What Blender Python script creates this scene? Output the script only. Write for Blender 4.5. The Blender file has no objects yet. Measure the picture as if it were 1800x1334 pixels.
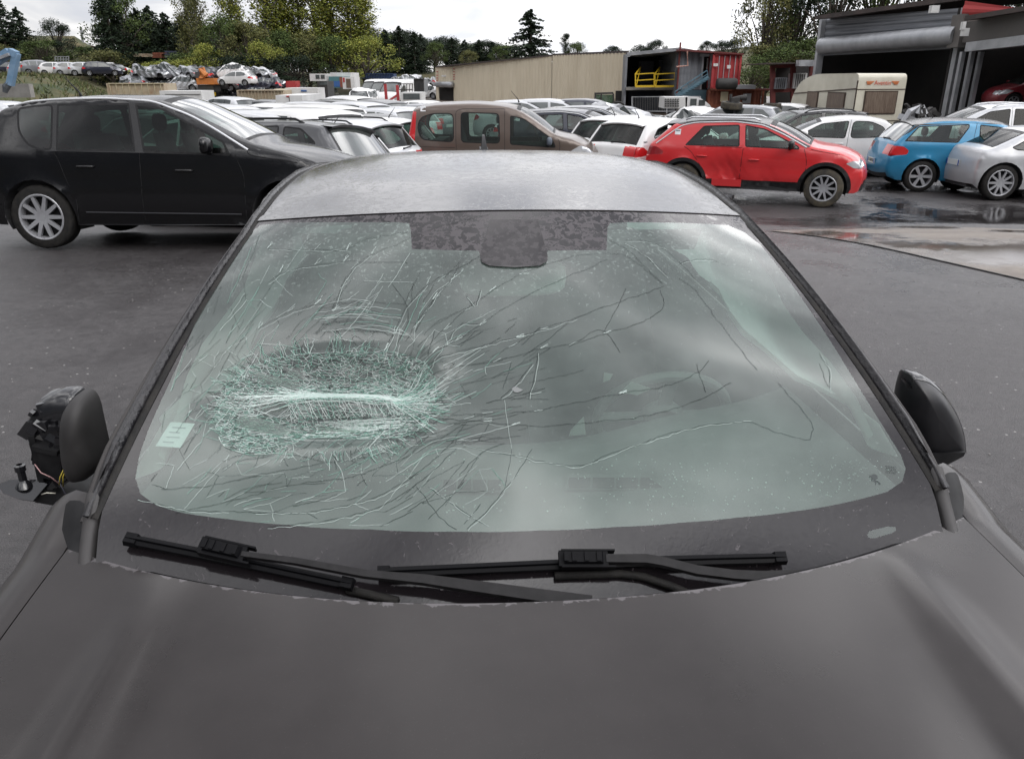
import bpy, bmesh, math, random
from mathutils import Vector, Matrix
from mathutils.geometry import delaunay_2d_cdt
from mathutils.bvhtree import BVHTree
R = math.radians
random.seed(11)
SC = bpy.context.scene
COL = SC.collection
# ---------------------------------------------------------------- camera
F = 1360.0
TH = math.atan(532 / 1360)
CT, ST = math.cos(TH), math.sin(TH)
CH = 1.8
cam = bpy.data.cameras.new('camera')
cam.sensor_width = 36; cam.lens = 36 * F / 1800; cam.clip_start = 0.05; cam.clip_end = 3000
camo = bpy.data.objects.new('camera', cam); COL.objects.link(camo)
camo.location = (0, 0, CH); camo.rotation_euler = (math.pi / 2 - TH, 0, 0)
SC.camera = camo
SC.view_settings.view_transform = 'Standard'; SC.view_settings.look = 'None'
SC.view_settings.exposure = 0.0; SC.view_settings.gamma = 1
# ---------------------------------------------------------------- sky and sun
SUN_EL, SUN_AZ = R(38), R(150)       # sun behind and to the right, veiled by thick cloud
w = bpy.data.worlds.new('World'); SC.world = w; w.use_nodes = True
nt = w.node_tree; nt.nodes.clear()
def nd(tree, typ, **kw):
    n = tree.nodes.new(typ)
    for k, v in kw.items(): setattr(n, k, v)
    return n
out = nd(nt, 'ShaderNodeOutputWorld'); bg = nd(nt, 'ShaderNodeBackground')
sky = nd(nt, 'ShaderNodeTexSky', sky_type='NISHITA'); sky.sun_disc = False
sky.sun_elevation = SUN_EL; sky.sun_rotation = SUN_AZ
tc = nd(nt, 'ShaderNodeTexCoord')
sep = nd(nt, 'ShaderNodeSeparateXYZ'); nt.links.new(tc.outputs['Generated'], sep.inputs[0])
def mth(tree, op, a, b=None, clamp=False):
    n = nd(tree, 'ShaderNodeMath', operation=op); n.use_clamp = clamp
    for i, v in enumerate((a, b)):
        if v is None: continue
        if isinstance(v, (int, float)): n.inputs[i].default_value = v
        else: tree.links.new(v, n.inputs[i])
    return n.outputs[0]
def ramp(tree, fac, pts, interp='LINEAR'):
    n = nd(tree, 'ShaderNodeValToRGB'); cr = n.color_ramp; cr.interpolation = interp
    while len(cr.elements) > 1: cr.elements.remove(cr.elements[-1])
    for i, (p, c) in enumerate(pts):
        e = cr.elements[0] if i == 0 else cr.elements.new(p)
        e.position = p; e.color = (c, c, c, 1) if isinstance(c, (int, float)) else (*c, 1)
    tree.links.new(fac, n.inputs[0]); return n.outputs[0]
# flatten the dome so that clouds get smaller towards the horizon
zz = mth(nt, 'ADD', mth(nt, 'MAXIMUM', sep.outputs[2], 0.0), 0.22)
cmb = nd(nt, 'ShaderNodeCombineXYZ')
nt.links.new(mth(nt, 'DIVIDE', sep.outputs[0], zz), cmb.inputs[0]); nt.links.new(mth(nt, 'DIVIDE', sep.outputs[1], zz), cmb.inputs[1])
n1 = nd(nt, 'ShaderNodeTexNoise'); n1.inputs['Scale'].default_value = 3.1; n1.inputs['Detail'].default_value = 4; n1.inputs['Roughness'].default_value = .48; n1.inputs['Distortion'].default_value = .6
nt.links.new(cmb.outputs[0], n1.inputs[0])
cl = ramp(nt, n1.outputs[0], [(.34, .65), (.46, 1.3), (.55, 2.35), (.66, 4.2)])
# brighter towards the veiled sun, greyer to the left
side = mth(nt, 'ADD', mth(nt, 'MULTIPLY', sep.outputs[0], .62), 1.0)
# towards the horizon the cloud evens out; behind the yard (y < 0) the low sky is dimmed to darken reflections, standing in for unseen woods and sheds
el = ramp(nt, sep.outputs[2], [(.16, 0.0), (.55, 1.0)])
cl = mth(nt, 'ADD', mth(nt, 'MULTIPLY', cl, el), mth(nt, 'MULTIPLY', mth(nt, 'SUBTRACT', 1.0, el), mth(nt, 'ADD', 1.04, mth(nt, 'MULTIPLY', cl, .10))))
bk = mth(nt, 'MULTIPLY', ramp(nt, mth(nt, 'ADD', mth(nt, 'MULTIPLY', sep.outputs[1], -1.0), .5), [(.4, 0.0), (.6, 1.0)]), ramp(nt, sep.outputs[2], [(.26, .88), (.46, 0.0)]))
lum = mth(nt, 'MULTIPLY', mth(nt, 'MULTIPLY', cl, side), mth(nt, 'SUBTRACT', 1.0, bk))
tint = ramp(nt, n1.outputs[0], [(.35, (.90, .92, 1.0)), (.6, (1, .99, 1.0))])
vm = nd(nt, 'ShaderNodeVectorMath', operation='SCALE'); nt.links.new(tint, vm.inputs[0]); nt.links.new(lum, vm.inputs['Scale'])
sk = nd(nt, 'ShaderNodeVectorMath', operation='SCALE'); nt.links.new(sky.outputs[0], sk.inputs[0]); sk.inputs['Scale'].default_value = 0.10
mx = nd(nt, 'ShaderNodeMix', data_type='RGBA'); mx.inputs[0].default_value = .93
nt.links.new(sk.outputs[0], mx.inputs[6]); nt.links.new(vm.outputs[0], mx.inputs[7])
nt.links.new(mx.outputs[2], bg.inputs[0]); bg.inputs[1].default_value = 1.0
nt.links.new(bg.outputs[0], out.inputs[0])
sun = bpy.data.lights.new('sun', 'SUN'); sun.energy = .7; sun.angle = R(30); sun.color = (1, .96, .9)
so = bpy.data.objects.new('sun', sun); COL.objects.link(so)
d = Vector((math.sin(SUN_AZ) * math.cos(SUN_EL), math.cos(SUN_AZ) * math.cos(SUN_EL), math.sin(SUN_EL)))
so.rotation_euler = (-d).to_track_quat('-Z', 'Y').to_euler(); so.location = d * 50

# ---------------------------------------------------------------- object helpers
def tag(o, label=None, cat=None, group=None, kind=None):
    if label: o['label'] = label
    if cat: o['category'] = cat
    if group: o['group'] = group
    if kind: o['kind'] = kind
    return o
def link(name, me, parent=None, mats=()):
    o = bpy.data.objects.new(name, me); COL.objects.link(o)
    if parent: o.parent = parent
    for m in mats: me.materials.append(m)
    return o
def empty(name, loc=(0, 0, 0), rz=0, **kw):
    o = bpy.data.objects.new(name, None); COL.objects.link(o); o.location = loc; o.rotation_euler = (0, 0, rz)
    o.empty_display_size = .2
    return tag(o, **kw)
def copy_tree(o, parent=None):
    c = o.copy(); COL.objects.link(c); c.parent = parent
    for ch in list(KIDS.get(o.name, ())):
        KIDS.setdefault(c.name, []).append(copy_tree(ch, c))
    return c
KIDS = {}
def reg(parent, child): KIDS.setdefault(parent.name, []).append(child)

class MB:
    """collects faces; build() links them as one mesh object"""
    def __init__(s): s.v = []; s.f = []; s.mi = []; s.uv = []; s.key = {}; s.weld = False
    def vert(s, p, uv=(0, 0)):
        if s.weld:
            k = (round(p[0], 4), round(p[1], 4), round(p[2], 4))
            if k in s.key: return s.key[k]
            s.key[k] = len(s.v)
        s.v.append(tuple(p)); s.uv.append(uv); return len(s.v) - 1
    def face(s, pts, mi=0, uvs=None):
        idx = [s.vert(p, uvs[i] if uvs else (0, 0)) for i, p in enumerate(pts)]
        if len(set(idx)) == len(idx): s.f.append(idx); s.mi.append(mi)
    def box(s, c, d, rot=None, mi=0, taper=1.0):
        c = Vector(c); hx, hy, hz = d[0] / 2, d[1] / 2, d[2] / 2; P = []
        for z in (-1, 1):
            k = taper if z > 0 else 1
            for x, y in ((-1, -1), (1, -1), (1, 1), (-1, 1)):
                q = Vector((x * hx * k, y * hy * k, z * hz))
                if rot: q = rot @ q
                P.append(c + q)
        for q in ((0, 3, 2, 1), (4, 5, 6, 7), (0, 1, 5, 4), (1, 2, 6, 5), (2, 3, 7, 6), (3, 0, 4, 7)):
            s.face([P[i] for i in q], mi)
        return s
    def bar(s, a, b, w_, h=None, mi=0):
        a = Vector(a); b = Vector(b); h = h or w_
        dv = b - a; L = dv.length
        if L < 1e-6: return s
        m = dv.to_track_quat('X', 'Z').to_matrix()
        return s.box((a + b) / 2, (L, w_, h), m, mi)
    def tube(s, pts, r, n=8, mi=0, cap=True):
        pts = [Vector(p) for p in pts]; rr = r if isinstance(r, (list, tuple)) else [r] * len(pts); rings = []
        up = Vector((0, 0, 1))
        for i, p in enumerate(pts):
            t = (pts[min(i + 1, len(pts) - 1)] - pts[max(i - 1, 0)]).normalized()
            u = up if abs(t.dot(up)) < .95 else Vector((1, 0, 0))
            a = t.cross(u).normalized(); b = t.cross(a)
            rings.append([p + a * math.cos(2 * math.pi * k / n) * rr[i] + b * math.sin(2 * math.pi * k / n) * rr[i] for k in range(n)])
        base = len(s.v)
        for rg in rings:
            for p in rg: s.v.append(tuple(p)); s.uv.append((0, 0))
        for i in range(len(rings) - 1):
            for k in range(n):
                s.f.append([base + i * n + k, base + i * n + (k + 1) % n, base + (i + 1) * n + (k + 1) % n, base + (i + 1) * n + k]); s.mi.append(mi)
        if cap:
            s.f.append([base + k for k in range(n)]); s.mi.append(mi)
            s.f.append([base + (len(rings) - 1) * n + k for k in range(n)][::-1]); s.mi.append(mi)
        return s
    def grid(s, P, mi=0, UV=None, close=False, mif=None):
        nr, nc = len(P), len(P[0]); base = len(s.v)
        for i in range(nr):
            for j in range(nc):
                s.v.append(tuple(P[i][j])); s.uv.append(UV[i][j] if UV else (j / (nc - 1), i / (nr - 1)))
        for i in range(nr - 1):
            for j in range(nc - 1 + (1 if close else 0)):
                j2 = (j + 1) % nc
                s.f.append([base + i * nc + j, base + i * nc + j2, base + (i + 1) * nc + j2, base + (i + 1) * nc + j])
                s.mi.append(mif(i, j) if mif else mi)
        return s
    def lathe(s, prof, axis='Y', c=(0, 0, 0), n=32, mi=0):
        P = []
        for k in range(n):
            a = 2 * math.pi * k / n; row = []
            for (r, h) in prof:
                if axis == 'Y': q = (c[0] + r * math.cos(a), c[1] + h, c[2] + r * math.sin(a))
                elif axis == 'X': q = (c[0] + h, c[1] + r * math.cos(a), c[2] + r * math.sin(a))
                else: q = (c[0] + r * math.cos(a), c[1] + r * math.sin(a), c[2] + h)
                row.append(q)
            P.append(row)
        P.append(P[0]); return s.grid(P, mi)
    def ribbon(s, pts, nrm, w_, mi=0):
        """thin flat strip along pts lying in the surface with normals nrm"""
        L = []
        for i, p in enumerate(pts):
            t = Vector(pts[min(i + 1, len(pts) - 1)]) - Vector(pts[max(i - 1, 0)])
            if t.length < 1e-9: t = Vector((1, 0, 0))
            sd = t.cross(Vector(nrm[i]))
            if sd.length < 1e-9: sd = Vector((0, 1, 0))
            sd = sd.normalized() * ((w_[i] if isinstance(w_, list) else w_) / 2)
            L.append((Vector(p) - sd, Vector(p) + sd))
        base = len(s.v)
        for a, b in L:
            s.v += [tuple(a), tuple(b)]; s.uv += [(0, 0), (1, 0)]
        for i in range(len(L) - 1):
            s.f.append([base + 2 * i, base + 2 * i + 1, base + 2 * i + 3, base + 2 * i + 2]); s.mi.append(mi)
        return s
    def mesh(s, name, smooth=False, doubles=0, recalc=True, angle=None):
        me = bpy.data.meshes.new(name)
        me.from_pydata(s.v, [], s.f)
        for p, m in zip(me.polygons, s.mi): p.material_index = m
        if any(u != (0, 0) for u in s.uv):
            ul = me.uv_layers.new(name='UVMap')
            for l in me.loops: ul.data[l.index].uv = s.uv[l.vertex_index]
        if doubles or recalc:
            bm = bmesh.new(); bm.from_mesh(me)
            if doubles: bmesh.ops.remove_doubles(bm, verts=bm.verts, dist=doubles)
            if recalc: bmesh.ops.recalc_face_normals(bm, faces=bm.faces)
            bm.to_mesh(me); bm.free()
        if smooth:
            me.polygons.foreach_set('use_smooth', [True] * len(me.polygons))
            if angle: me.set_sharp_from_angle(angle=R(angle))
        me.update(); return me
    def build(s, name, mat, parent=None, smooth=False, doubles=0, bevel=0, recalc=True, angle=None):
        me = s.mesh(name, smooth, doubles, recalc, angle)
        o = link(name, me, parent, mat if isinstance(mat, (list, tuple)) else (mat,))
        if bevel:
            b = o.modifiers.new('bevel', 'BEVEL'); b.width = bevel; b.segments = 2; b.limit_method = 'ANGLE'
        if parent: reg(parent, o)
        return o

# ---------------------------------------------------------------- picture rays (used to survey the place)
def ray(px, py):
    x = (px - 900) / F; y = (py - 667) / F
    return Vector((x, CT - y * ST, -ST - y * CT))
def at(px, py, D):
    r = ray(px, py); return Vector((0, 0, CH)) + r * (D / r.y)
def sst(a, b, x):
    t = min(1, max(0, (x - a) / (b - a))); return t * t * (3 - 2 * t)
def gz(x, y):
    z = -.47 * sst(8.5, 14, y) - .28 * sst(14, 40, y)
    left = sst(1, -7, x + .47 * y)
    z += left * 2.6 * sst(48, 62, y)
    z += 3.2 * sst(110, 140, y) * (1 - .6 * sst(20, 80, x)) + 3.0 * left * sst(114, 135, y)
    z += 9 * sst(30, 70, x) * sst(50, 110, y)
    return z
def gp(px, py):
    r = ray(px, py); o = Vector((0, 0, CH)); t = .5
    while t < 400:
        p = o + r * t
        if p.z < gz(p.x, p.y): break
        t += .02 + t * .002
    return o + r * t
# ---------------------------------------------------------------- materials
MATS = {}
def pmat(name, col, rough=.5, metal=0, spec=.5, coat=0, emis=None, alpha=None):
    if name in MATS: return MATS[name]
    m = bpy.data.materials.new(name); m.use_nodes = True
    b = m.node_tree.nodes['Principled BSDF']
    b.inputs['Base Color'].default_value = (*col, 1); b.inputs['Roughness'].default_value = rough
    b.inputs['Metallic'].default_value = metal; b.inputs['Specular IOR Level'].default_value = spec
    b.inputs['Coat Weight'].default_value = coat; b.inputs['Coat Roughness'].default_value = .06
    MATS[name] = m; return m
def tex_noise(t, scale, detail=4, rough=.5, vec=None, dist=0):
    n = nd(t, 'ShaderNodeTexNoise'); n.inputs['Scale'].default_value = scale; n.inputs['Detail'].default_value = detail
    n.inputs['Roughness'].default_value = rough; n.inputs['Distortion'].default_value = dist
    if vec is not None: t.links.new(vec, n.inputs['Vector'])
    return n.outputs[0]
def coords(t, kind='Object', scale=None):
    n = nd(t, 'ShaderNodeTexCoord'); o = n.outputs[kind]
    if scale:
        mp = nd(t, 'ShaderNodeMapping'); mp.inputs['Scale'].default_value = scale; t.links.new(o, mp.inputs[0]); o = mp.outputs[0]
    return o
def mixc(t, fac, a, b):
    n = nd(t, 'ShaderNodeMix', data_type='RGBA')
    if isinstance(fac, (int, float)): n.inputs[0].default_value = fac
    else: t.links.new(fac, n.inputs[0])
    for i, v in ((6, a), (7, b)):
        if isinstance(v, tuple): n.inputs[i].default_value = (*v, 1)
        else: t.links.new(v, n.inputs[i])
    return n.outputs[2]
def noisy(name, c1, c2, scale=5, rough=(.5, .8), bump=0, bscale=None, metal=0, spec=.5, kind='Object', sc=None, lo=.35, hi=.65, detail=5):
    """two-tone material with noise in colour, roughness and relief"""
    if name in MATS: return MATS[name]
    m = bpy.data.materials.new(name); m.use_nodes = True; t = m.node_tree; b = t.nodes['Principled BSDF']
    v = coords(t, kind, sc); n = tex_noise(t, scale, detail, .6, v)
    f = ramp(t, n, [(lo, 0.0), (hi, 1.0)])
    t.links.new(mixc(t, f, c1, c2), b.inputs['Base Color'])
    t.links.new(ramp(t, n, [(lo, rough[0]), (hi, rough[1])]), b.inputs['Roughness'])
    b.inputs['Metallic'].default_value = metal; b.inputs['Specular IOR Level'].default_value = spec
    if bump:
        bp = nd(t, 'ShaderNodeBump'); bp.inputs['Strength'].default_value = bump; bp.inputs['Distance'].default_value = .02
        t.links.new(tex_noise(t, bscale or scale * 6, 3, .6, v), bp.inputs['Height']); t.links.new(bp.outputs[0], b.inputs['Normal'])
    MATS[name] = m; return m
def paint(name, col, metal=.0, rough=.32, dirt=.5, coat=.6):
    """rain-wet, dusty car paint"""
    if name in MATS: return MATS[name]
    m = bpy.data.materials.new(name); m.use_nodes = True; t = m.node_tree; b = t.nodes['Principled BSDF']
    v = coords(t, 'Object'); g = nd(t, 'ShaderNodeSeparateXYZ'); t.links.new(v, g.inputs[0])
    n = tex_noise(t, 2.3, 6, .65, v)
    low = ramp(t, mth(t, 'ADD', g.outputs[2], mth(t, 'MULTIPLY', n, .5)), [(.35, 1.0), (.85, 0.0)])
    dm = mth(t, 'MULTIPLY', mth(t, 'ADD', mth(t, 'MULTIPLY', low, .55), mth(t, 'MULTIPLY', ramp(t, n, [(.4, 0.0), (.75, .35)]), 1.0)), dirt)
    t.links.new(mixc(t, dm, col, (.12, .105, .09)), b.inputs['Base Color'])
    b.inputs['Metallic'].default_value = metal
    t.links.new(mth(t, 'ADD', mth(t, 'MULTIPLY', dm, .5), rough), b.inputs['Roughness'])
    b.inputs['Coat Weight'].default_value = coat; b.inputs['Coat Roughness'].default_value = .07
    bp = nd(t, 'ShaderNodeBump'); bp.inputs['Strength'].default_value = .12; bp.inputs['Distance'].default_value = .004
    t.links.new(ramp(t, tex_noise(t, 90, 2, .5, v), [(.55, 0.0), (.7, 1.0)]), bp.inputs['Height']); t.links.new(bp.outputs[0], b.inputs['Normal'])
    MATS[name] = m; return m
def glassmat(name, tint, refl=1.0, dust=.05, dustcol=(.35, .38, .36), rough=.03, dirtscale=3):
    if name in MATS: return MATS[name]
    m = bpy.data.materials.new(name); m.use_nodes = True; t = m.node_tree; t.nodes.clear()
    o = nd(t, 'ShaderNodeOutputMaterial'); tr = nd(t, 'ShaderNodeBsdfTransparent'); gl = nd(t, 'ShaderNodeBsdfGlossy'); df = nd(t, 'ShaderNodeBsdfDiffuse')
    tr.inputs[0].default_value = (*tint, 1); gl.inputs['Roughness'].default_value = rough; df.inputs[0].default_value = (*dustcol, 1)
    fr = nd(t, 'ShaderNodeFresnel'); fr.inputs[0].default_value = 1.5
    fm = mth(t, 'MULTIPLY', fr.outputs[0], 1.7 * refl, clamp=True)
    n = tex_noise(t, dirtscale, 5, .6, coords(t, 'Object'))
    a = nd(t, 'ShaderNodeMixShader'); t.links.new(mth(t, 'MULTIPLY', ramp(t, n, [(.3, .5), (.75, 1.6 / 2)]), dust * 2), a.inputs[0]); t.links.new(tr.outputs[0], a.inputs[1]); t.links.new(df.outputs[0], a.inputs[2])
    c = nd(t, 'ShaderNodeMixShader'); t.links.new(fm, c.inputs[0]); t.links.new(a.outputs[0], c.inputs[1]); t.links.new(gl.outputs[0], c.inputs[2])
    t.links.new(c.outputs[0], o.inputs[0]); MATS[name] = m; return m
BLACK = noisy('black_plastic', (.008, .008, .009), (.02, .02, .021), 14, (.4, .6), spec=.25)
RUBBER = noisy('rubber', (.012, .012, .012), (.03, .028, .026), 20, (.6, .85), bump=.2, spec=.2)
CHROME = pmat('chrome', (.72, .73, .75), .3, .6)
ALLOY = noisy('alloy', (.45, .46, .48), (.34, .34, .36), 12, (.3, .5), metal=.5)
ALLOYD = pmat('alloy_dark', (.012, .012, .013), .6, 0, .2)
SEAT = noisy('seat_fabric', (.03, .03, .034), (.06, .06, .065), 10, (.8, .95))
CABIN = noisy('cabin_plastic', (.025, .025, .028), (.05, .05, .052), 8, (.6, .8))
GLASS = glassmat('car_glass', (.50, .62, .57), .7, .04)
GLASSD = glassmat('car_glass_dark', (.22, .32, .28), .36, .004)
GLASSF = noisy('far_glass', (.03, .035, .036), (.10, .115, .115), 1.2, (.08, .2), spec=.9)
REDL = pmat('tail_lens', (.55, .012, .015), .15, 0, .6, 1)
REDD = pmat('tail_lens_dark', (.28, .01, .015), .15, 0, .6, 1)
LENS = pmat('clear_lens', (.55, .57, .6), .12, .3, .8, 1)
ORANGE = pmat('orange_lens', (.7, .2, .02), .2, 0, .5, 1)
PLATE = pmat('plate_white', (.62, .64, .62), .4)
INK = pmat('plate_ink', (.02, .02, .025), .6)
BLUEP = pmat('plate_blue', (.03, .08, .35), .5)
PAPER = noisy('paper_sticker', (.62, .63, .66), (.75, .76, .78), 9, (.6, .8))
MUD = noisy('muddy_tyre', (.02, .019, .018), (.10, .085, .06), 6, (.7, .95), bump=.4)
# ---------------------------------------------------------------- terrain
def ground_mesh():
    ys = [-12 + .5 * i for i in range(60)]; y = ys[-1]
    while y < 160: y += .6 + y * .03; ys.append(y)
    while y < 1500: y *= 1.12; ys.append(y)
    xs = []; x = 0
    while x < 1300: xs.append(x); x += .8 + x * .05
    xs = [-a for a in xs[:0:-1]] + xs
    return xs, ys
xs, ys = ground_mesh()
yard, hill = MB(), MB()
def is_hill(x, y):
    return (x + .47 * y < 1 and y > 47.5) or y > 112 or (x > 34 and y > 52)
for mb, flag in ((yard, False), (hill, True)):
    mb.weld = True
    for i in range(len(ys) - 1):
        for j in range(len(xs) - 1):
            cx, cy = (xs[j] + xs[j + 1]) / 2, (ys[i] + ys[i + 1]) / 2
            if is_hill(cx, cy) != flag: continue
            mb.face([(a, b, gz(a, b)) for a, b in ((xs[j], ys[i]), (xs[j + 1], ys[i]), (xs[j + 1], ys[i + 1]), (xs[j], ys[i + 1]))])
def asphalt_mat():
    m = bpy.data.materials.new('wet_asphalt'); m.use_nodes = True; t = m.node_tree; b = t.nodes['Principled BSDF']
    v = coords(t, 'Object'); sp = nd(t, 'ShaderNodeSeparateXYZ'); t.links.new(v, sp.inputs[0])
    fine = tex_noise(t, 150, 2, .6, v); mid = tex_noise(t, 12, 5, .6, v); big = tex_noise(t, .35, 5, .6, v)
    base = mixc(t, ramp(t, mid, [(.3, 0.0), (.7, 1.0)]), (.040, .037, .038), (.085, .078, .079))
    base = mixc(t, ramp(t, fine, [(.38, .85), (.52, 0.0)]), base, (.012, .011, .011))
    base = mixc(t, ramp(t, tex_noise(t, 190, 1, .5, v), [(.60, 0.0), (.68, .55)]), base, (.19, .18, .175))
    vo = nd(t, 'ShaderNodeTexVoronoi', feature='F1'); vo.inputs['Scale'].default_value = 16; t.links.new(v, vo.inputs['Vector'])
    vsp = nd(t, 'ShaderNodeSeparateXYZ'); t.links.new(vo.outputs['Color'], vsp.inputs[0])
    chip = mth(t, 'MULTIPLY', mth(t, 'LESS_THAN', vo.outputs['Distance'], .12), mth(t, 'GREATER_THAN', vsp.outputs[0], .72))
    dmp = ramp(t, tex_noise(t, 1.6, 6, .66, v), [(.42, 0.0), (.62, 1.0)])
    base = mixc(t, mth(t, 'MULTIPLY', dmp, .45), base, (.026, .022, .023))
    base = mixc(t, chip, base, (.30, .29, .28))
    dirt = ramp(t, mth(t, 'ADD', mth(t, 'DIVIDE', sp.outputs[1], 200), mth(t, 'MULTIPLY', big, .25)), [(.30, 0.0), (.42, 1.0)])
    base = mixc(t, dirt, base, (.13, .105, .085))
    wet = ramp(t, mth(t, 'ADD', big, mth(t, 'MULTIPLY', mid, .22)), [(.54, 0.0), (.66, 1.0)])
    # standing water gathers to the right, where the yard falls away
    rt = ramp(t, mth(t, 'DIVIDE', mth(t, 'ADD', sp.outputs[1], mth(t, 'MULTIPLY', sp.outputs[0], .6)), 60), [(.14, 0.12), (.28, 1.0)])
    wet = mth(t, 'MULTIPLY', mth(t, 'MULTIPLY', wet, rt), ramp(t, mth(t, 'DIVIDE', sp.outputs[1], 100), [(.22, 1.0), (.4, .25)]))
    base = mixc(t, mth(t, 'MULTIPLY', wet, .6), base, (.022, .020, .021))
    t.links.new(base, b.inputs['Base Color'])
    rg = mth(t, 'SUBTRACT', mth(t, 'SUBTRACT', mth(t, 'ADD', .34, mth(t, 'MULTIPLY', mid, .26)), mth(t, 'MULTIPLY', dmp, .12)), mth(t, 'MULTIPLY', wet, .47), clamp=True)
    t.links.new(rg, b.inputs['Roughness']); b.inputs['Specular IOR Level'].default_value = .5
    bp = nd(t, 'ShaderNodeBump'); bp.inputs['Distance'].default_value = .012
    t.links.new(mth(t, 'SUBTRACT', .85, mth(t, 'MULTIPLY', wet, .83)), bp.inputs['Strength'])
    t.links.new(mth(t, 'ADD', fine, mth(t, 'MULTIPLY', mid, .6)), bp.inputs['Height']); t.links.new(bp.outputs[0], b.inputs['Normal'])
    return m
tag(yard.build('ground', asphalt_mat(), smooth=True, recalc=False), 'dark wet asphalt yard with puddles', kind='structure')
GRASSM = noisy('rough_grass', (.035, .05, .016), (.11, .09, .04), .35, (.9, 1), bump=1, bscale=6)
tag(hill.build('grass_hill', GRASSM, smooth=True, recalc=False), 'rough grass bank beyond the yard', kind='structure')
# concrete slab on the right, rainwater on it
def concrete_mat():
    m = bpy.data.materials.new('wet_concrete'); m.use_nodes = True; t = m.node_tree; b = t.nodes['Principled BSDF']
    v = coords(t, 'Object'); big = tex_noise(t, .55, 5, .6, v); mid = tex_noise(t, 7, 5, .6, v); st = tex_noise(t, 1.0, 4, .6, coords(t, 'Object', (.5, 2.2, 1)))
    base = mixc(t, ramp(t, mid, [(.3, 0.0), (.7, 1.0)]), (.12, .095, .075), (.18, .15, .12))
    base = mixc(t, ramp(t, st, [(.45, 0.0), (.65, .7)]), base, (.085, .06, .045))
    wet = ramp(t, big, [(.45, 0.0), (.57, 1.0)])
    base = mixc(t, mth(t, 'MULTIPLY', wet, .6), base, (.05, .038, .03))
    t.links.new(base, b.inputs['Base Color'])
    t.links.new(mth(t, 'SUBTRACT', .5, mth(t, 'MULTIPLY', wet, .40)), b.inputs['Roughness'])
    bp = nd(t, 'ShaderNodeBump'); bp.inputs['Distance'].default_value = .01; t.links.new(mth(t, 'SUBTRACT', .3, mth(t, 'MULTIPLY', wet, .29)), bp.inputs['Strength'])
    t.links.new(tex_noise(t, 60, 3, .6, v), bp.inputs['Height']); t.links.new(bp.outputs[0], b.inputs['Normal'])
    return m
CONC = concrete_mat()
def sheet(name, poly, mat, lift, label, n=30):
    """poly: near-left, near-right, far-right, far-left ground points"""
    a, b_, c_, d_ = [Vector((p[0], p[1])) for p in poly]; mb = MB(); P = []
    for i in range(n + 1):
        row = []
        for j in range(n + 1):
            u, v_ = j / n, i / n
            q = (a * (1 - u) + b_ * u) * (1 - v_) + (d_ * (1 - u) + c_ * u) * v_
            row.append((q.x, q.y, gz(q.x, q.y) + lift))
        P.append(row)
    mb.grid(P)
    return tag(mb.build(name, mat, smooth=True, recalc=False), label, kind='structure')
q1, q2 = gp(1350, 407), gp(1800, 494)
dirv = (q2 - q1).normalized(); q3 = q2 + dirv * 9; q0 = q1
nrm = Vector((-dirv.y, dirv.x, 0))
if nrm.y < 0: nrm = -nrm
sheet('concrete_slab', [q1, q3, q3 + nrm * 6.5, q1 + nrm * 3.0], CONC, .008, 'pale wet concrete slab in the yard, right of the red car', 30)
jb = MB()
def strip_on_ground(mb, a, b, w_, lift):
    a = Vector(a); b = Vector(b); n = 30; P = []
    s_ = (b - a).normalized(); q = Vector((-s_.y, s_.x, 0)) * w_ / 2
    for i in range(n + 1):
        p = a + (b - a) * i / n; row = []
        for k in (-1, 1):
            e = p + q * k; row.append((e.x, e.y, gz(e.x, e.y) + lift))
        P.append(row)
    mb.grid(P)
strip_on_ground(jb, q1, q3, .02, .012)
strip_on_ground(jb, q1 + nrm * 3.2 + dirv * 1.5, q3 + nrm * 3.4, .02, .012)
for k in (.35, .62, .85):
    p = q1 + dirv * (q3 - q1).length * k; strip_on_ground(jb, p + nrm * .05, p + nrm * 5.2, .015, .012)
tag(jb.build('slab_joint', pmat('joint_tar', (.02, .018, .017), .6), smooth=True, recalc=False), 'dark joints between concrete slabs', kind='structure')
# ---------------------------------------------------------------- the grey car with the smashed windscreen (car space: x right, y away, z from eye height)
YW, OX = .0649, .1062
q = dict(bw=.7184, by=1.0276, byy=.1551, bz=-.7869, bzz=.1193, tw=.6065, ty=1.8272, tyy=.1396, tz=-.2928, tzz=-.0427, hy=.9475, hyy=.186)
ORG = Vector((0, 2.1, -CH))
def c2w(p):
    return Vector((OX + p[0] * math.cos(YW) - p[1] * math.sin(YW), p[0] * math.sin(YW) + p[1] * math.cos(YW), p[2] + CH))
def L_(p): return Vector(p) - ORG
rl = c2w(ORG); rl.z = 0
CAR = empty('wrecked_car', rl, YW, label='dark grey hatchback in the foreground with a smashed windscreen and a broken wing mirror', cat='car')
def pjC(p):
    X = c2w(p); X.z -= CH
    zc = X.y * CT - X.z * ST
    return (900 + F * X.x / zc, 667 + F * (-X.y * ST - X.z * CT) / zc)
def Bc(u): return Vector((q['bw'] * u, q['by'] + q['byy'] * u * u, q['bz'] + q['bzz'] * abs(u) ** 2.2))
def Tc(u): return Vector((q['tw'] * u, q['ty'] + q['tyy'] * u * u, q['tz'] + q['tzz'] * u * u))
def S0(u, v):
    b = 4 * v * (1 - v)
    return Bc(u) * (1 - v) + Tc(u) * v + Vector((.005 * u, -.01, .0172)) * b
def nS(u, v):
    e = 1e-3; a = S0(u + e, v) - S0(u - e, v); b = S0(u, v + e) - S0(u, v - e); n = a.cross(b).normalized()
    return n if n.z > 0 else -n
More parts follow.
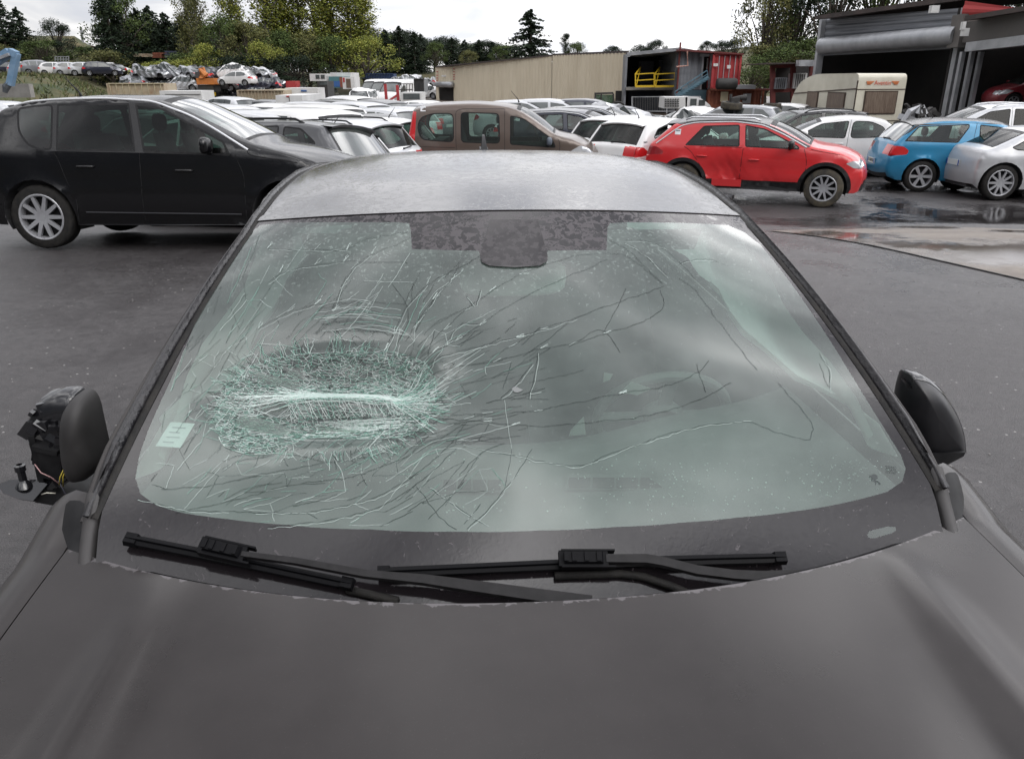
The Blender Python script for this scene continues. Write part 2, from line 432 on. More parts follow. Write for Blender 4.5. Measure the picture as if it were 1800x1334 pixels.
def dent(u, v):
    x, y = pjC(S0(u, v)); g = lambda x0, y0, sx, sy: math.exp(-((x - x0) / sx) ** 2 - ((y - y0) / sy) ** 2)
    return .036 * g(600, 655, 120, 26) + .022 * g(720, 668, 38, 34) + .030 * g(565, 742, 130, 20) + .008 * g(480, 700, 120, 45) - .009 * g(600, 700, 110, 9)
def Sd(u, v, h=0): return S0(u, v) + nS(u, v) * (h - dent(u, v))
def px2uv(px, py, h=0):
    u = (px - 900) / 640; v = .5
    for _ in range(14):
        f = lambda a, b: pjC(S0(a, b) + (nS(a, b) * h if h else Vector((0, 0, 0))))
        x, y = f(u, v); x1, y1 = f(u + 1e-3, v); x2, y2 = f(u, v + 1e-3)
        a, b, c, d_ = (x1 - x) * 1e3, (x2 - x) * 1e3, (y1 - y) * 1e3, (y2 - y) * 1e3
        det = a * d_ - b * c; du = ((px - x) * d_ - b * (py - y)) / det; dv = (a * (py - y) - c * (px - x)) / det
        u += max(-.3, min(.3, du)); v += max(-.3, min(.3, dv))
    return u, v
def gl(px, py, h=0): u, v = px2uv(px, py, h); return L_(Sd(u, v, h)), nS(u, v)
def in_poly(x, y, P):
    r = False; j = len(P) - 1
    for i in range(len(P)):
        xi, yi = P[i]; xj, yj = P[j]
        if (yi > y) != (yj > y) and x < (xj - xi) * (y - yi) / (yj - yi) + xi: r = not r
        j = i
    return r
def fillet(P, rad, n=4, closed=True, tags=None):
    out, ot = [], []; m = len(P); rad = rad if isinstance(rad, (list, tuple)) else [rad] * m
    for i in range(m):
        p = Vector(P[i][:2]); tg = tags[i] if tags else None
        if not closed and i in (0, m - 1): out.append(tuple(p)); ot.append(tg); continue
        a = Vector(P[i - 1][:2]); b = Vector(P[(i + 1) % m][:2]); la, lb = (a - p).length, (b - p).length
        k = min(rad[i], la * .48, lb * .48); s_ = p + (a - p) / la * k; e = p + (b - p) / lb * k
        for j in range(n + 1):
            t = j / n; out.append(tuple(s_ * (1 - t) ** 2 + p * 2 * t * (1 - t) + e * t * t))
            ot.append((tags[i - 1] if j < n / 2 else tg) if tags else None)
    return (out, ot) if tags else out
def resample(P, d, closed=True):
    o = []; m = len(P)
    for i in range(m if closed else m - 1):
        a = Vector(P[i]); b = Vector(P[(i + 1) % m]); k = max(1, int((b - a).length / d))
        for j in range(k): o.append(tuple(a.lerp(b, j / k)))
    if not closed: o.append(P[-1])
    return o
def cdt(outline, loops, grid_pts, keep=None):
    """triangulate the outline with the loops as constraints; returns 2D verts and faces"""
    V, E = [], []
    for lp in [outline] + loops:
        b = len(V); V += [Vector(p) for p in lp]; E += [(b + i, b + (i + 1) % len(lp)) for i in range(len(lp))]
    V += [Vector(p) for p in grid_pts]
    r = delaunay_2d_cdt(V, E, [], 0, 1e-5)
    fs = []
    for f in r[2]:
        cx = sum(r[0][i].x for i in f) / len(f); cy = sum(r[0][i].y for i in f) / len(f)
        if in_poly(cx, cy, outline): fs.append((list(f), cx, cy))
    return r[0], fs
def far_from(pts, loops, d):
    cell = {}
    for lp in loops:
        for p in lp: cell.setdefault((int(p[0] // d), int(p[1] // d)), []).append(p)
    o = []
    for p in pts:
        ci, cj = int(p[0] // d), int(p[1] // d); ok = True
        for i in (ci - 1, ci, ci + 1):
            for j in (cj - 1, cj, cj + 1):
                for w_ in cell.get((i, j), ()):
                    if (w_[0] - p[0]) ** 2 + (w_[1] - p[1]) ** 2 < d * d: ok = False
        if ok: o.append(p)
    return o
# --- materials of this car
def own_paint():
    m = bpy.data.materials.new('dusty_grey_paint'); m.use_nodes = True; t = m.node_tree; b = t.nodes['Principled BSDF']
    uvn = nd(t, 'ShaderNodeUVMap'); sp = nd(t, 'ShaderNodeSeparateXYZ'); t.links.new(uvn.outputs[0], sp.inputs[0])
    v = coords(t, 'Object'); n = tex_noise(t, 3.2, 6, .65, v); n2 = tex_noise(t, 32, 5, .62, v, 1.0); gr = tex_noise(t, 420, 2, .5, v)
    # lacquer peeling along the rear edge of the bonnet (uv.y = distance from that edge)
    edge = ramp(t, mth(t, 'ADD', mth(t, 'MULTIPLY', sp.outputs[1], 34), mth(t, 'MULTIPLY', n2, 1.5)), [(.80, .8), (.85, 0.0)])
    pa = mixc(t, ramp(t, n, [(.35, 0.0), (.7, 1.0)]), (.017, .0140, .0135), (.029, .0245, .024))
    pa = mixc(t, mth(t, 'MULTIPLY', ramp(t, gr, [(.66, 0.0), (.74, 1.0)]), .10), pa, (.16, .15, .15))
    t.links.new(mixc(t, edge, pa, (.13, .12, .125)), b.inputs['Base Color'])
    b.inputs['Metallic'].default_value = .3
    t.links.new(mth(t, 'ADD', ramp(t, n, [(.3, .24), (.7, .34)]), mth(t, 'MULTIPLY', edge, .2)), b.inputs['Roughness'])
    b.inputs['Coat Weight'].default_value = .22; b.inputs['Coat Roughness'].default_value = .15; b.inputs['Specular IOR Level'].default_value = .4
    MATS['own'] = m; return m
def wet_roof():
    """same paint under beads and films of rain"""
    m = bpy.data.materials.new('rain_wet_roof_paint'); m.use_nodes = True; t = m.node_tree; b = t.nodes['Principled BSDF']
    v = coords(t, 'Object'); n = tex_noise(t, 40, 6, .68, v, .6); n3 = tex_noise(t, 3, 4, .5, v)
    film = ramp(t, mth(t, 'ADD', n, mth(t, 'MULTIPLY', mth(t, 'SUBTRACT', n3, .5), .5)), [(.47, 0.0), (.50, 1.0)])
    b.inputs['Base Color'].default_value = (.014, .012, .013, 1); b.inputs['Metallic'].default_value = .2
    t.links.new(ramp(t, film, [(0, .24), (1, .19)]), b.inputs['Roughness'])
    b.inputs['Coat Weight'].default_value = .6; t.links.new(ramp(t, film, [(0, .13), (1, .08)]), b.inputs['Coat Roughness'])
    vo = nd(t, 'ShaderNodeTexVoronoi', feature='F1'); vo.inputs['Scale'].default_value = 75; t.links.new(v, vo.inputs['Vector'])
    h = mth(t, 'ADD', mth(t, 'MULTIPLY', film, .5), mth(t, 'MULTIPLY', ramp(t, vo.outputs[0], [(.0, 1.0), (.3, 0.0)]), .9))
    bp = nd(t, 'ShaderNodeBump'); bp.inputs['Strength'].default_value = .22; bp.inputs['Distance'].default_value = .0012
    t.links.new(h, bp.inputs['Height']); t.links.new(bp.outputs[0], b.inputs['Normal']); t.links.new(bp.outputs[0], b.inputs['Coat Normal'])
    MATS['roof'] = m; return m
def frit_mat():
    m = bpy.data.materials.new('black_frit'); m.use_nodes = True; t = m.node_tree; b = t.nodes['Principled BSDF']
    v = coords(t, 'Object'); n = tex_noise(t, 62, 5, .62, v, .9); sp = nd(t, 'ShaderNodeSeparateXYZ'); t.links.new(v, sp.inputs[0])
    top = ramp(t, sp.outputs[2], [(.0, 0.0), (1, 1.0)])  # object z 1.1..1.5
    hi = ramp(t, mth(t, 'SUBTRACT', sp.outputs[2], 1.0), [(.20, .16), (.44, .0)])
    stain = ramp(t, mth(t, 'SUBTRACT', n, hi), [(.49, 0.0), (.505, 1.0)])
    t.links.new(mixc(t, stain, (.013, .011, .0125), (.050, .043, .047)), b.inputs['Base Color'])
    t.links.new(ramp(t, stain, [(0, .07), (1, .28)]), b.inputs['Roughness']); b.inputs['Specular IOR Level'].default_value = .55
    bp = nd(t, 'ShaderNodeBump'); bp.inputs['Strength'].default_value = .15; bp.inputs['Distance'].default_value = .001
    t.links.new(n, bp.inputs['Height']); t.links.new(bp.outputs[0], b.inputs['Normal'])
    return m
def screen_mat():
    """laminated green glass with a film of grey dust (thickened to stand in for brighter cloud reflections), dried drops and mirror-like sky reflection"""
    m = bpy.data.materials.new('windscreen_glass'); m.use_nodes = True; t = m.node_tree; t.nodes.clear()
    o = nd(t, 'ShaderNodeOutputMaterial'); tr = nd(t, 'ShaderNodeBsdfTransparent'); g = nd(t, 'ShaderNodeBsdfGlossy'); df = nd(t, 'ShaderNodeBsdfDiffuse')
    tr.inputs[0].default_value = (.70, .87, .79, 1); g.inputs['Roughness'].default_value = .07; df.inputs[0].default_value = (.38, .455, .42, 1)
    fr = nd(t, 'ShaderNodeFresnel'); fr.inputs[0].default_value = 1.52
    v = coords(t, 'Object'); n = tex_noise(t, 5, 6, .62, v); n2 = tex_noise(t, 130, 4, .65, v, .6); sp = nd(t, 'ShaderNodeSeparateXYZ'); t.links.new(v, sp.inputs[0])
    upper = ramp(t, mth(t, 'SUBTRACT', sp.outputs[2], 1.0), [(.30, 0.0), (.44, .10)])
    drops = ramp(t, mth(t, 'ADD', n2, upper), [(.66, 0.0), (.70, 1.0)])
    fac = mth(t, 'ADD', ramp(t, n, [(.3, .12), (.7, .26)]), mth(t, 'MULTIPLY', drops, .22), clamp=True)  # dust film, thickened to brighten the glass in place of stronger cloud reflection
    a = nd(t, 'ShaderNodeMixShader'); t.links.new(fac, a.inputs[0]); t.links.new(tr.outputs[0], a.inputs[1]); t.links.new(df.outputs[0], a.inputs[2])
    c = nd(t, 'ShaderNodeMixShader'); t.links.new(mth(t, 'MULTIPLY', fr.outputs[0], 1.7, clamp=True), c.inputs[0]); t.links.new(a.outputs[0], c.inputs[1]); t.links.new(g.outputs[0], c.inputs[2])
    t.links.new(c.outputs[0], o.inputs[0]); return m
WB0 = pmat('seal_black', (.004, .004, .005), .6, 0, .1)
PAINT, ROOFP, FRIT, SCREEN = own_paint(), wet_roof(), frit_mat(), screen_mat()
WET_TRIM = noisy('wet_black_trim', (.012, .012, .014), (.03, .028, .03), 30, (.2, .42), bump=.2, bscale=60)
GREYTRIM = noisy('grey_faded_trim', (.028, .026, .026), (.045, .042, .042), 12, (.45, .65))
def cloth_mat():
    m = bpy.data.materials.new('airbag_cloth'); m.use_nodes = True; t = m.node_tree; t.nodes.clear(); o = nd(t, 'ShaderNodeOutputMaterial'); a = nd(t, 'ShaderNodeBsdfDiffuse'); b = nd(t, 'ShaderNodeBsdfTranslucent'); mx_ = nd(t, 'ShaderNodeMixShader')
    c_ = mixc(t, tex_noise(t, 9, 4, .5, coords(t, 'Object')), (.66, .70, .68), (.84, .87, .85)); t.links.new(c_, a.inputs[0]); t.links.new(c_, b.inputs[0]); mx_.inputs[0].default_value = .55
    t.links.new(a.outputs[0], mx_.inputs[1]); t.links.new(b.outputs[0], mx_.inputs[2]); t.links.new(mx_.outputs[0], o.inputs[0]); return m
# --- windscreen
clear_px = [(245, 800), (262, 752), (285, 700), (320, 625), (356, 540), (398, 470), (440, 409), (458, 396), (490, 392), (600, 391), (700, 391), (719, 393), (722, 404), (724, 438),
            (780, 440), (842, 441), (846, 458), (858, 467), (905, 470), (950, 467), (962, 458), (962, 441), (1010, 440), (1066, 440), (1068, 400), (1072, 393), (1100, 391), (1200, 392), (1280, 396),
            (1308, 408), (1336, 430), (1375, 478), (1420, 540), (1465, 608), (1515, 690), (1560, 762), (1584, 800), (1592, 824), (1586, 846), (1560, 864), (1500, 880), (1400, 898), (1300, 909), (1200, 918),
            (1080, 926), (950, 932), (800, 934), (650, 930), (500, 922), (400, 912), (320, 901), (275, 888), (247, 868), (238, 840)]
clear = resample([px2uv(*p) for p in clear_px], .03)
slot = [px2uv(*p) for p in ((1524, 940), (1528, 933), (1560, 925), (1574, 926), (1575, 932), (1568, 937), (1536, 946), (1527, 945))]
outl = resample([(-.955, -.13), (.955, -.13), (.985, -.05), (1, .01), (1, 1), (-1, 1), (-1, .01), (-.985, -.05)], .03)
gpts = [(-1 + .04 * i, -.04 + .04 * j) for i in range(51) for j in range(-3, 27)]
gpts += [(-.62 + .018 * i, .02 + .014 * j) for i in range(33) for j in range(34)]
gpts = far_from([p for p in gpts if in_poly(p[0], p[1], outl)], [clear, outl, slot], .012)
V2, F2 = cdt(outl, [clear, slot], gpts)
P3 = [L_(Sd(p.x, p.y)) for p in V2]
gm, fm = MB(), MB(); gm.weld = fm.weld = True
for f, cx, cy in F2:
    (gm if in_poly(cx, cy, clear) or in_poly(cx, cy, slot) else fm).face([P3[i] for i in f])
ws = gm.build('windscreen', SCREEN, CAR, smooth=True)
fo = fm.build('windscreen_border', FRIT, CAR, smooth=True)
for o in (ws, fo): o['label'] = 'smashed windscreen' if o is ws else 'black enamel border of the windscreen'
# --- cracks
light, mid, dark = pmat('crack_white', (.46, .54, .51), .3, 0, .8), pmat('crack_teal', (.15, .33, .26), .3, 0, .6), pmat('crack_dark', (.03, .036, .036), .9, 0, .08)
ck = MB(); rnd = random.Random(5)
UV = {}
def uvp(x, y):
    k = (round(x, 1), round(y, 1))
    if k not in UV: UV[k] = px2uv(x, y)
    return UV[k]
def crack(pts, w_, mi, jit=1.5, step=9, sub=True):
    P = resample(fillet(pts, 30, 3, closed=False), step, closed=False) if sub else pts
    A, N = [], []
    for i, (x, y) in enumerate(P):
        k = 0 if i in (0, len(P) - 1) else jit
        u, v = uvp(x + rnd.uniform(-k, k), y + rnd.uniform(-k, k))
        if not (-.985 < u < .985 and -.02 < v < .99): continue
        A.append(L_(Sd(u, v, .0012))); N.append(nS(u, v))
    if len(A) > 1: ck.ribbon(A, N, [w_ * .72 * (.75 + .5 * rnd.random()) for _ in A], mi)
LONG = [
 [(740, 640), (783, 623), (850, 608), (907, 593), (950, 580), (1013, 560), (1053, 543), (1100, 528), (1167, 503)],
 [(745, 655), (800, 645), (867, 637), (900, 627), (950, 613), (1000, 607), (1060, 587), (1117, 572), (1147, 557), (1168, 540), (1167, 527), (1160, 510)],
 [(760, 620), (800, 600), (843, 573), (887, 540), (933, 517), (983, 493), (1033, 473), (1067, 457)],
 [(740, 620), (780, 580), (817, 547), (860, 513), (913, 483), (967, 463), (1017, 448), (1073, 445), (1100, 448), (1140, 480), (1165, 500)],
 [(1070, 422), (1093, 433), (1113, 447), (1133, 470), (1163, 497)], [(1097, 427), (1133, 447), (1173, 487)],
 [(1100, 423), (1133, 422), (1167, 437), (1197, 463), (1220, 490)], [(1197, 463), (1227, 455), (1253, 458), (1280, 468)],
 [(1193, 490), (1220, 507), (1240, 533), (1263, 567), (1300, 613), (1330, 650)],
 [(700, 708), (760, 732), (800, 738), (850, 741), (900, 747), (947, 750), (1017, 745), (1133, 733), (1223, 708), (1285, 673)],
 [(790, 745), (850, 737), (900, 725), (939, 723), (1017, 708), (1087, 692), (1149, 684), (1196, 671), (1231, 653), (1246, 634)],
 [(800, 778), (850, 790), (900, 799), (958, 813), (997, 819), (1036, 817), (1063, 801), (1118, 782), (1172, 764), (1238, 747), (1318, 739), (1355, 758), (1421, 776), (1431, 758), (1425, 739), (1367, 673)],
 [(284, 860), (362, 856), (469, 831), (576, 813), (664, 803), (736, 764), (775, 735)], [(309, 902), (433, 874), (522, 849), (611, 842), (700, 810), (775, 774), (817, 742)],
 [(447, 902), (540, 902), (647, 881), (718, 845), (789, 785), (821, 742)], [(469, 927), (575, 916), (664, 895), (735, 852), (803, 788)],
 [(241, 877), (327, 899), (400, 899), (490, 902)], [(732, 856), (775, 913), (803, 931)], [(753, 856), (824, 906), (856, 923)], [(821, 930), (860, 895), (910, 830), (935, 790)],
 [(584, 547), (598, 508), (617, 474), (653, 447), (717, 422), (760, 402), (860, 378)], [(453, 580), (506, 549), (553, 536), (631, 530)],
 [(470, 499), (492, 480), (553, 466), (603, 461), (675, 461), (717, 463)], [(470, 438), (553, 440), (609, 440), (637, 422), (717, 408)],
 [(675, 616), (692, 588), (717, 535), (750, 500), (800, 473), (847, 450), (883, 430)], [(727, 577), (760, 527), (793, 493), (807, 467)], [(753, 645), (810, 567), (840, 570)],
 [(700, 600), (720, 560), (712, 530), (690, 500)], [(1000, 610), (1060, 572), (1090, 620)], [(1060, 587), (1075, 560), (1100, 508)], [(930, 700), (940, 660), (945, 620)],
 [(1225, 640), (1228, 660), (1240, 690)], [(1440, 620), (1460, 655), (1458, 690), (1440, 640)], [(820, 520), (835, 545), (845, 510)], [(880, 700), (905, 680), (935, 640)]]
def flow(x, y):
    a = -52 + (y - 640) * .03
    if y > 760: k = sst(760, 830, y) * sst(360, 470, x); a = a * (1 - k) + (-6 - max(0, x - 430) * .10) * k
    if x > 700: k = sst(700, 790, x) * (1 - sst(760, 830, y)); a = a * (1 - k) + (-24 + (y - 640) * .13) * k
    if y < 620 and 480 < x < 760: a = a + 14 * math.sin((x - 480) / 60)
    return R(a)
for P in LONG:
    crack(P, .0009, 2)
    if rnd.random() < .75: crack([(x + rnd.uniform(1, 3), y + rnd.uniform(1.5, 3)) for x, y in P[:max(3, int(len(P) * .7))]], .0008, 0, 2)
# white bruised stretches on the long cracks
for P in LONG[:4] + LONG[9:11] + LONG[20:26]:
    for _ in range(7):
        i = rnd.randrange(len(P) // 2 + 1); x, y = P[i]; a = rnd.uniform(0, 6.28)
        a = flow(x, y) if x < 900 else R(-15); a += rnd.gauss(0, .15); crack([(x, y), (x + 7 * math.cos(a), y + 7 * math.sin(a)), (x + 15 * math.cos(a), y + 15 * math.sin(a))], .0010, 0, 1, 6)
# eyebrow arcs above the crater
for k in range(17):
    y0 = 530 + k * 3 + rnd.uniform(-5, 5); x0 = 555 + rnd.uniform(-14, 60); x1 = 660 + rnd.uniform(-20, 64)
    crack([(x0, y0 + 12 - k * .4), ((x0 + x1) / 2, y0 - 4 + k * .3), (x1, y0 + 2 + k * .8)], .0009, rnd.choice((0, 0, 1, 2)))
# the flow of fine cracks round the crater: steep on the left, sweeping arcs below, fanning out to the right
for _ in range(560):
    z_ = rnd.random()
    if z_ < .36: x, y = rnd.uniform(250, 440), rnd.uniform(480, 900)
    elif z_ < .60: x, y = rnd.uniform(380, 820), rnd.uniform(765, 925)
    elif z_ < .80: x, y = rnd.uniform(720, 930), rnd.uniform(560, 790)
    else: x, y = rnd.uniform(440, 800), rnd.uniform(440, 625)
    if x < 240 + max(0, 900 - y) * .27 - 40 * (y > 800): continue
    dd = math.hypot((x - 575) / 1.9, y - 706)
    if rnd.random() > 1.25 - dd / 210: continue
    L = rnd.uniform(18, 120) * rnd.choice((.6, 1, 1)); off = rnd.gauss(0, .13); P = [(x, y)]; n_ = max(2, int(L / 9))
    for k in range(n_): a = flow(x, y) + off; x += 9 * math.cos(a); y += 9 * math.sin(a); P.append((x + rnd.uniform(-1, 1), y + rnd.uniform(-1, 1)))
    mi = rnd.choice((2, 2, 2, 1, 0) if dd > 120 else (2, 2, 1, 0))
    crack(P, rnd.uniform(.0005, .0010), mi, 0, 9, sub=False)
    if mi == 2 and rnd.random() < .3 and len(P) > 4: k = rnd.randrange(len(P) - 3); crack([(a_ + .8, b_ - .8) for a_, b_ in P[k:k + 3]], .0010, 0, 0, 9, sub=False)
# connected shards round the crater: a coarse net stretched along the flow
net = []
for _ in range(9000):
    x, y = rnd.uniform(245, 900), rnd.uniform(450, 925); dd = math.hypot((x - 575) / 1.9, y - 706)
    if dd < 70 or dd > 225 or x < 236 + max(0, 900 - y) * .27: continue
    sp_ = 7 + max(0, dd - 85) * .13; ca, sa = math.cos(flow(x, y)), math.sin(flow(x, y))
    if all((((x - a) * ca + (y - b) * sa) / 3.2) ** 2 + (-(x - a) * sa + (y - b) * ca) ** 2 > sp_ * sp_ * .5 for a, b in net): net.append((x, y))
nn = delaunay_2d_cdt([Vector(p) for p in net], [], [], 0, 1e-4); seen = set()
for f in nn[2]:
    for i in range(3):
        e = tuple(sorted((f[i], f[(i + 1) % 3])))
        if e in seen: continue
        seen.add(e); a, b = nn[0][e[0]], nn[0][e[1]]; L = (b - a).length
        if L > 110: continue
        an = math.atan2(b.y - a.y, b.x - a.x); m_ = (a + b) / 2; da = abs(math.atan(math.tan(an - flow(m_.x, m_.y))))
        if rnd.random() > (.85 if da < .35 else .20): continue
        crack([(a.x, a.y), (m_.x + rnd.uniform(-2, 2), m_.y + rnd.uniform(-2, 2)), (b.x, b.y)], rnd.uniform(.0004, .0008), rnd.choice((2, 2, 1, 0, 0)), .8, 7)
# short sprays at the rim of the crater
for _ in range(260):
    th = rnd.uniform(0, 6.283); x = 575 + 192 * math.cos(th) * .97; y = 706 + 88 * math.sin(th); L = rnd.uniform(8, 36); a = math.atan2(math.sin(th) * .8, math.cos(th)) + rnd.gauss(0, .35)
    crack([(x, y), (x + L * .5 * math.cos(a), y + L * .5 * math.sin(a)), (x + L * math.cos(a - .1), y + L * math.sin(a - .1))], rnd.uniform(.0005, .0010), rnd.choice((0, 1, 1, 2, 2)), 1.5, 9)
# crushed mesh of glass crumbs
pts = []
crater = [(372, 742), (380, 700), (402, 665), (425, 645), (470, 628), (540, 618), (620, 615), (700, 617), (745, 630), (765, 655), (768, 690), (760, 722), (752, 745), (720, 768), (650, 772), (560, 764), (520, 778), (480, 798), (430, 800), (392, 785)]
for _ in range(16000):
    x = rnd.uniform(370, 770); y = rnd.uniform(612, 802)
    if not in_poly(x, y, crater): continue
    if 510 < x < 680 and 702 < y < 722 and rnd.random() < .85: continue
    if 455 < x < 505 and 703 < y < 725: continue
    if all(((x - a) / 2.8) ** 2 + (y - b) ** 2 > 4.6 for a, b in pts[-1600:]): pts.append((x, y))
    if len(pts) > 4200: break
for _ in range(120):
    th = rnd.uniform(0, 6.283); k_ = 1 + abs(rnd.gauss(0, .13)); pts.append((575 + 196 * k_ * math.cos(th), 706 + 92 * k_ * math.sin(th)))
rr_ = delaunay_2d_cdt([Vector((a / 2.8, b)) for a, b in pts], [], [], 0, 1e-4)
seen = set()
for f in rr_[2]:
    for i in range(3):
        e = tuple(sorted((f[i], f[(i + 1) % 3])))
        if e in seen: continue
        seen.add(e); a, b = rr_[0][e[0]], rr_[0][e[1]]
        if (a - b).length > 16 or rnd.random() < (.16 if in_poly((a.x + b.x) * 1.4, (a.y + b.y) / 2, crater) else .5): continue
        mi = rnd.choice((0, 0, 1, 1, 2)) if a.y < 692 or a.y > 725 else rnd.choice((0, 0, 1))
        crack([(a.x * 2.8, a.y), (b.x * 2.8, b.y)], rnd.uniform(.0005, .0010), mi, 0, 50, sub=False)
# the bright ridge and the fans at its ends
for k in range(46):
    o_ = rnd.gauss(0, 7); x0 = rnd.uniform(400, 560)
    crack([(x0, 705 + o_ * 2.2 - (x0 - 400) * .13), (520, 692 + o_), (600, 697 + o_ * .6), (rnd.uniform(650, 712), 704 + o_ * .5)], rnd.uniform(.0009, .0019), rnd.choice((0, 0, 0, 1)))
for k in range(15):
    a = R(-62 + k * 7.4 + rnd.uniform(-2, 2)); L = rnd.uniform(55, 80) * (1.1 if k > 9 else 1)
    crack([(690, 706), (690 + L * .6 * math.cos(a), 706 + L * .5 * math.sin(a)), (690 + L * 1.15 * math.cos(a * .8), 704 + L * 1.1 * math.sin(a))], .0015, rnd.choice((0, 1)))
for k in range(26):
    x = 505 + k * 7.5; crack([(x, 700), (x + 6 + rnd.uniform(-5, 5), 712), (x + 16 + rnd.uniform(-6, 6), 726)], .0011, rnd.choice((0, 0, 1)))
for k in range(40):
    y = 738 + rnd.uniform(-9, 9); x = rnd.uniform(545, 620); crack([(x, y), (x + 55, y + rnd.uniform(-2, 2)), (x + rnd.uniform(70, 120), y + 2)], .0013, 0)
cko = ck.build('windscreen_cracks', (light, mid, dark), CAR, recalc=False)
cko['label'] = 'web of white and dark cracks round a crushed hollow in the windscreen'
# rain stains that dried on the glass as pale flakes, glass crumbs on the dashboard come below
fl = MB()
for (x, y, w_, h_) in ((908, 685, 24, 13),):
    c_ = [(x + w_ * .5 * math.cos(k * .7) * rnd.uniform(.5, 1), y + h_ * .5 * math.sin(k * .7) * rnd.uniform(.4, 1)) for k in range(9)]
    fl.face([gl(a, b, .0016)[0] for a, b in c_])
fl.build('loose_glass_flake', pmat('flake', (.20, .21, .21), .5, 0, .3), CAR, recalc=False)
# sticker marks: printed maker's marks in the lower corner, white papers
mk = MB()
def dabs(cx, cy, shapes):
    for (dx, dy, w_, h_, a) in shapes:
        c_ = []
        for k in range(8):
            t = k / 8 * 6.283; X, Y = w_ * math.cos(t), h_ * math.sin(t)
            c_.append((cx + dx + X * math.cos(a) - Y * math.sin(a), cy + dy + X * math.sin(a) + Y * math.cos(a)))
        mk.face([gl(x, y, .0008)[0] for x, y in c_])
dabs(1537, 838, [(0, 0, 6, 5, .4), (-7, -1, 2, 2, 0), (-5, 5, 2.2, 1.4, .5), (2, 9, 1.2, 5, -.2), (7, 9, 5, 1.1, .6), (-1, 6, 1.5, 1.5, 0), (9, 12, 2, 1.2, 0)])
for i in range(5):
    for k in range(6): dabs(1558 + k * 3.2 + (i % 2), 819 + i * 2.7 + k * .3, [(0, 0, 1.2, .6, 0)])
mk.build('printed_glass_mark', pmat('mark_ink', (.03, .04, .04), .5), CAR, recalc=False)
def decal(name, pts, mat, h=-.004):
    mb = MB(); mb.face([gl(x, y, h)[0] for x, y in pts]); return mb.build(name, mat, CAR, recalc=False)
decal('sensor_cover', [(862, 386), (945, 386), (955, 420), (963, 452), (960, 461), (948, 467), (905, 470), (860, 467), (847, 461), (844, 452), (852, 420)], noisy('sensor_dark', (.010, .007, .009), (.03, .025, .028), 60, (.08, .2), lo=.5, hi=.56), .0035)
pl_ = decal('paper_label', [(300, 741), (342, 743), (317, 787), (273, 784)], PAPER); pl_['label'] = 'white paper stuck inside the left of the windscreen'
mb = MB()
for k in range(4): f_ = .2 + .2 * k; x_, y_ = 300 - 26 * f_, 741 + 43 * f_; mb.face([gl(x_ + a_, y_ + b_, -.003)[0] for a_, b_ in ((8, 0), (32 - 5 * (k % 2), 1), (31 - 5 * (k % 2), 3), (7, 2))])
mb.build('faint_print', pmat('faint_ink', (.35, .37, .4), .7), CAR, recalc=False)
# --- bonnet
def Hrear(u): return Vector((.764 * u, q['hy'] + q['hyy'] * abs(u) ** 2.2, -.7220))
def hz(x, y, u):
    z = -.708 - .080 * (1.13 - y) - .10 * max(0, .35 - y) ** 2 - .016 * abs(u) ** 3
    z += .012 * math.exp(-((abs(x) - .58 - (1.0 - y) * .04) / .035) ** 2) - .006 * math.exp(-((abs(x) - .52) / .07) ** 2) * sst(1.1, .6, y)
    return z
NU, NV = 72, 46; G, UVg = [], []
for i in range(NV + 1):
    row, ur = [], []; t = i / NV
    for j in range(NU + 1):
        u = -1 + 2 * j / NU; a = Hrear(u); yf = -.16 + .10 * u * u; y = a.y + (yf - a.y) * t ** 1.1; x = u * (.764 + .012 * math.sin(t * 3.14) - .06 * t * t)
        z = hz(x, y, u); z += (-.722 - hz(a.x, a.y, u)) * math.exp(-t * 9)
        if t > .86: z -= ((t - .86) / .14) ** 2 * .10
        row.append(L_((x, y, z))); ur.append((u * .5 + .5, (a.y - y)))
    G.append(row); UVg.append(ur)
hood = MB(); hood.grid(G, 0, UVg)
lip = [[p + Vector((0, .004, -.004)) for p in G[0]], [p + Vector((0, .002, -.022)) for p in G[0]], [p + Vector((0, -.035, -.03)) for p in G[0]]]
hood.grid([G[0]] + lip, 0, [UVg[0]] * 4)
for j in (0, -1):
    sgn = -1 if j == 0 else 1
    hood.grid([[G[i][j] for i in range(NV + 1)], [G[i][j] + Vector((sgn * .002, 0, -.02)) for i in range(NV + 1)]], 0, [[UVg[i][j] for i in range(NV + 1)]] * 2)
hood.build('bonnet', PAINT, CAR, smooth=True, doubles=.0005, angle=40)
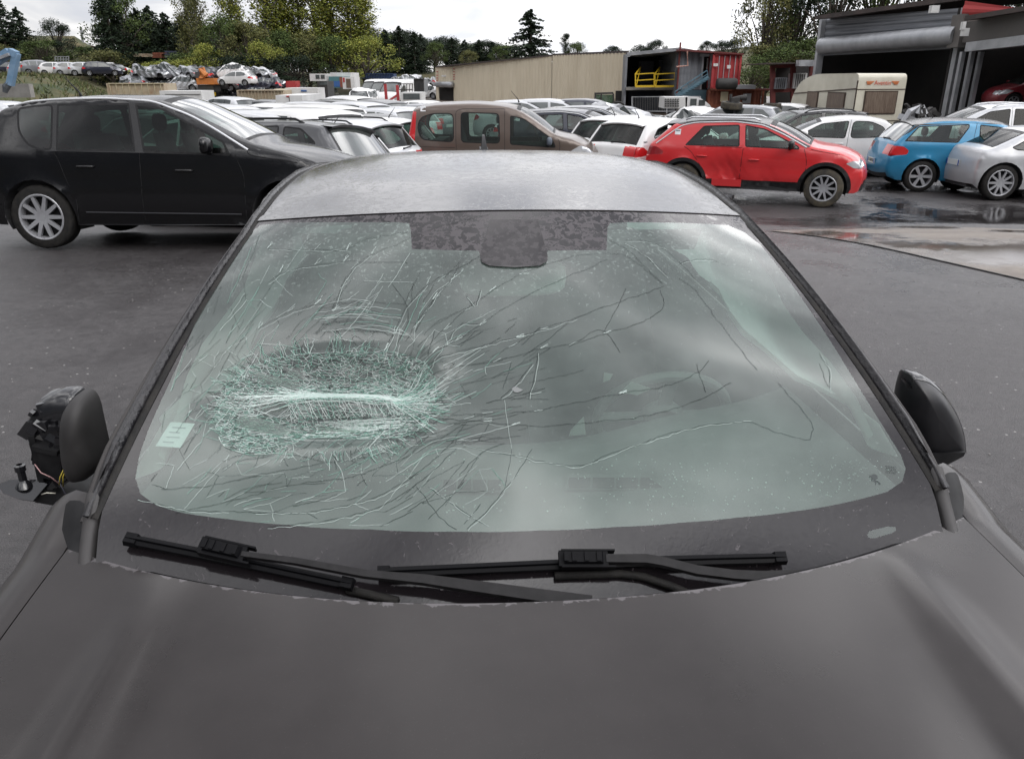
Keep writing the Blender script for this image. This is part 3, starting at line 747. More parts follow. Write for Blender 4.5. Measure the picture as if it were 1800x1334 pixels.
# --- roof
def roof_pt(u, t):
    f = Tc(u) + Vector((0, .012, .002)); yr = 4.15 - .1 * u * u; y = f.y + (yr - f.y) * t
    prof = [(1.7, -.30), (1.84, -.289), (2.2, -.264), (2.6, -.2515), (2.9, -.2525), (3.3, -.281), (3.8, -.345), (4.2, -.43)]
    zc = smooth_lerp(prof, y); hw = .612 + .02 * math.sin(min(1, t * 1.3) * 3.14) - .09 * max(0, t - .35) ** 1.5
    k = sst(0, .25, t); z = zc - (.0427 * (1 - k) * u * u + k * (.018 * u * u + .032 * u ** 6)) - (1 - k) * (0) ; z += (f.z - zc0(f.y) + .0427 * u * u) * (1 - k)
    return Vector((u * hw, y, z))
def smooth_lerp(P, x):
    if x <= P[0][0]: return P[0][1]
    for i in range(len(P) - 1):
        if x <= P[i + 1][0]:
            p0 = P[max(0, i - 1)]; p1 = P[i]; p2 = P[i + 1]; p3 = P[min(len(P) - 1, i + 2)]; h = p2[0] - p1[0]; t = (x - p1[0]) / h
            m1 = (p2[1] - p0[1]) / (p2[0] - p0[0]) * h; m2 = (p3[1] - p1[1]) / max(1e-6, p3[0] - p1[0]) * h
            return (2 * t ** 3 - 3 * t * t + 1) * p1[1] + (t ** 3 - 2 * t * t + t) * m1 + (-2 * t ** 3 + 3 * t * t) * p2[1] + (t ** 3 - t * t) * m2
    return P[-1][1]
def zc0(y): return smooth_lerp([(1.7, -.30), (1.84, -.289), (2.2, -.264), (2.6, -.2515), (2.9, -.2525), (3.3, -.281), (3.8, -.345), (4.2, -.43)], y)
RG = [[L_(roof_pt(-1 + 2 * j / 40, i / 44)) for j in range(41)] for i in range(45)]
rm = MB(); rm.grid(RG); rm.grid([[p + Vector((0, -.001, -.012)) for p in RG[0]], RG[0]])
rm.build('roof', ROOFP, CAR, smooth=True, angle=40)
mb = MB(); mb.grid([[L_(S0(-1 + 2 * j / 40, .994)) for j in range(41)], [L_(S0(-1 + 2 * j / 40, 1.0)) + Vector((0, .012, -.008)) for j in range(41)]])
mb.build('roof_seam', RUBBER, CAR, smooth=True)
# fin aerial at the back of the roof
fz = L_((.0, 3.52, zc0(3.52)))
mb = MB(); mb.box(fz + Vector((0, .05, .005)), (.035, .15, .012)); mb.grid([[fz + Vector((s_ * w_, dy, dz)) for dy, dz, w_ in ((-.05, .0, .016), (-.01, .03, .011), (.05, .062, .006), (.09, .066, .004), (.11, .0, .012))] for s_ in (-1, 1)])
mb.build('aerial', BLACK, CAR, smooth=True)
def shell(c_, ax, r, n=14, m_=22, fx=None, power=2.4):
    """superellipsoid; ax = three axis vectors, r = radii"""
    rows = []
    for i in range(n + 1):
        ph = -math.pi / 2 + math.pi * i / n; row = []
        for j in range(m_):
            th = 2 * math.pi * j / m_; f_ = lambda w_: math.copysign(abs(w_) ** (2 / power), w_)
            a, b_, d_ = f_(math.cos(ph)) * f_(math.cos(th)), f_(math.cos(ph)) * f_(math.sin(th)), f_(math.sin(ph))
            if fx: a, b_, d_ = fx(a, b_, d_)
            row.append(Vector(c_) + ax[0] * (a * r[0]) + ax[1] * (b_ * r[1]) + ax[2] * (d_ * r[2]))
        rows.append(row)
    return rows
# --- pillars and rails each side, with door frames below them
def edge_in(s_):
    P = [S0(s_, v) for v in [-.035 + i * .0609 for i in range(17)]] + [roof_pt(s_, t) for t in (.03, .08, .15, .25, .35, .5, .65, .8, .92, 1.0)]
    return P
def offs(i, n): return .034 if i < 17 else .03
for s_ in (-1, 1):
    P = edge_in(s_); rub, rail, fr_, chan = [], [], [], []
    for i, p in enumerate(P):
        t = (P[min(i + 1, len(P) - 1)] - P[max(i - 1, 0)]).normalized(); up = Vector((0, 0, 1)) if i > 18 else nS(s_ * .98, min(1, max(0, -.02 + i * .06)))
        sd = t.cross(up).normalized()
        if sd.x * s_ < 0: sd = -sd
        W_ = (.027 + .004 * (1 - min(1, i / 14))) * (1 if i > 2 else (.35, .62, .85)[i]); a = lambda o_, h: L_(p + sd * o_ + up * h)
        rub.append([a(-.004, .001), a(.002, .004), a(.008, .002), a(.012, -.006)])
        rail.append([a(.011, -.004), a(.014, .003), a(.020, .008), a(W_ * .7, .0095), a(W_, .004), a(W_ + .006, -.005), a(W_ + .008, -.018)])
        fr_.append(fr_[-1] if 0 else [a(W_ + .008, -.016), a(W_ + .016, -.012), a(W_ + .022, -.02), a(W_ + .024, -.06)])
    mb = MB(); mb.grid(rub); mb.build('windscreen_seal', RUBBER, CAR, smooth=True)
    mb = MB(); mb.grid(rail); mb.build('roof_rail', WET_TRIM, CAR, smooth=True)
    mb = MB(); mb.grid(fr_); mb.build('door_frame', PAINT, CAR, smooth=True)
    # side windows and body side
    rows = []
    Q = [fr_[i][3] for i in range(4, len(fr_))]
    for i, p in enumerate(Q):
        y = p.y; bx_ = s_ * (.815 - .05 * max(0, (y - .6)) ** 2 * .4); bz = 1.03 + .03 * sst(-.8, 2, y)
        b_ = Vector((bx_, y, min(bz, p.z - .01))); rows.append([p.lerp(b_, k / 6) + Vector((s_ * .02 * math.sin(k / 6 * 3.14), 0, 0)) for k in range(7)])
    mb = MB(); mb.grid(rows); mb.build('side_window', glassmat('side_glass', (.55, .66, .62), 1, .06), CAR, smooth=True)
    # body side: y stations with wheel arches
    ed = [G[k][-1 if s_ > 0 else 0] for k in range(NV + 1)]
    def edge_at(y):
        if y > ed[0].y:
            t = min(1, (y - ed[0].y) / .13); return ed[0].lerp(Vector((s_ * .765, ed[0].y + .13, CH - .688)), t)
        for k in range(NV):
            if ed[k + 1].y <= y <= ed[k].y: return ed[k].lerp(ed[k + 1], (ed[k].y - y) / max(1e-6, ed[k].y - ed[k + 1].y))
        return ed[-1]
    wing, door = [], []
    def arch_z(y, zb):
        for wy in (-1.22, 1.42):
            d_ = abs(y - wy)
            if d_ < .36: zb = max(zb, .32 + math.sqrt(.36 ** 2 - d_ ** 2))
        return zb
    def side_x(z, y): 
        t = .874 - .02 * sst(0, 1.8, y) - .20 * max(0, -1.5 - y) ** 1.5 - .10 * max(0, y - 1.4) ** 2
        return t - .06 * max(0, (.5 - z) / .3) ** 2
    for k in range(60):
        y = -2.12 + (1.30) * k / 59; e = edge_at(y); zb = arch_z(y, .22); o_ = Vector((s_ * .0045, 0, -.003)); xs_ = side_x(.8, y); ez = e.z; row = [e + o_ + Vector((0, 0, -.03)), e + o_, e + o_ + Vector((s_ * .012, 0, .001))]
        wdt = xs_ - abs(e.x) - .0165
        for a_, b_ in ((.3, -.004), (.55, -.013), (.75, -.026), (.88, -.042), (.95, -.062)): row.append(Vector((s_ * (abs(e.x) + .0165 + wdt * a_), y, ez + b_ * 1.1)))
        for m_ in range(9):
            z = (ez - .10) + (zb - ez + .10) * m_ / 8; row.append(Vector((s_ * side_x(z, y), y, z)))
        wing.append(row)
    mb = MB(); mb.grid(wing, 0, [[(0, 2)] * len(wing[0])] * len(wing)); mb.build('front_wing', PAINT, CAR, smooth=True, angle=60)
    for k in range(48):
        y = -.795 + 2.9 * k / 47; zb = arch_z(y, .22); top = 1.03 + .03 * sst(-.8, 2, y); row = [Vector((s_ * (side_x(1, y) - .07), y, top)), Vector((s_ * (side_x(1, y) - .035), y, top - .004))]
        for m_ in range(13):
            z = top - .03 + (zb - top + .03) * m_ / 12; row.append(Vector((s_ * (side_x(z, y) - .018 * math.exp(-m_ * 1.2) - .008 * math.exp(-((z - .80) / .03) ** 2)), y, z)))
        door.append(row)
    mb = MB(); mb.grid(door, 0, [[(0, 2)] * len(door[0])] * len(door)); mb.build('body_side', PAINT, CAR, smooth=True)
# nose, tail and underside
def wrap(y0, y1, z0, z1, xw, ylean):
    P = []
    for i in range(13):
        f_ = i / 12; z = z0 + (z1 - z0) * f_; row = []
        for j in range(25):
            u = -1 + j / 12; row.append(Vector((xw * u, y0 + (y1 - y0) * abs(u) ** 3 + ylean * math.sin(f_ * 3.14), z)))
        P.append(row)
    return P
mb = MB(); mb.grid(wrap(-2.34, -2.12, .25, .86, .74, -.05), 0, [[(0, 2)] * 25] * 13); mb.build('front_bumper', PAINT, CAR, smooth=True)
mb = MB(); mb.grid(wrap(2.25, 2.02, .25, 1.0, .80, .06), 0, [[(0, 2)] * 25] * 13); mb.build('rear_bumper', PAINT, CAR, smooth=True)
gr = RG[-1]; mb = MB(); mb.grid([gr, [Vector((p.x * 1.25, 2.16 - .1 * (p.x / .6) ** 2, 1.0)) for p in gr]]); mb.build('rear_window', GLASSD, CAR, smooth=True)
mb = MB(); mb.box((0, 0, .26), (1.55, 4.1, .04)); mb.box((0, -1.55, .62), (1.2, .9, .12)); mb.box((0, -.88, .68), (1.46, .05, .5)); mb.build('underside', CABIN, CAR)
# scuttle tray under the glass edge, flaps in the corners, bonnet seal
mb = MB(); P = []
for j in range(41):
    u = -1.12 + 2.24 * j / 40; a = Hrear(max(-1, min(1, u))); b_ = S0(max(-1, min(1, u)), -.03)
    P.append([L_((u * .764, a.y - .05, a.z - .05)), L_((u * .76, a.y + .01, a.z - .055)), L_((b_.x + (u - max(-1, min(1, u))) * .7, max(b_.y, a.y + .02), min(b_.z, a.z) - .09)), L_((b_.x * 1.02 + (u - max(-1, min(1, u))) * .6, b_.y + .03, b_.z - .10))])
mb.grid(P); mb.build('scuttle_tray', BLACK, CAR, smooth=True)
def surf(px, py, X): # point on the picture ray at lateral position X (car space)
    o = Vector((0, 0, CH)); r = ray(px, py); c_, s_ = math.cos(YW), math.sin(YW)
    d_ = Vector((r.x * c_ + r.y * s_, -r.x * s_ + r.y * c_, r.z)); o2 = Vector((-OX * c_, OX * s_, 0))
    t = (X - o2.x) / d_.x; return o2 + d_ * t
def surfy(px, py, Y):
    r = ray(px, py); c_, s_ = math.cos(YW), math.sin(YW)
    d_ = Vector((r.x * c_ + r.y * s_, -r.x * s_ + r.y * c_, r.z)); o2 = Vector((-OX * c_, OX * s_, 0))
    return o2 + d_ * ((Y - o2.y) / d_.y)
for s_ in (-1, 1):
    tp = [tuple(surf(x, y, X)) for x, y, X in ((1646, 822, .735), (1652, 842, .732), (1656, 862, .732), (1661, 885, .730), (1667, 908, .726), (1673, 932, .720), (1680, 965, .712))]
    mb = MB(); mb.grid([[L_((s_ * (x + o_), y, z + h)) for o_, h in ((-.012, -.02), (-.008, .001), (.002, .004), (.011, .001), (.015, -.02))] for x, y, z in tp])
    mb.build('corner_flap', GREYTRIM, CAR, smooth=True)
    mb = MB(); mb.grid([[L_((s_ * (x + .016 + o_), y + o_ * .5, z + h)) for o_, h in ((0, -.018), (.010, -.014), (.022, -.016), (.034, -.02), (.045, -.03))] for x, y, z in tp]); mb.build('wing_gutter', BLACK, CAR, smooth=True)
mb = MB(); mb.tube([L_(Hrear(-.985 + 1.97 * k / 40) + Vector((0, .016, -.022))) for k in range(41)], .008, 8); mb.build('bonnet_seal', WB0, CAR, smooth=True)
# --- wipers
WB = pmat('wiper_black', (.004, .004, .005), .5, 0, .12); WG = noisy('wiper_grey', (.010, .0095, .010), (.02, .019, .02), 40, (.4, .55), spec=.22)
def blade(pts, conn, arm, hh=.02):
    root = MB()
    C_ = [gl(x, y, hh) for x, y in resample(pts, 26, closed=False)]; rows = []
    for i, (p, n) in enumerate(C_):
        t = (C_[min(i + 1, len(C_) - 1)][0] - C_[max(i - 1, 0)][0]).normalized(); sd = t.cross(n).normalized()
        if sd.y > 0: sd = -sd
        k = .78 if i in (0, len(C_) - 1) else 1
        rows.append([p + sd * a * k + n * h * k for a, h in ((-.008, -.006), (-.0075, .0), (-.002, .0075), (.0015, .008), (.003, .003), (.009, .001), (.0095, -.005), (.002, -.007), (.002, -.018), (-.001, -.018), (-.001, -.007))])
    root.grid(rows, close=True); o = root.build('wiper_blade', WB, CAR, smooth=True, angle=35)
    for (p, n), (p2, _) in ((C_[0], C_[1]), (C_[-1], C_[-2])):
        t = (p2 - p).normalized(); m = Matrix((t, t.cross(n).normalized(), n)).transposed() if True else None
        ends = MB(); ends.box(p + t * .008 - n * .002, (.022, .020, .014), m, taper=.85); ends.build('end_cap', WB, o, bevel=.003)
    c_ = MB(); a, n = gl(*conn[0], hh + .012); b_, _ = gl(*conn[1], hh + .012); t = (b_ - a); m = Matrix((t.normalized(), t.normalized().cross(n).normalized(), n)).transposed()
    c_.box((a + b_) / 2, (t.length, .026, .013), m); c_.box((a + b_) / 2 + n * .010, (t.length * .8, .019, .007), m, taper=.9)
    for k in (-.36, -.2, .05, .3): c_.box((a + b_) / 2 + t * k + n * .0150, (t.length * .09, .015, .003), m)
    for k in (-1, 1): c_.box((a + b_) / 2 + t * .1 + m.col[1] * .0135 * k, (t.length * 1.1, .003, .015), m)
    c_.build('wiper_joint', WB, CAR, bevel=.0015)
    P = [gl(x, y, hh + .016)[0] for x, y in arm[0]]; n = gl(*arm[0][0], 0)[1]; rows = []
    for i, p in enumerate(P):
        t = (P[min(i + 1, len(P) - 1)] - P[max(i - 1, 0)]).normalized(); sd = t.cross(n).normalized(); k = arm[1][i]
        rows.append([p + sd * k + n * -.004, p + sd * k * .8 + n * .004, p - sd * k * .8 + n * .004, p - sd * k + n * -.004])
    am = MB(); am.grid(rows, close=True); am.build('wiper_arm', WG, CAR, smooth=True, angle=40)
blade([(222, 945), (350, 970), (480, 997), (618, 1026)], ((352, 958), (432, 976)), ([(425, 974), (520, 986), (640, 1008), (700, 1014), (745, 1018), (830, 1030), (930, 1044), (1040, 1058)], [.005, .006, .007, .008, .009, .011, .012, .012]))
blade([(665, 1005), (800, 999), (975, 991), (1180, 984), (1380, 979)], ((982, 983), (1068, 983)), ([(1065, 982), (1135, 982), (1165, 987), (1225, 1002), (1290, 1010), (1345, 1013), (1410, 1012)], [.008, .009, .009, .009, .009, .010, .012]))
mb = MB(); mb.tube([gl(x, y, .008)[0] for x, y in ((975, 1012), (1090, 1008), (1130, 1013), (1180, 1030), (1225, 1050))], .007, 8); mb.build('washer_hose', RUBBER, CAR, smooth=True)
mb = MB(); mb.tube([gl(x, y, .006)[0] for x, y in ((610, 1036), (650, 1045), (700, 1056))], .007, 8); mb.build('washer_hose', RUBBER, CAR, smooth=True)
# --- wing mirrors
GLOSSB = pmat('gloss_black', (.01, .01, .012), .16, 0, .6, .6)
# right-hand one, whole
def pillow(outl, Yc, layers, name, mat, parent, bulge=(0, 0)):
    """picture outline at lateral plane Yc (car space y), swollen through the layers (scale, dy)"""
    P = [L_(surfy(x, y, Yc)) for x, y in outl]; c_ = sum(P, Vector()) / len(P); rows = []
    for k, dy in layers: rows.append([c_ + (p - c_) * k + Vector((bulge[0] * (1 - k), dy, bulge[1] * (1 - k))) for p in P])
    mb = MB(); mb.grid(rows, close=True); mb.face(rows[0]); mb.face(rows[-1][::-1]); return mb.build(name, mat, parent, smooth=True, angle=60), rows, c_
om = resample(fillet([(1598, 655), (1625, 660), (1655, 684), (1681, 725), (1694, 765), (1696, 800), (1650, 816), (1606, 800), (1585, 745), (1584, 715), (1590, 680)], [5, 20, 30, 30, 25, 6, 20, 20, 15, 10, 10], 4), 9)
mir, rows, mc = pillow(om, 1.62, [(.12, -.052), (.30, -.051), (.5, -.047), (.68, -.039), (.82, -.028), (.92, -.014), (.98, .0), (1, .015), (.98, .035), (.90, .05)], 'wing_mirror', noisy('satin_black', (.010, .010, .012), (.018, .018, .02), 9, (.28, .42)), CAR)
n_ = len(om); mb = MB(); ids = [k for k in range(n_) if om[k][1] < 795 and (om[k][0] > 1592)]
ring = [[Vector(rows[5][k]) + Vector((0, -.002, 0)), Vector(rows[6][k]) + (Vector(rows[6][k]) - mc) * .02 + Vector((0, -.008, 0)), Vector(rows[7][k]) + (Vector(rows[7][k]) - mc) * .03, Vector(rows[7][k]) + Vector((0, .006, 0))] for k in ids]
mb.grid(ring); mb.build('rim', GLOSSB, mir, smooth=True)
mb = MB(); P = [L_(surfy(x, y, 1.57)) for x, y in ((1625, 800), (1697, 795), (1694, 802), (1660, 820), (1650, 822), (1612, 796))]; mb.face(P); mb.face([p + Vector((0, .08, 0)) for p in P][::-1])
for k in range(6): mb.face([P[k], P[k - 1], P[k - 1] + Vector((0, .08, 0)), P[k] + Vector((0, .08, 0))])
mb.build('mirror_foot', BLACK, mir)
mb = MB(); mb.tube([mc + Vector((-.01, .04, -.075)), Vector((.87, mc.y + .05, mc.z - .085)), Vector((.80, mc.y + .06, 1.0))], [.035, .03, .032], 10); mb.build('mirror_arm', BLACK, mir, smooth=True)
# left-hand one, cover torn off
mc = L_(surf(118, 780, -.97)) + Vector((.022, 0, 0)); ax = [Vector((.97, -.15, 0)), Vector((.15, .97, 0)), Vector((0, 0, 1))]
def fx2(a, b_, d_):
    if d_ < -.6: d_ = -.6 + (d_ + .6) * .3
    if b_ > 0: b_ *= .45
    return a, b_, d_
SM = noisy('matt_grey_plastic', (.022, .021, .021), (.036, .034, .034), 9, (.5, .65))
def half(a, b_, d_):
    a, b_, d_ = fx2(a, b_, d_); return max(a, .12 - .1 * d_ * d_), b_, d_
om = resample(fillet([(137, 694), (152, 704), (160, 722), (168, 760), (178, 803), (176, 822), (150, 848), (125, 850), (112, 815), (108, 760), (110, 722), (122, 704)], [10, 14, 14, 20, 12, 10, 20, 10, 20, 20, 20, 10], 4), 8)
mir2, rows, _c = pillow(om, 1.50, [(.1, -.046), (.25, -.045), (.45, -.042), (.65, -.036), (.80, -.027), (.91, -.014), (.97, .0), (1, .02), (.98, .05)], 'broken_wing_mirror', SM, CAR); pillow(resample(fillet([(62, 712), (92, 694), (132, 692), (136, 848), (108, 846), (76, 830), (50, 792), (40, 748)], 14, 3), 10), 1.53, [(.5, -.006), (.9, -.004), (1, .01), (.98, .05)], 'mirror_housing', GLOSSB, mir2)
mir2['label'] = 'wing mirror with its cover torn off and loose wires'
def inner(a, b_, d_):
    a, b_, d_ = fx2(a, b_, d_); k = .80 + .10 * math.sin(9 * d_ + 4 * a) * math.cos(7 * a + 3) + rnd.uniform(-.035, .035)
    return a * k, b_ * .62 + rnd.uniform(-.05, .05), d_ * (k + .12)
mb = MB(); mb.grid(shell(mc + Vector((-.005, 0, .01)), ax, (.080, .07, .106), n=22, m_=34, fx=inner, power=2.3), close=True)
for k in range(60):
    a = rnd.uniform(0, 6.28); r_ = rnd.uniform(.02, .075); c_ = mc + ax[0] * (-.035 + r_ * .62 * math.cos(a)) + Vector((0, -.052 + rnd.uniform(-.012, .016), .01 + r_ * 1.25 * math.sin(a)))
    mb.box(c_, (rnd.uniform(.006, .04), .012, rnd.uniform(.004, .03)), Matrix.Rotation(rnd.uniform(-1, 1), 3, 'Y') @ Matrix.Rotation(rnd.uniform(-.6, .6), 3, 'Z'))
mb.build('mirror_innards', GLOSSB, mir2)
mb = MB(); mb.box(mc + Vector((-.026, -.06, -.015)), (.044, .028, .06), Matrix.Rotation(.12, 3, 'Y')); mb.box(mc + Vector((-.027, -.066, .022)), (.05, .028, .011), Matrix.Rotation(.3, 3, 'Y')); mb.bar(mc + Vector((-.055, -.06, .05)), mc + Vector((-.058, -.06, -.055)), .010, .012)
mb.build('motor_box', BLACK, mir2, bevel=.003)
rim_pts = [mc + ax[0] * (-.080 * math.cos(a)) + Vector((0, -.035, .01 + .104 * math.sin(a))) for a in [R(-62 + 150 * k / 16) for k in range(17)]]
mb = MB(); mb.tube(rim_pts, .005, 6); mb.grid([[mc + ax[0] * x + Vector((0, -.03 + dy, .116 - (x + .01) ** 2 * 5 + dz)) for x in [-.042 + .010 * k for k in range(9)]] for dy, dz in ((-.01, .0), (.0, .006), (.05, .005))]); mb.build('broken_rim', GLOSSB, mir2, smooth=True)
for nm, col, pts_ in (('yellow_wire', (.5, .4, .06), ((.012, -.09, -.01), (.002, -.098, -.03), (-.006, -.092, -.05))), ('yellow_wire', (.45, .4, .08), ((.018, -.088, -.008), (.008, -.097, -.028), (.0, -.09, -.055))),
                      ('pink_wire', (.42, .25, .25), ((-.046, -.09, -.002), (-.03, -.103, -.015), (-.014, -.1, -.028), (-.006, -.09, -.05))), ('white_wire', (.6, .58, .5), ((-.05, -.085, -.075), (-.035, -.092, -.068), (-.02, -.088, -.072))), ('grey_wire', (.06, .06, .08), ((-.006, -.092, -.04), (.0, -.09, -.07), (.008, -.085, -.09)))):
    mb = MB(); mb.tube([mc + Vector(p) for p in pts_], .0012, 6); mb.build(nm, pmat('w_' + nm, col, .4), mir2, smooth=True)
mb = MB(); mb.grid([[mc + Vector((x, y_, z + zz_)) for y_, zz_ in ((-.06, .0), (-.065, -.03), (.05, -.035), (.05, .0))] for x, z in ((-.08, -.075), (-.02, -.09), (.05, -.10), (.12, -.118), (.19, -.14))], close=True); mb.build('mirror_foot', BLACK, mir2, smooth=True, angle=40)
dp = L_(surf(42, 855, -1.04)); mb = MB()
P = [Vector((-.052, .0)), Vector((-.035, -.018)), Vector((0, -.028)), Vector((.028, -.03)), Vector((.046, .008)), Vector((.02, .016)), Vector((-.03, .012))]
mt = Matrix.Rotation(.12, 3, 'Y') @ Matrix.Rotation(.75, 3, 'X')
top_ = [dp + mt @ Vector((p.x, p.y, .003)) for p in P]; bot_ = [dp + mt @ Vector((p.x, p.y, -.004)) for p in P]; mb.face(top_); mb.face(bot_[::-1])
for i in range(7): mb.face([top_[i], top_[i - 1], bot_[i - 1], bot_[i]])
mb.lathe([(.018, .0), (.012, .012), (.008, .016), (.008, .036), (.011, .038), (.011, .05), (.006, .052)], 'Z', dp + Vector((.002, 0, 0)), 14); mb.build('dangling_lamp', GLOSSB, mir2, smooth=True, angle=35)
mb = MB(); mb.tube([mc + Vector((.07, .03, -.09)), Vector((-.87, mc.y + .04, mc.z - .10)), Vector((-.80, mc.y + .05, 1.0))], [.035, .03, .032], 10); mb.build('mirror_arm', BLACK, mir2, smooth=True)
# --- wheels, cabin
DASH = noisy('dashboard_plastic', (.13, .135, .135), (.18, .185, .185), 7, (.55, .75), bump=.05, bscale=200)
LIN = noisy('light_lining', (.42, .42, .40), (.5, .5, .48), 5, (.9, 1)); BAG = cloth_mat()
mb = MB(); P = []
for i in range(13):
    y = 1.0 + .07 * i; row = []
    for j in range(31):
        x = -.73 + 1.46 * j / 30; y = Bc(x / .7184).y + .03 + .062 * i; z = -.80 - .015 * (i / 12) + .03 * math.exp(-((x - .40) / .2) ** 2) * sst(3, 11, i) - .18 * max(0, i - 10) / 2 - .0 + .07 * abs(x / .74) ** 2.5 - .01
        row.append(L_((x, y, z)))
    P.append(row)
mb.grid(P); mb.build('dashboard', DASH, CAR, smooth=True)
for x0, x1, yy in ((772, 898, 852), (992, 1182, 848)):
    o = MB(); fr2 = MB()
    def dp_(px, py, h=0):
        r = surfy(px, py, 1.5); t = surfy(px, py, 1.0); d_ = r - t; k = (-.812 + h - t.z) / d_.z; return L_(t + d_ * k)
    w_ = x1 - x0
    fr2.grid([[dp_(x, yy - 15, .004) for x in (x0 + 6, x1 - 24)], [dp_(x, yy + 13, .004) for x in (x0, x1)]])
    nv = 4
    for k in range(nv):
        a, b_ = x0 + 8 + (w_ - 22) * k / nv, x0 + 4 + (w_ - 22) * (k + 1) / nv
        o.face([dp_(a, yy + 9, .008), dp_(b_, yy + 9, .008), dp_(b_, yy - 9, .008), dp_(a, yy - 9, .008)])
    ob = fr2.build('demister_vent', pmat('vent_frame', (.17, .175, .175), .5), CAR, recalc=False); o.build('slot', CABIN, ob, recalc=False)
cr = MB()
for k in range(420):
    px_, py_ = rnd.choice(((rnd.gauss(1200, 90), rnd.gauss(850, 26)), (rnd.gauss(1480, 45), rnd.gauss(830, 22)), (rnd.uniform(780, 1480), rnd.uniform(800, 905)), (rnd.uniform(480, 800), rnd.uniform(780, 860))))
    p = dp_(px_, py_, .012 + .07 * abs((px_ - 920) / 640) ** 3); e = rnd.uniform(.0012, .0034); m_ = Matrix.Rotation(rnd.uniform(0, 3), 3, 'Z')
    cr.box(p, (e, e * .8, e * .5), m_)
tag(cr.build('glass_crumbs', pmat('crumb', (.75, .8, .78), .15, 0, 1), CAR), 'crumbs of broken glass on the dashboard', kind='stuff')
sw = L_((.43, 1.93, -.87)); m_ = Matrix.Rotation(R(-58), 3, 'X'); mb = MB(); P = []
for k in range(49):
    a = 2 * math.pi * k / 48; P.append([sw + m_ @ Vector(((.178 + .014 * math.cos(b_)) * math.cos(a), (.178 + .014 * math.cos(b_)) * math.sin(a), .014 * math.sin(b_))) for b_ in [k2 * math.pi / 4 for k2 in range(9)]])
mb.grid(P); mb.lathe([(.001, .02), (.05, .018), (.062, 0), (.05, -.02)], 'Z', (0, 0, 0), 20)
n0 = len(mb.v) - 84
for i in range(n0, len(mb.v)): mb.v[i] = tuple(sw + m_ @ Vector(mb.v[i]))
for a in (0, 3.14, 4.71): mb.bar(sw, sw + m_ @ Vector((.175 * math.cos(a), .175 * math.sin(a), 0)), .035, .012)
mb.build('steering_wheel', noisy('wheel_leather', (.12, .125, .125), (.17, .175, .175), 9, (.5, .7)), CAR, smooth=True, angle=40)
def seat(mb, x, y, z0, w_, h=.62):
    rows = []
    for i in range(10):
        t = i / 9; hw = w_ / 2 * (1 - .25 * t * t); z = z0 + h * t; yy = y + .16 * t; dpt = .07 * (1 - .3 * t)
        rows.append([Vector((x + hw * math.copysign(abs(math.cos(a)) ** .6, math.cos(a)), yy + dpt * math.copysign(abs(math.sin(a)) ** .6, math.sin(a)), z)) for a in [k * math.pi / 8 for k in range(17)]])
    mb.grid(rows); mb.face([rows[-1][k] for k in range(16)])
    rows = shell((x, y + .17, z0 + h + .12), [Vector((1, 0, 0)), Vector((0, 1, 0)), Vector((0, 0, 1))], (.13, .05, .09), 8, 14, power=3); mb.grid(rows, close=True)
    mb.bar((x - .05, y + .16, z0 + h - .02), (x - .05, y + .17, z0 + h + .06), .012); mb.bar((x + .05, y + .16, z0 + h - .02), (x + .05, y + .17, z0 + h + .06), .012)
    mb.box((x, y - .25, z0 - .02), (w_, .5, .14))
for x in (-.37, .37):
    mb = MB(); seat(mb, x, .55, .55, .5); mb.build('front_seat', SEAT, CAR, smooth=True, angle=50)
mb = MB(); [seat(mb, x, 1.45, .55, .46) for x in (-.42, 0, .42)]; mb.build('rear_seat', SEAT, CAR, smooth=True, angle=50)
mb = MB(); P = [[L_(roof_pt(-.94 + 1.88 * j / 12, t) + Vector((0, 0, -.035))) for j in range(13)] for t in (.02, .2, .4, .6, .8, 1)]; mb.grid(P); mb.build('headlining', LIN, CAR, smooth=True)
for s_ in (-1, 1):
    mb = MB(); a = L_((s_ * .12, 1.93, -.345)); mb.grid([[L_((s_ * x, y, z)) for x in (.10, .25, .40, .50)] for y, z in ((1.86, -.345), (1.93, -.36), (1.98, -.42))]); mb.build('sun_visor', LIN, CAR, smooth=True)
    # deployed curtain airbag
    P = []
    for i in range(28):
        t = i / 27; y = 1.30 + 2.4 * t; row = []
        top = S0(s_, min(1, max(0, (y - 1.18) / .78))) if y < 1.95 else roof_pt(s_, (y - 1.95) / 2.1)
        for k in range(8):
            f_ = k / 7; drop = (.05 + .20 * sst(1.3, 1.9, y)) * f_
            row.append(L_((top.x - s_ * (.03 + .035 * math.sin(f_ * 3.1) + .012 * math.sin(y * 16 + s_)) + s_ * .06 * f_, y, top.z - .03 - drop)))
        P.append(row)
    mb = MB(); mb.grid(P); ab = mb.build('curtain_airbag', BAG, CAR, smooth=True); mb = MB(); mb.tube([r_[-1] + Vector((0, 0, .004 * math.sin(i_ * 2.1))) for i_, r_ in enumerate(P[2:12])], .010, 8); mb.build('rolled_hem', BAG, ab, smooth=True)
    # door inner panel
    mb = MB(); mb.grid([[Vector((s_ * x, y, z)) for x, z in ((.80, .98), (.76, .99), (.73, .9), (.74, .6), (.74, .3))] for y in (-.75, -.3, .5, 1.4, 2.0)]); mb.build('door_trim', CABIN, CAR, smooth=True)
mb = MB(); mb.grid(shell(L_(surfy(902, 488, 1.90)), [Vector((1, 0, 0)), Vector((0, 1, 0)), Vector((0, 0, 1))], (.134, .02, .046), 10, 24, power=4), close=True); mb.build('rear_view_mirror', pmat('mirror_back', (.62, .67, .65), .4), CAR, smooth=True)
mb = MB(); mb.bar(L_(surfy(902, 485, 1.96)), L_(surfy(902, 450, 1.90)), .05, .04); mb.build('mirror_stem', BLACK, CAR)
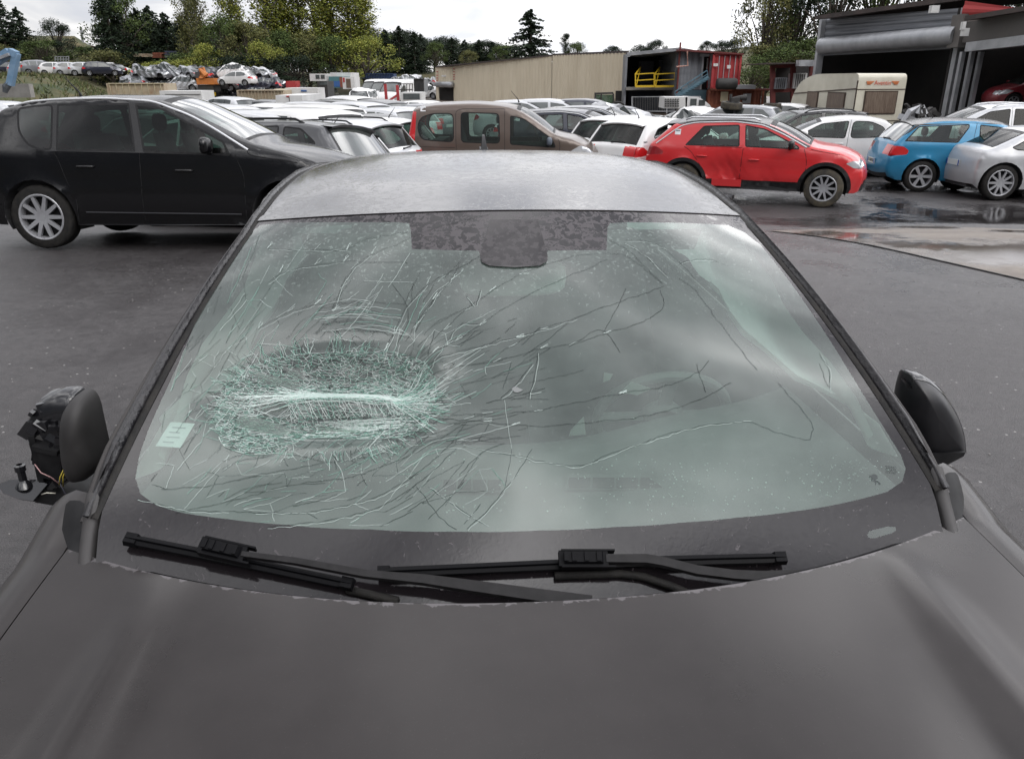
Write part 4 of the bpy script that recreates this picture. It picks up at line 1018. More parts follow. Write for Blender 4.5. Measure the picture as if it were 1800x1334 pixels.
for pts_, Y in (([(1062, 655), (1078, 657), (1072, 668), (1060, 672)], 1.86), ([(1090, 690), (1110, 670), (1146, 683), (1120, 695), (1105, 692)], 1.84), ([(1004, 755), (1026, 732), (1030, 764), (1000, 766)], 1.78)):
    mb = MB(); mb.face([L_(surfy(x, y, Y + (y - 700) * .0005)) for x, y in pts_]); mb.build('torn_airbag_scrap', BAG, CAR, recalc=False)
# ---------------------------------------------------------------- other vehicles: one generator, many shapes
def offset_in(P, d):
    A = sum(P[i][0] * P[(i + 1) % len(P)][1] - P[(i + 1) % len(P)][0] * P[i][1] for i in range(len(P)))
    sg = 1 if A > 0 else -1; o = []
    for i in range(len(P)):
        a, b, c = Vector(P[i - 1]), Vector(P[i]), Vector(P[(i + 1) % len(P)])
        e1 = (b - a); e2 = (c - b)
        n = Vector((-(e1.y + e2.y), e1.x + e2.x))
        if n.length < 1e-9: o.append(tuple(b)); continue
        n.normalize(); o.append(tuple(b + n * d * sg))
    return o
def wheel_meshes(r, wd, spokes, rimr, twist=0, style='alloy', n=36, mud=False):
    T = MB(); h = wd / 2
    T.lathe([(rimr, -h * .8), (rimr * 1.04, -h), (r * .93, -h * 1.02), (r * .99, -h * .82), (r, -h * .4), (r, h * .4), (r * .99, h * .82), (r * .93, h * 1.02), (rimr * 1.04, h), (rimr, h * .8)], n=n)
    tm = T.mesh('wheel', True, angle=50)
    Rm = MB(); y = h
    Rm.lathe([(rimr * 1.03, y + .003), (rimr, y + .008), (rimr * .94, y + .004), (rimr * .90, y - .03), (rimr * .88, -y * .5)], n=n)
    Rm.lathe([(.001, y - .012), (rimr * .16, y - .012), (rimr * .2, y - .03)], n=16)
    for k in range(spokes):
        a0 = 2 * math.pi * k / spokes
        w0, w1 = rimr * .10, rimr * (.15 if spokes < 8 else .07)
        P0 = Vector((math.cos(a0), 0, math.sin(a0))); a1 = a0 + twist; P1 = Vector((math.cos(a1), 0, math.sin(a1)))
        s0 = Vector((-math.sin(a0), 0, math.cos(a0))); s1 = Vector((-math.sin(a1), 0, math.cos(a1)))
        A = P0 * rimr * .14 + Vector((0, y - .014, 0)); B = P1 * rimr * .92 + Vector((0, y - .002, 0))
        for dy0, dy1 in ((0, -.03),):
            q = [A - s0 * w0, A + s0 * w0, B + s1 * w1, B - s1 * w1]; l_ = [p + Vector((0, -.035, 0)) for p in q]
            Rm.face(q); 
            for i in range(4): Rm.face([q[i], q[(i + 1) % 4], l_[(i + 1) % 4], l_[i]])
    Rm.lathe([(.001, y - .075), (rimr * .9, y - .075)], n=n, mi=1)
    rm = Rm.mesh('rim', True, angle=30)
    tm.materials.append(MUD if mud else RUBBER); rm.materials.append({'alloy': ALLOY, 'dark': ALLOYD, 'steel': ALLOYD}[style]); rm.materials.append(ALLOYD)
    return tm, rm
def smooth_end(x, x0, x1):
    t = max(0, (x - x0) / (x1 - x0)); return t
def make_car(S, name, detail=1):
    """S: spec. local x forward, y left, z up, origin on the ground between the axles. Returns an Empty with parts."""
    root = empty(name)
    pts = [(p[0], p[1]) for p in S['top']]; tags = [p[2] if len(p) > 2 else None for p in S['top']]
    for i in range(1, len(tags)):
        if tags[i] is None: tags[i] = tags[i - 1]
    rads = [p[3] if len(p) > 3 else S.get('fr', .12) for p in S['top']]
    prof, pt = fillet(pts, rads, 4 if detail else 2, closed=False, tags=tags)
    d = .10 if detail else .22
    P, T = [], []
    for i in range(len(prof) - 1):
        a, b = Vector(prof[i]), Vector(prof[i + 1]); k = max(1, round((b - a).length / d))
        if (b - a).length < 1e-5: continue
        for j in range(k): P.append(tuple(a.lerp(b, j / k))); T.append(pt[i])
    P.append(prof[-1]); T.append(pt[-1])
    W0, r, ra, xr, xf = S['w'] / 2, S['r'], S['r'] + S.get('gap', .055), -S['wb'] / 2, S['wb'] / 2
    zb = S.get('sill', .24); belt = S['belt']; tum = S.get('tum', .30); xmin = min(p[0] for p in P); xmax = max(p[0] for p in P)
    bottom = []
    z0 = P[-1][1]
    def arc(cx, c):
        a0 = math.asin(max(-1, min(1, (zb - r) / ra))); n = 14 if detail else 8
        return [(cx + ra * math.cos(a0 + (math.pi - 2 * a0) * k / n), r + ra * math.sin(a0 + (math.pi - 2 * a0) * k / n)) for k in range(n + 1)]
    bottom = [(xf + ra + .12, zb)] + arc(xf, 0) + arc(xr, 0) + [(xr - ra - .10, zb)]
    outline = P + [b for b in bottom if b[0] < P[-1][0] - .02 and b[0] > P[0][0] + .02]
    sil = P
    RD = S.get('round', .07)
    def dsil(x, z):
        m = 9
        for i in range(len(sil) - 1):
            ax_, az = sil[i]; bx, bz = sil[i + 1]; dx, dz = bx - ax_, bz - az; L = dx * dx + dz * dz
            t = max(0, min(1, ((x - ax_) * dx + (z - az) * dz) / L)) if L > 0 else 0
            e = (x - ax_ - dx * t) ** 2 + (z - az - dz * t) ** 2
            if e < m: m = e
        return math.sqrt(m)
    creases = S.get('crease', [(.72, .02, .010)])
    def Wd(x, z, dd=None):
        w_ = W0 - .06 * max(0, (.55 - z) / .35) ** 2
        bl = belt + S.get('beltslope', 0) * x
        if z > bl: w_ -= tum * (z - bl) + .012
        elif z > bl - .25: w_ -= .012 * ((z - bl + .25) / .25) ** 2
        for (cz, sl, am) in creases: w_ += am * math.exp(-((z - cz - sl * x) / .035) ** 2) * (1 if z < bl else 0)
        if x > 0: w_ -= S.get('nose', .17) * max(0, (x - (xmax - .85)) / .85) ** 2.4
        else: w_ -= S.get('tail', .10) * max(0, ((xmin + .7) - x) / .7) ** 2.2
        if z > bl and S.get('gh_taper', 1): w_ -= .05 * max(0, (z - bl)) * max(0, abs(x + .2) - .6)
        for cx in (xr, xf):
            q_ = math.hypot(x - cx, z - r)
            if q_ < ra + .09: w_ += S.get('flare', .015) * (1 - (q_ - ra) / .09)
        D = dsil(x, z) if dd is None else dd
        if D < RD: w_ -= RD * (1 - math.sqrt(max(0, 1 - (1 - D / RD) ** 2))) * .8
        return w_
    # regions cut into the side
    loops, regs = [], []
    for (nm, mat, poly, rad) in S.get('win', []):
        o = fillet(poly, rad, 4 if detail else 2); loops.append(resample(o, .12)); i_ = offset_in(o, S.get('seal', .022))
        if detail: loops.append(resample(i_, .12)); regs.append((nm, mat, loops[-1], True))
        regs.append(('window_seal' if detail else nm, BLACK if detail else mat, loops[-2] if detail else loops[-1], False if detail else True))
    for (nm, mat, poly, rad) in S.get('side', []):
        o = resample(fillet(poly, rad, 3) if rad else poly, .12); loops.append(o); regs.append((nm, mat, o, True))
    if S.get('clad') and detail:
        for cx in (xr, xf):
            cr_ = ra + .065; o = [(cx + cr_ * math.cos(a), r + cr_ * math.sin(a)) for a in [2 * math.pi * k / 40 for k in range(40)]]
            loops.append([p for p in o if p[1] > zb + .01] + [(cx - cr_ * .93, zb + .005), (cx + cr_ * .93, zb + .005)][::1]); loops[-1].sort(key=lambda p: math.atan2(p[1] - r - .1, p[0] - cx)); regs.append(('wheel_arch_trim', BLACK, o, True))
        o = [(xr, zb + S['clad']), (xf, zb + S['clad']), (xf, zb - .05), (xr, zb - .05)]; regs.append(('sill_trim', BLACK, o, False)); 
        o = resample([(xr + ra + .02, zb + S['clad']), (xf - ra - .02, zb + S['clad'])], .12, closed=False); loops.append(o + [(xf - ra - .02, zb + .003), (xr + ra + .02, zb + .003)])
    inner = []
    if detail:
        for dd in (.012, .035):
            q_ = offset_in(outline, dd); inner += [p for p in q_ if in_poly(p[0], p[1], outline)]
    st = .085 if detail else .2
    gp_ = [(xmin + st * i, .1 + st * j) for i in range(int((xmax - xmin) / st) + 1) for j in range(int(2.6 / st)) ]
    gp_ = [p for p in gp_ if in_poly(p[0], p[1], outline)]
    gp_ = far_from(gp_, [outline] + loops, st * .45) + far_from(inner, loops, .02)
    V, FS = cdt(outline, loops, gp_)
    bys = {}
    def mbx(k):
        if k not in bys: bys[k] = MB(); bys[k].weld = True
        return bys[k]
    pos = {}
    for i, p in enumerate(V): pos[i] = (p.x, Wd(p.x, p.y), p.y)
    mats = {'body': S['paint'], 'window_seal': BLACK}
    for f, cx, cz in FS:
        key = 'body'; sided = False
        for ri, (nm, mat, lp, sd) in enumerate(regs):
            if in_poly(cx, cz, lp): key = nm; mats[nm] = mat; sided = sd; rid = ri; break
        for s_ in (1, -1):
            k = (key, s_, rid) if sided else (key, 0, 0)
            mbx(k).face([(pos[i][0], pos[i][1] * s_, pos[i][2]) for i in (f if s_ > 0 else f[::-1])])
    # strip over the top
    crown = S.get('crown', {}); cd = dict(bumper_r=.09, tailgate=.05, rear_window=.05, roof=.045, windscreen=.10, bonnet=.05, nose=.12, bumper_f=.13); cd.update(crown)
    C_ = [cd.get(t, .05) for t in T]; n_ = len(P)
    C2 = [sum(C_[max(0, i - 3):i + 4]) / len(C_[max(0, i - 3):i + 4]) for i in range(n_)]
    ts = [-1, -.975, -.93, -.86, -.74, -.6, -.4, -.2, 0, .2, .4, .6, .74, .86, .93, .975, 1] if detail else [-1, -.88, -.5, 0, .5, .88, 1]
    rows = []
    for i, (x, z) in enumerate(P):
        a = Vector(P[max(0, i - 1)]); b = Vector(P[min(n_ - 1, i + 1)]); t = (b - a).normalized(); nx, nz = -t.y, t.x
        w_ = Wd(x, z, 0); c_ = C2[i]
        rows.append([(x + nx * c_ * (1 - abs(u) ** 2.3), u * w_, z + nz * c_ * (1 - abs(u) ** 2.3)) for u in ts])
    gmat = {'windscreen': S.get('gf', GLASS), 'rear_window': S.get('gr', S.get('gf', GLASS))}
    wl = {}
    for tg in ('windscreen', 'rear_window'):
        ix = [i for i in range(n_) if T[i] == tg]
        if ix: wl[tg] = (ix[0], ix[-1])
    for i in range(n_ - 1):
        for j in range(len(ts) - 1):
            tg = T[i]; um = abs(ts[j] + ts[j + 1]) / 2; key = ('body', 0, 0); zc_ = (rows[i][j][2] + rows[i + 1][j][2]) / 2; xc_ = (rows[i][j][0] + rows[i + 1][j][0]) / 2
            if tg in gmat:
                lo, hi = wl[tg]; lim = .90 if tg == 'windscreen' else S.get('rgw', .87)
                edge = i == lo or i == hi
                if um < lim and not edge: key = (tg, 0, 0); mats[tg] = gmat[tg]
                elif um < lim + .04 or (edge and um < lim + .04): key = ('window_seal', 0, 0)
            if tg == 'roof' and S.get('roofmat'): key = ('roof_panel', 0, 0); mats['roof_panel'] = S['roofmat']
            for (nm, mat, xs_, z_0, z_1, u0, u1) in S.get('strip', []):
                if xc_ * xs_ > 0 and z_0 < zc_ < z_1 and u0 < um < u1: sd = 1 if ts[j] + ts[j + 1] > 0 else -1; key = (nm, sd if u0 > .3 else 0, 99); mats[nm] = mat
            mbx(key).face([rows[i][j], rows[i + 1][j], rows[i + 1][j + 1], rows[i][j + 1]])
    # merge side + strip pieces of one lamp
    out_ = {}
    merged = {}
    for (nm, sd, rid), mb in bys.items():
        k = (nm, sd) if nm.endswith('light') else (nm, sd, rid)
        if k in merged:
            o = merged[k]; b0 = len(o.v); o.v += mb.v; o.uv += mb.uv; o.f += [[b0 + q for q in f] for f in mb.f]; o.mi += mb.mi
        else: merged[k] = mb
    for k, mb in merged.items():
        o = mb.build(k[0], mats[k[0]], root, smooth=True, doubles=.0008, recalc=(k[0] in ('body',)), angle=55 if k[0] == 'body' else None)
        out_.setdefault(k[0], []).append(o)
    body = out_['body'][0]
    # seams
    def side3(x, z, o_=.003): return Vector((x, Wd(x, z) + o_, z))
    if detail:
        for s_ in (1, -1):
            for ln in S.get('seams', []):
                sm = MB()
                Q = resample(fillet(ln, .08, 3, closed=False), .07, closed=False)
                A = [side3(x, z, .002) for x, z in Q]; A = [Vector((p.x, p.y * s_, p.z)) for p in A]; sm.ribbon(A, [Vector((0, s_, 0))] * len(A), .008); sm.build('door_gap', BLACK, root, recalc=False)
            for ln, w_, mt, nm in S.get('trims', []):
                Q = resample(fillet(ln, .1, 3, closed=False), .05, closed=False); tm = MB()
                A = [side3(x, z, .010) for x, z in Q]
                rr2 = []
                for i, p in enumerate(A):
                    t = (A[min(i + 1, len(A) - 1)] - A[max(0, i - 1)]).normalized(); u_ = Vector((0, 1, 0)).cross(t).normalized()
                    rr2.append([Vector((q_.x, q_.y * s_, q_.z)) for q_ in (p - u_ * w_ / 2 - Vector((0, .012, 0)), p - u_ * w_ * .35, p + u_ * w_ * .35, p + u_ * w_ / 2 - Vector((0, .012, 0)))])
                tm.grid(rr2); tm.build(nm, mt, root, smooth=True)
            for (hx, hz_) in S.get('handles', []):
                hb = MB(); p = side3(hx, hz_, .016); p.y *= s_
                hb.tube([p + Vector((.10, -.014 * s_, 0)), p + Vector((.08, .004 * s_, 0)), p, p + Vector((-.08, .004 * s_, 0)), p + Vector((-.10, -.014 * s_, 0))], [.008, .013, .014, .013, .008], 8)
                hb.build('door_handle', S.get('handlemat', S['paint']), root, smooth=True)
            if S.get('mirror'):
                mx0, mz0 = S['mirror']; p = side3(mx0, mz0, .0); c_ = Vector((p.x + .02, (p.y + .13) * s_, p.z + .06))
                rows_ = shell(c_, [Vector((1, 0, 0)), Vector((0, 1, 0)), Vector((0, 0, 1))], (.075, .115, .082), 10, 18, power=2.8, fx=lambda a, b, d_: (a * (.55 if a < 0 else 1) * (1 - .2 * b * b), b, d_ * (1 - .15 * b)))
                m2 = MB(); m2.grid(rows_, close=True); mo = m2.build('wing_mirror', S.get('mirmat', S['paint']), root, smooth=True)
                m3 = MB(); m3.bar(Vector((p.x, (p.y - .02) * s_, p.z - .01)), c_ + Vector((0, -.03 * s_, -.06)), .07, .035); m3.build('mirror_foot', BLACK, mo, bevel=.01)
    # arch liners, floor
    lm = MB()
    for cx in (xr, xf):
        for s_ in (1, -1):
            A = [(cx + (ra + .004) * math.cos(a), r + (ra + .004) * math.sin(a)) for a in [R(-20 + 220 * k / 14) for k in range(15)]]
            lm.grid([[(x, s_ * (Wd(x, z) - .006 if z > zb else W0 - .08), z) for x, z in A], [(x, s_ * (W0 - .36), z) for x, z in A]])
            lm.face([(cx, s_ * (W0 - .36), r)] + [(x, s_ * (W0 - .36), z) for x, z in A])
    lm.box(((xr + xf) / 2, 0, zb + .03), (xmax - xmin - .5, W0 * 2 - .75, .06)); lm.box(((xr + xf) / 2, 0, zb + .05), (S['wb'] - 2 * ra - .06, W0 * 2 - .12, .05))
    lm.build('wheel_arch_liner', CABIN, root)
    # wheels
    if detail or not S.get('nowheel'):
        tm, rm = wheel_meshes(r, S.get('tw', .21), S.get('spokes', 7), r * S.get('rimk', .64), S.get('twist', 0), S.get('rim', 'alloy'), 36 if detail else 18, S.get('mud', False))
        for cx in (xr, xf):
            for s_ in (1, -1):
                if (cx > 0, s_) in S.get('missing', []): continue
                wo = link('wheel', tm, root); wo.location = (cx, s_ * (W0 - .125), r); reg(root, wo)
                if s_ < 0: wo.rotation_euler = (0, 0, math.pi)
                ro = link('rim', rm, wo); reg(wo, ro)
    bv = BVHTree.FromPolygons([Vector(v.co) for v in body.data.vertices], [list(p.vertices) for p in body.data.polygons])
    def hit(o, d_):
        h_ = bv.ray_cast(Vector(o), Vector(d_)); return (h_[0], h_[1]) if h_[0] else (None, None)
    # cabin
    if detail or S.get('cabin'):
        cb = MB(); L0, L1 = S.get('cab', (xr - .2, xf - .35)); zf = belt - .12; wv = W0 - .13
        cb.box(((L0 + L1) / 2, 0, zf - .27), (L1 - L0, wv * 2 - .02, .04)); 
        for s_ in (1, -1): cb.box(((L0 + L1) / 2, s_ * (wv - .02), zf - .13), (L1 - L0, .04, .30))
        cb.box((L1 - .12, 0, zf - .06), (.36, wv * 2 - .1, .2)); cb.box((L0 + .1, 0, zf - .06), (.25, wv * 2 - .1, .18))
        cb.build('cabin', CABIN, root)
        for (sx, sy, sw_) in S.get('seats', [(.05, .36, .46), (.05, -.36, .46), (-.85, 0, 1.1)]):
            st_ = MB(); n0 = len(st_.v); seat(st_, 0, 0, zf - .28, sw_, min(.60, S['rh'] - zf - .12)); k_ = Matrix.Rotation(math.pi / 2, 3, 'Z')
            st_.v = [tuple(k_ @ Vector(v) + Vector((sx, sy, 0))) for v in st_.v]
            st_.build('seat', SEAT, root, smooth=True, angle=50)
        if detail:
            cw = Vector((L1 - .42, .36, zf + .10)); m_ = Matrix.Rotation(R(65), 3, 'Y'); rw = []
            for k in range(25):
                a = 2 * math.pi * k / 24; rw.append([cw + m_ @ Vector(((.18 + .013 * math.cos(b_)) * math.cos(a), (.18 + .013 * math.cos(b_)) * math.sin(a), .013 * math.sin(b_))) for b_ in [k2 * math.pi / 3 for k2 in range(7)]])
            stw = MB(); stw.grid(rw); stw.bar(cw + m_ @ Vector((0, -.17, 0)), cw + m_ @ Vector((0, .17, 0)), .04, .02); stw.build('steering_wheel', CABIN, root, smooth=True, angle=40)
    # rear details
    if S.get('plate'):
        pz, px_ = S['plate']; h0, n0 = hit((xmin - 1 if px_ < 0 else xmax + 1, 0, pz), (1 if px_ < 0 else -1, 0, 0))
        if h0:
            sgn = -1 if px_ < 0 else 1; x = h0.x + sgn * .012; pb = MB(); pb.box((x, 0, pz), (.012, .50, .11)); po = pb.build('number_plate', PLATE, root)
            bb = MB(); [bb.box((x + sgn * .007, s_ * .23, pz), (.004, .04, .108)) for s_ in (-1, 1)]
            if detail:
                bb.build('blue_band', BLUEP, po)
                write('plate_text', S.get('ptext', ''), po, (x + sgn * .008, 0, pz), sgn, .085)
    if S.get('wiper') and detail:
        wz0, wy0, wz1, wy1 = S['wiper']; A = []
        for k in range(5):
            t = k / 4; z = wz0 + (wz1 - wz0) * t; y = wy0 + (wy1 - wy0) * t; x = None
            h0 = rear_x(rows, ts, z, y)
            if h0 is not None: A.append(Vector((h0 - .02, y, z)))
        if len(A) > 1: wb_ = MB(); wb_.tube(A, [.018] + [.010] * (len(A) - 1), 6); wb_.build('rear_wiper', BLACK, root, smooth=True)
    if S.get('spoiler') and detail:
        ix = wl['rear_window'][1]; x, z = P[ix + 1] if ix + 1 < n_ else P[ix]; w_ = Wd(x, z, 0); c_ = C2[ix]
        lo_, up_ = S['spoiler'], .05; rr2 = []
        for k in range(13):
            u = -1 + k / 6; cx_ = x; y = u * w_ * .97; zt_ = z + c_ * (1 - abs(u) ** 2.3)
            rr2.append([(cx_ + .22, y, zt_ + .012), (cx_ + .05, y, zt_ + .022), (cx_ - lo_, y * .96, zt_ + .004), (cx_ - lo_ + .005, y * .96, zt_ - .02), (cx_ - .02, y * .97, zt_ - .05)])
        sp_ = MB(); sp_.grid(rr2); sp_.build('spoiler', S.get('spoilmat', S['paint']), root, smooth=True, angle=50)
    if S.get('rails') and detail:
        x0, x1, mt = S['rails']
        for s_ in (1, -1):
            A = []
            for k in range(12):
                t = k / 11; x = x0 + (x1 - x0) * t; h0, _ = hit((x, s_ * (W0 - .02 - tum * (S['rh'] - belt) - .02), 3), (0, 0, -1))
                zz_ = h0.z if h0 else S['rh'] - .06; A.append(Vector((x, s_ * (W0 - .04 - tum * (S['rh'] - belt) - .02), zz_ + (.045 if 0 < k < 11 else .0))))
            rb = MB(); rb.tube(A, .016, 8); rb.build('roof_rail', mt, root, smooth=True)
    if S.get('aerial') and detail:
        ax_, kind = S['aerial']; z = S['rh'] + .0; ab = MB()
        if kind == 'fin': ab.grid([[(ax_ + dx, s_ * wy, z - .02 + dz) for dx, dz, wy in ((.08, .0, .02), (.03, .03, .014), (-.05, .065, .006), (-.09, .065, .004), (-.10, 0, .01))] for s_ in (1, -1)])
        else: ab.tube([(ax_, 0, z - .03), (ax_ - .02, 0, z + .03), (ax_ - .17, 0, z + .20)], [.022, .010, .004], 6)
        ab.build('aerial', BLACK, root, smooth=True)
    if S.get('stickers') and detail:
        for (sx, sz) in S['stickers']:
            for s_ in (1, -1):
                p = side3(sx, sz, .005); e = .055; q_ = [side3(sx + a, sz + b, .006) for a, b in ((-e, -e * .9), (e, -e * .9), (e, e * .9), (-e, e * .9))]
                k_ = MB(); k_.face([(a.x, a.y * s_, a.z) for a in q_]); so_ = k_.build('lot_sticker', PAPER, root, recalc=False)
                tk = MB()
                for i in range(5):
                    a0 = sx - .04 + .017 * i; q_ = [side3(a, b, .0085) for a, b in ((a0, sz + .008), (a0 + .011, sz + .008), (a0 + .011, sz + .035), (a0, sz + .035))]
                    tk.face([(a.x, a.y * s_, a.z) for a in q_])
                tk.build('lot_number', INK, so_, recalc=False)
    root['_w'] = 0; del root['_w']
    root_fn[root.name] = side3
    return root
root_fn = {}
def rear_x(rows, ts, z, y):
    best = None
    for i in range(len(rows) - 1):
        z0, z1 = rows[i][len(ts) // 2][2], rows[i + 1][len(ts) // 2][2]
        if (z0 - z) * (z1 - z) <= 0 and abs(z1 - z0) > 1e-6 and rows[i][len(ts) // 2][0] < 0:
            t = (z - z0) / (z1 - z0); x = rows[i][len(ts) // 2][0] * (1 - t) + rows[i + 1][len(ts) // 2][0] * t
            if best is None or x < best: best = x
    return best
def write(name, text, parent, loc, sgn, size, mat=None, rot=None, stroke=.010):
    """block letters as a mesh from a font curve"""
    if not text: return
    cu = bpy.data.curves.new(name, 'FONT'); cu.body = text; cu.size = size; cu.align_x = 'CENTER'; cu.align_y = 'CENTER'; cu.extrude = .001
    to = bpy.data.objects.new(name, cu); COL.objects.link(to); bpy.context.view_layer.update()
    me = bpy.data.meshes.new_from_object(to); bpy.data.objects.remove(to)
    m = rot if rot else (Matrix.Rotation(-math.pi / 2 if sgn < 0 else math.pi / 2, 3, 'Z') @ Matrix.Rotation(math.pi / 2, 3, 'X'))
    for v in me.vertices: v.co = m @ v.co + Vector(loc)
    me.materials.clear(); o = link(name, me, parent, (mat or INK,)); reg(parent, o); return o
def put(proto, x, y, rz, label, cat='car', group=None, paintm=None, z=None, tilt=None, first=False):
    o = proto if not proto.get('used') else copy_tree(proto)
    proto['used'] = 1
    if o is not proto and 'used' in o: del o['used']
    ux, uy = math.cos(rz), math.sin(rz); zz_ = gz(x, y) if z is None else z
    sl = 0 if z is not None else math.atan2(gz(x + ux, y + uy) - gz(x - ux, y - uy), 2); sr = 0 if z is not None else math.atan2(gz(x - uy, y + ux) - gz(x + uy, y - ux), 2)
    o.location = (x, y, zz_); o.rotation_euler = (sr, -sl, rz)
    if tilt: o.rotation_euler = (tilt[0] + sr, tilt[1] - sl, rz)
    tag(o, label, cat, group)
    if paintm:
        for ch in KIDS.get(o.name, ()):
            if ch.name.split('.')[0] in ('body', 'door_handle', 'wing_mirror', 'spoiler', 'bonnet'):
                ch.material_slots[0].link = 'OBJECT'; ch.material_slots[0].material = paintm
    return o
WHITE = paint('white_paint', (.72, .72, .72), 0, .3, .5); SILVER = paint('silver_paint', (.52, .53, .55), .35, .33, .4); LGREY = paint('light_grey_paint', (.25, .26, .28), .5, .33, .4)
DGREY = paint('dark_grey_paint', (.075, .078, .085), .4, .3, .5); BLACKP = paint('black_paint', (.002, .002, .003), 0, .12, .03, .15); NAVY = paint('navy_paint', (.010, .013, .03), .2, .28, .3)
REDP = paint('red_paint', (.56, .018, .022), 0, .28, .18); BLUE = paint('blue_paint', (.012, .20, .38), .2, .28, .3); BROWN = paint('brown_paint', (.115, .085, .070), .35, .33, .5); DRED = paint('dark_red_paint', (.22, .02, .03), .1, .3, .4)
CREAM = paint('cream_paint', (.55, .48, .33), 0, .4, .6); BLKROOF = paint('black_roof_paint', (.006, .006, .007), 0, .26, .1, .1)
# ---------------------------------------------------------------- vehicle shapes
def hatch(**k):
    S = dict(w=1.72, wb=2.54, r=.31, belt=.93, rh=1.46, paint=WHITE, gf=GLASS, gr=GLASSD,
      top=[(-1.86, .28, 'bumper_r'), (-1.93, .42), (-1.92, .68, 'tailgate'), (-1.87, .90), (-1.80, .95, 'rear_window', .05), (-1.48, 1.33, 'roof', .06), (-1.1, 1.41, None, .4), (-.3, 1.42, None, .6), (.38, 1.33, 'windscreen', .15), (1.12, .93, 'bonnet', .1), (1.62, .80, 'nose', .2), (1.88, .60, 'bumper_f', .2), (1.92, .40), (1.86, .24)],
      win=[('window', GLASS, [(.98, .95), (.35, 1.29), (-.28, 1.37), (-.28, .93)], .05), ('window', GLASSD, [(-.36, .94), (-.36, 1.37), (-.9, 1.36), (-1.25, 1.27), (-1.42, 1.1), (-1.2, .98)], .05)],
      side=[('tail_light', REDL, [(-1.93, .72), (-1.62, .76), (-1.60, .82), (-1.72, .92), (-1.93, .94)], .03), ('headlight', LENS, [(1.35, .72), (1.62, .78), (1.9, .7), (1.9, .56), (1.6, .60)], .03)],
      strip=[('tail_light', REDL, -1, .73, .93, .66, 1.1), ('headlight', LENS, 1, .58, .74, .55, 1.1)],
      seams=[[(-.32, .28), (-.32, 1.38)], [(.92, .30), (.98, .60), (.98, .94)], [(-1.0, .70), (-1.02, .90), (-1.2, .96)]], handles=[(-.15, .80)], mirror=(.72, .98), plate=(.60, -1), wiper=(1.0, 0, 1.02, -.35), spokes=6)
    S.update(k); return S
spec_wagon = hatch(w=1.75, wb=2.6, rh=1.50, paint=DGREY, gr=glassmat('wet_rear_glass', (.30, .34, .33), 1.3, .18), spoiler=.12,
   top=[(-2.02, .30, 'bumper_r'), (-2.08, .48), (-2.05, .72, 'tailgate'), (-1.98, .88), (-1.93, .93, 'rear_window', .04), (-1.60, 1.38, 'roof', .05), (-1.2, 1.45, None, .4), (-.3, 1.47, None, .6), (.35, 1.38, 'windscreen', .15), (1.15, .95, 'bonnet', .1), (1.65, .80, 'nose', .2), (1.93, .60, 'bumper_f', .2), (1.96, .40), (1.90, .24)],
   win=[('window', GLASS, [(1.0, .97), (.35, 1.33), (-.28, 1.40), (-.28, .95)], .05), ('window', GLASSD, [(-.36, .96), (-.36, 1.40), (-.95, 1.40), (-.95, .98)], .04), ('window', GLASSD, [(-1.02, .99), (-1.02, 1.39), (-1.3, 1.36), (-1.56, 1.16), (-1.5, 1.04)], .05)],
   stickers=[(-1.72, 1.0)], rails=(-1.3, .2, BLACK), aerial=(-1.25, 'fin'))
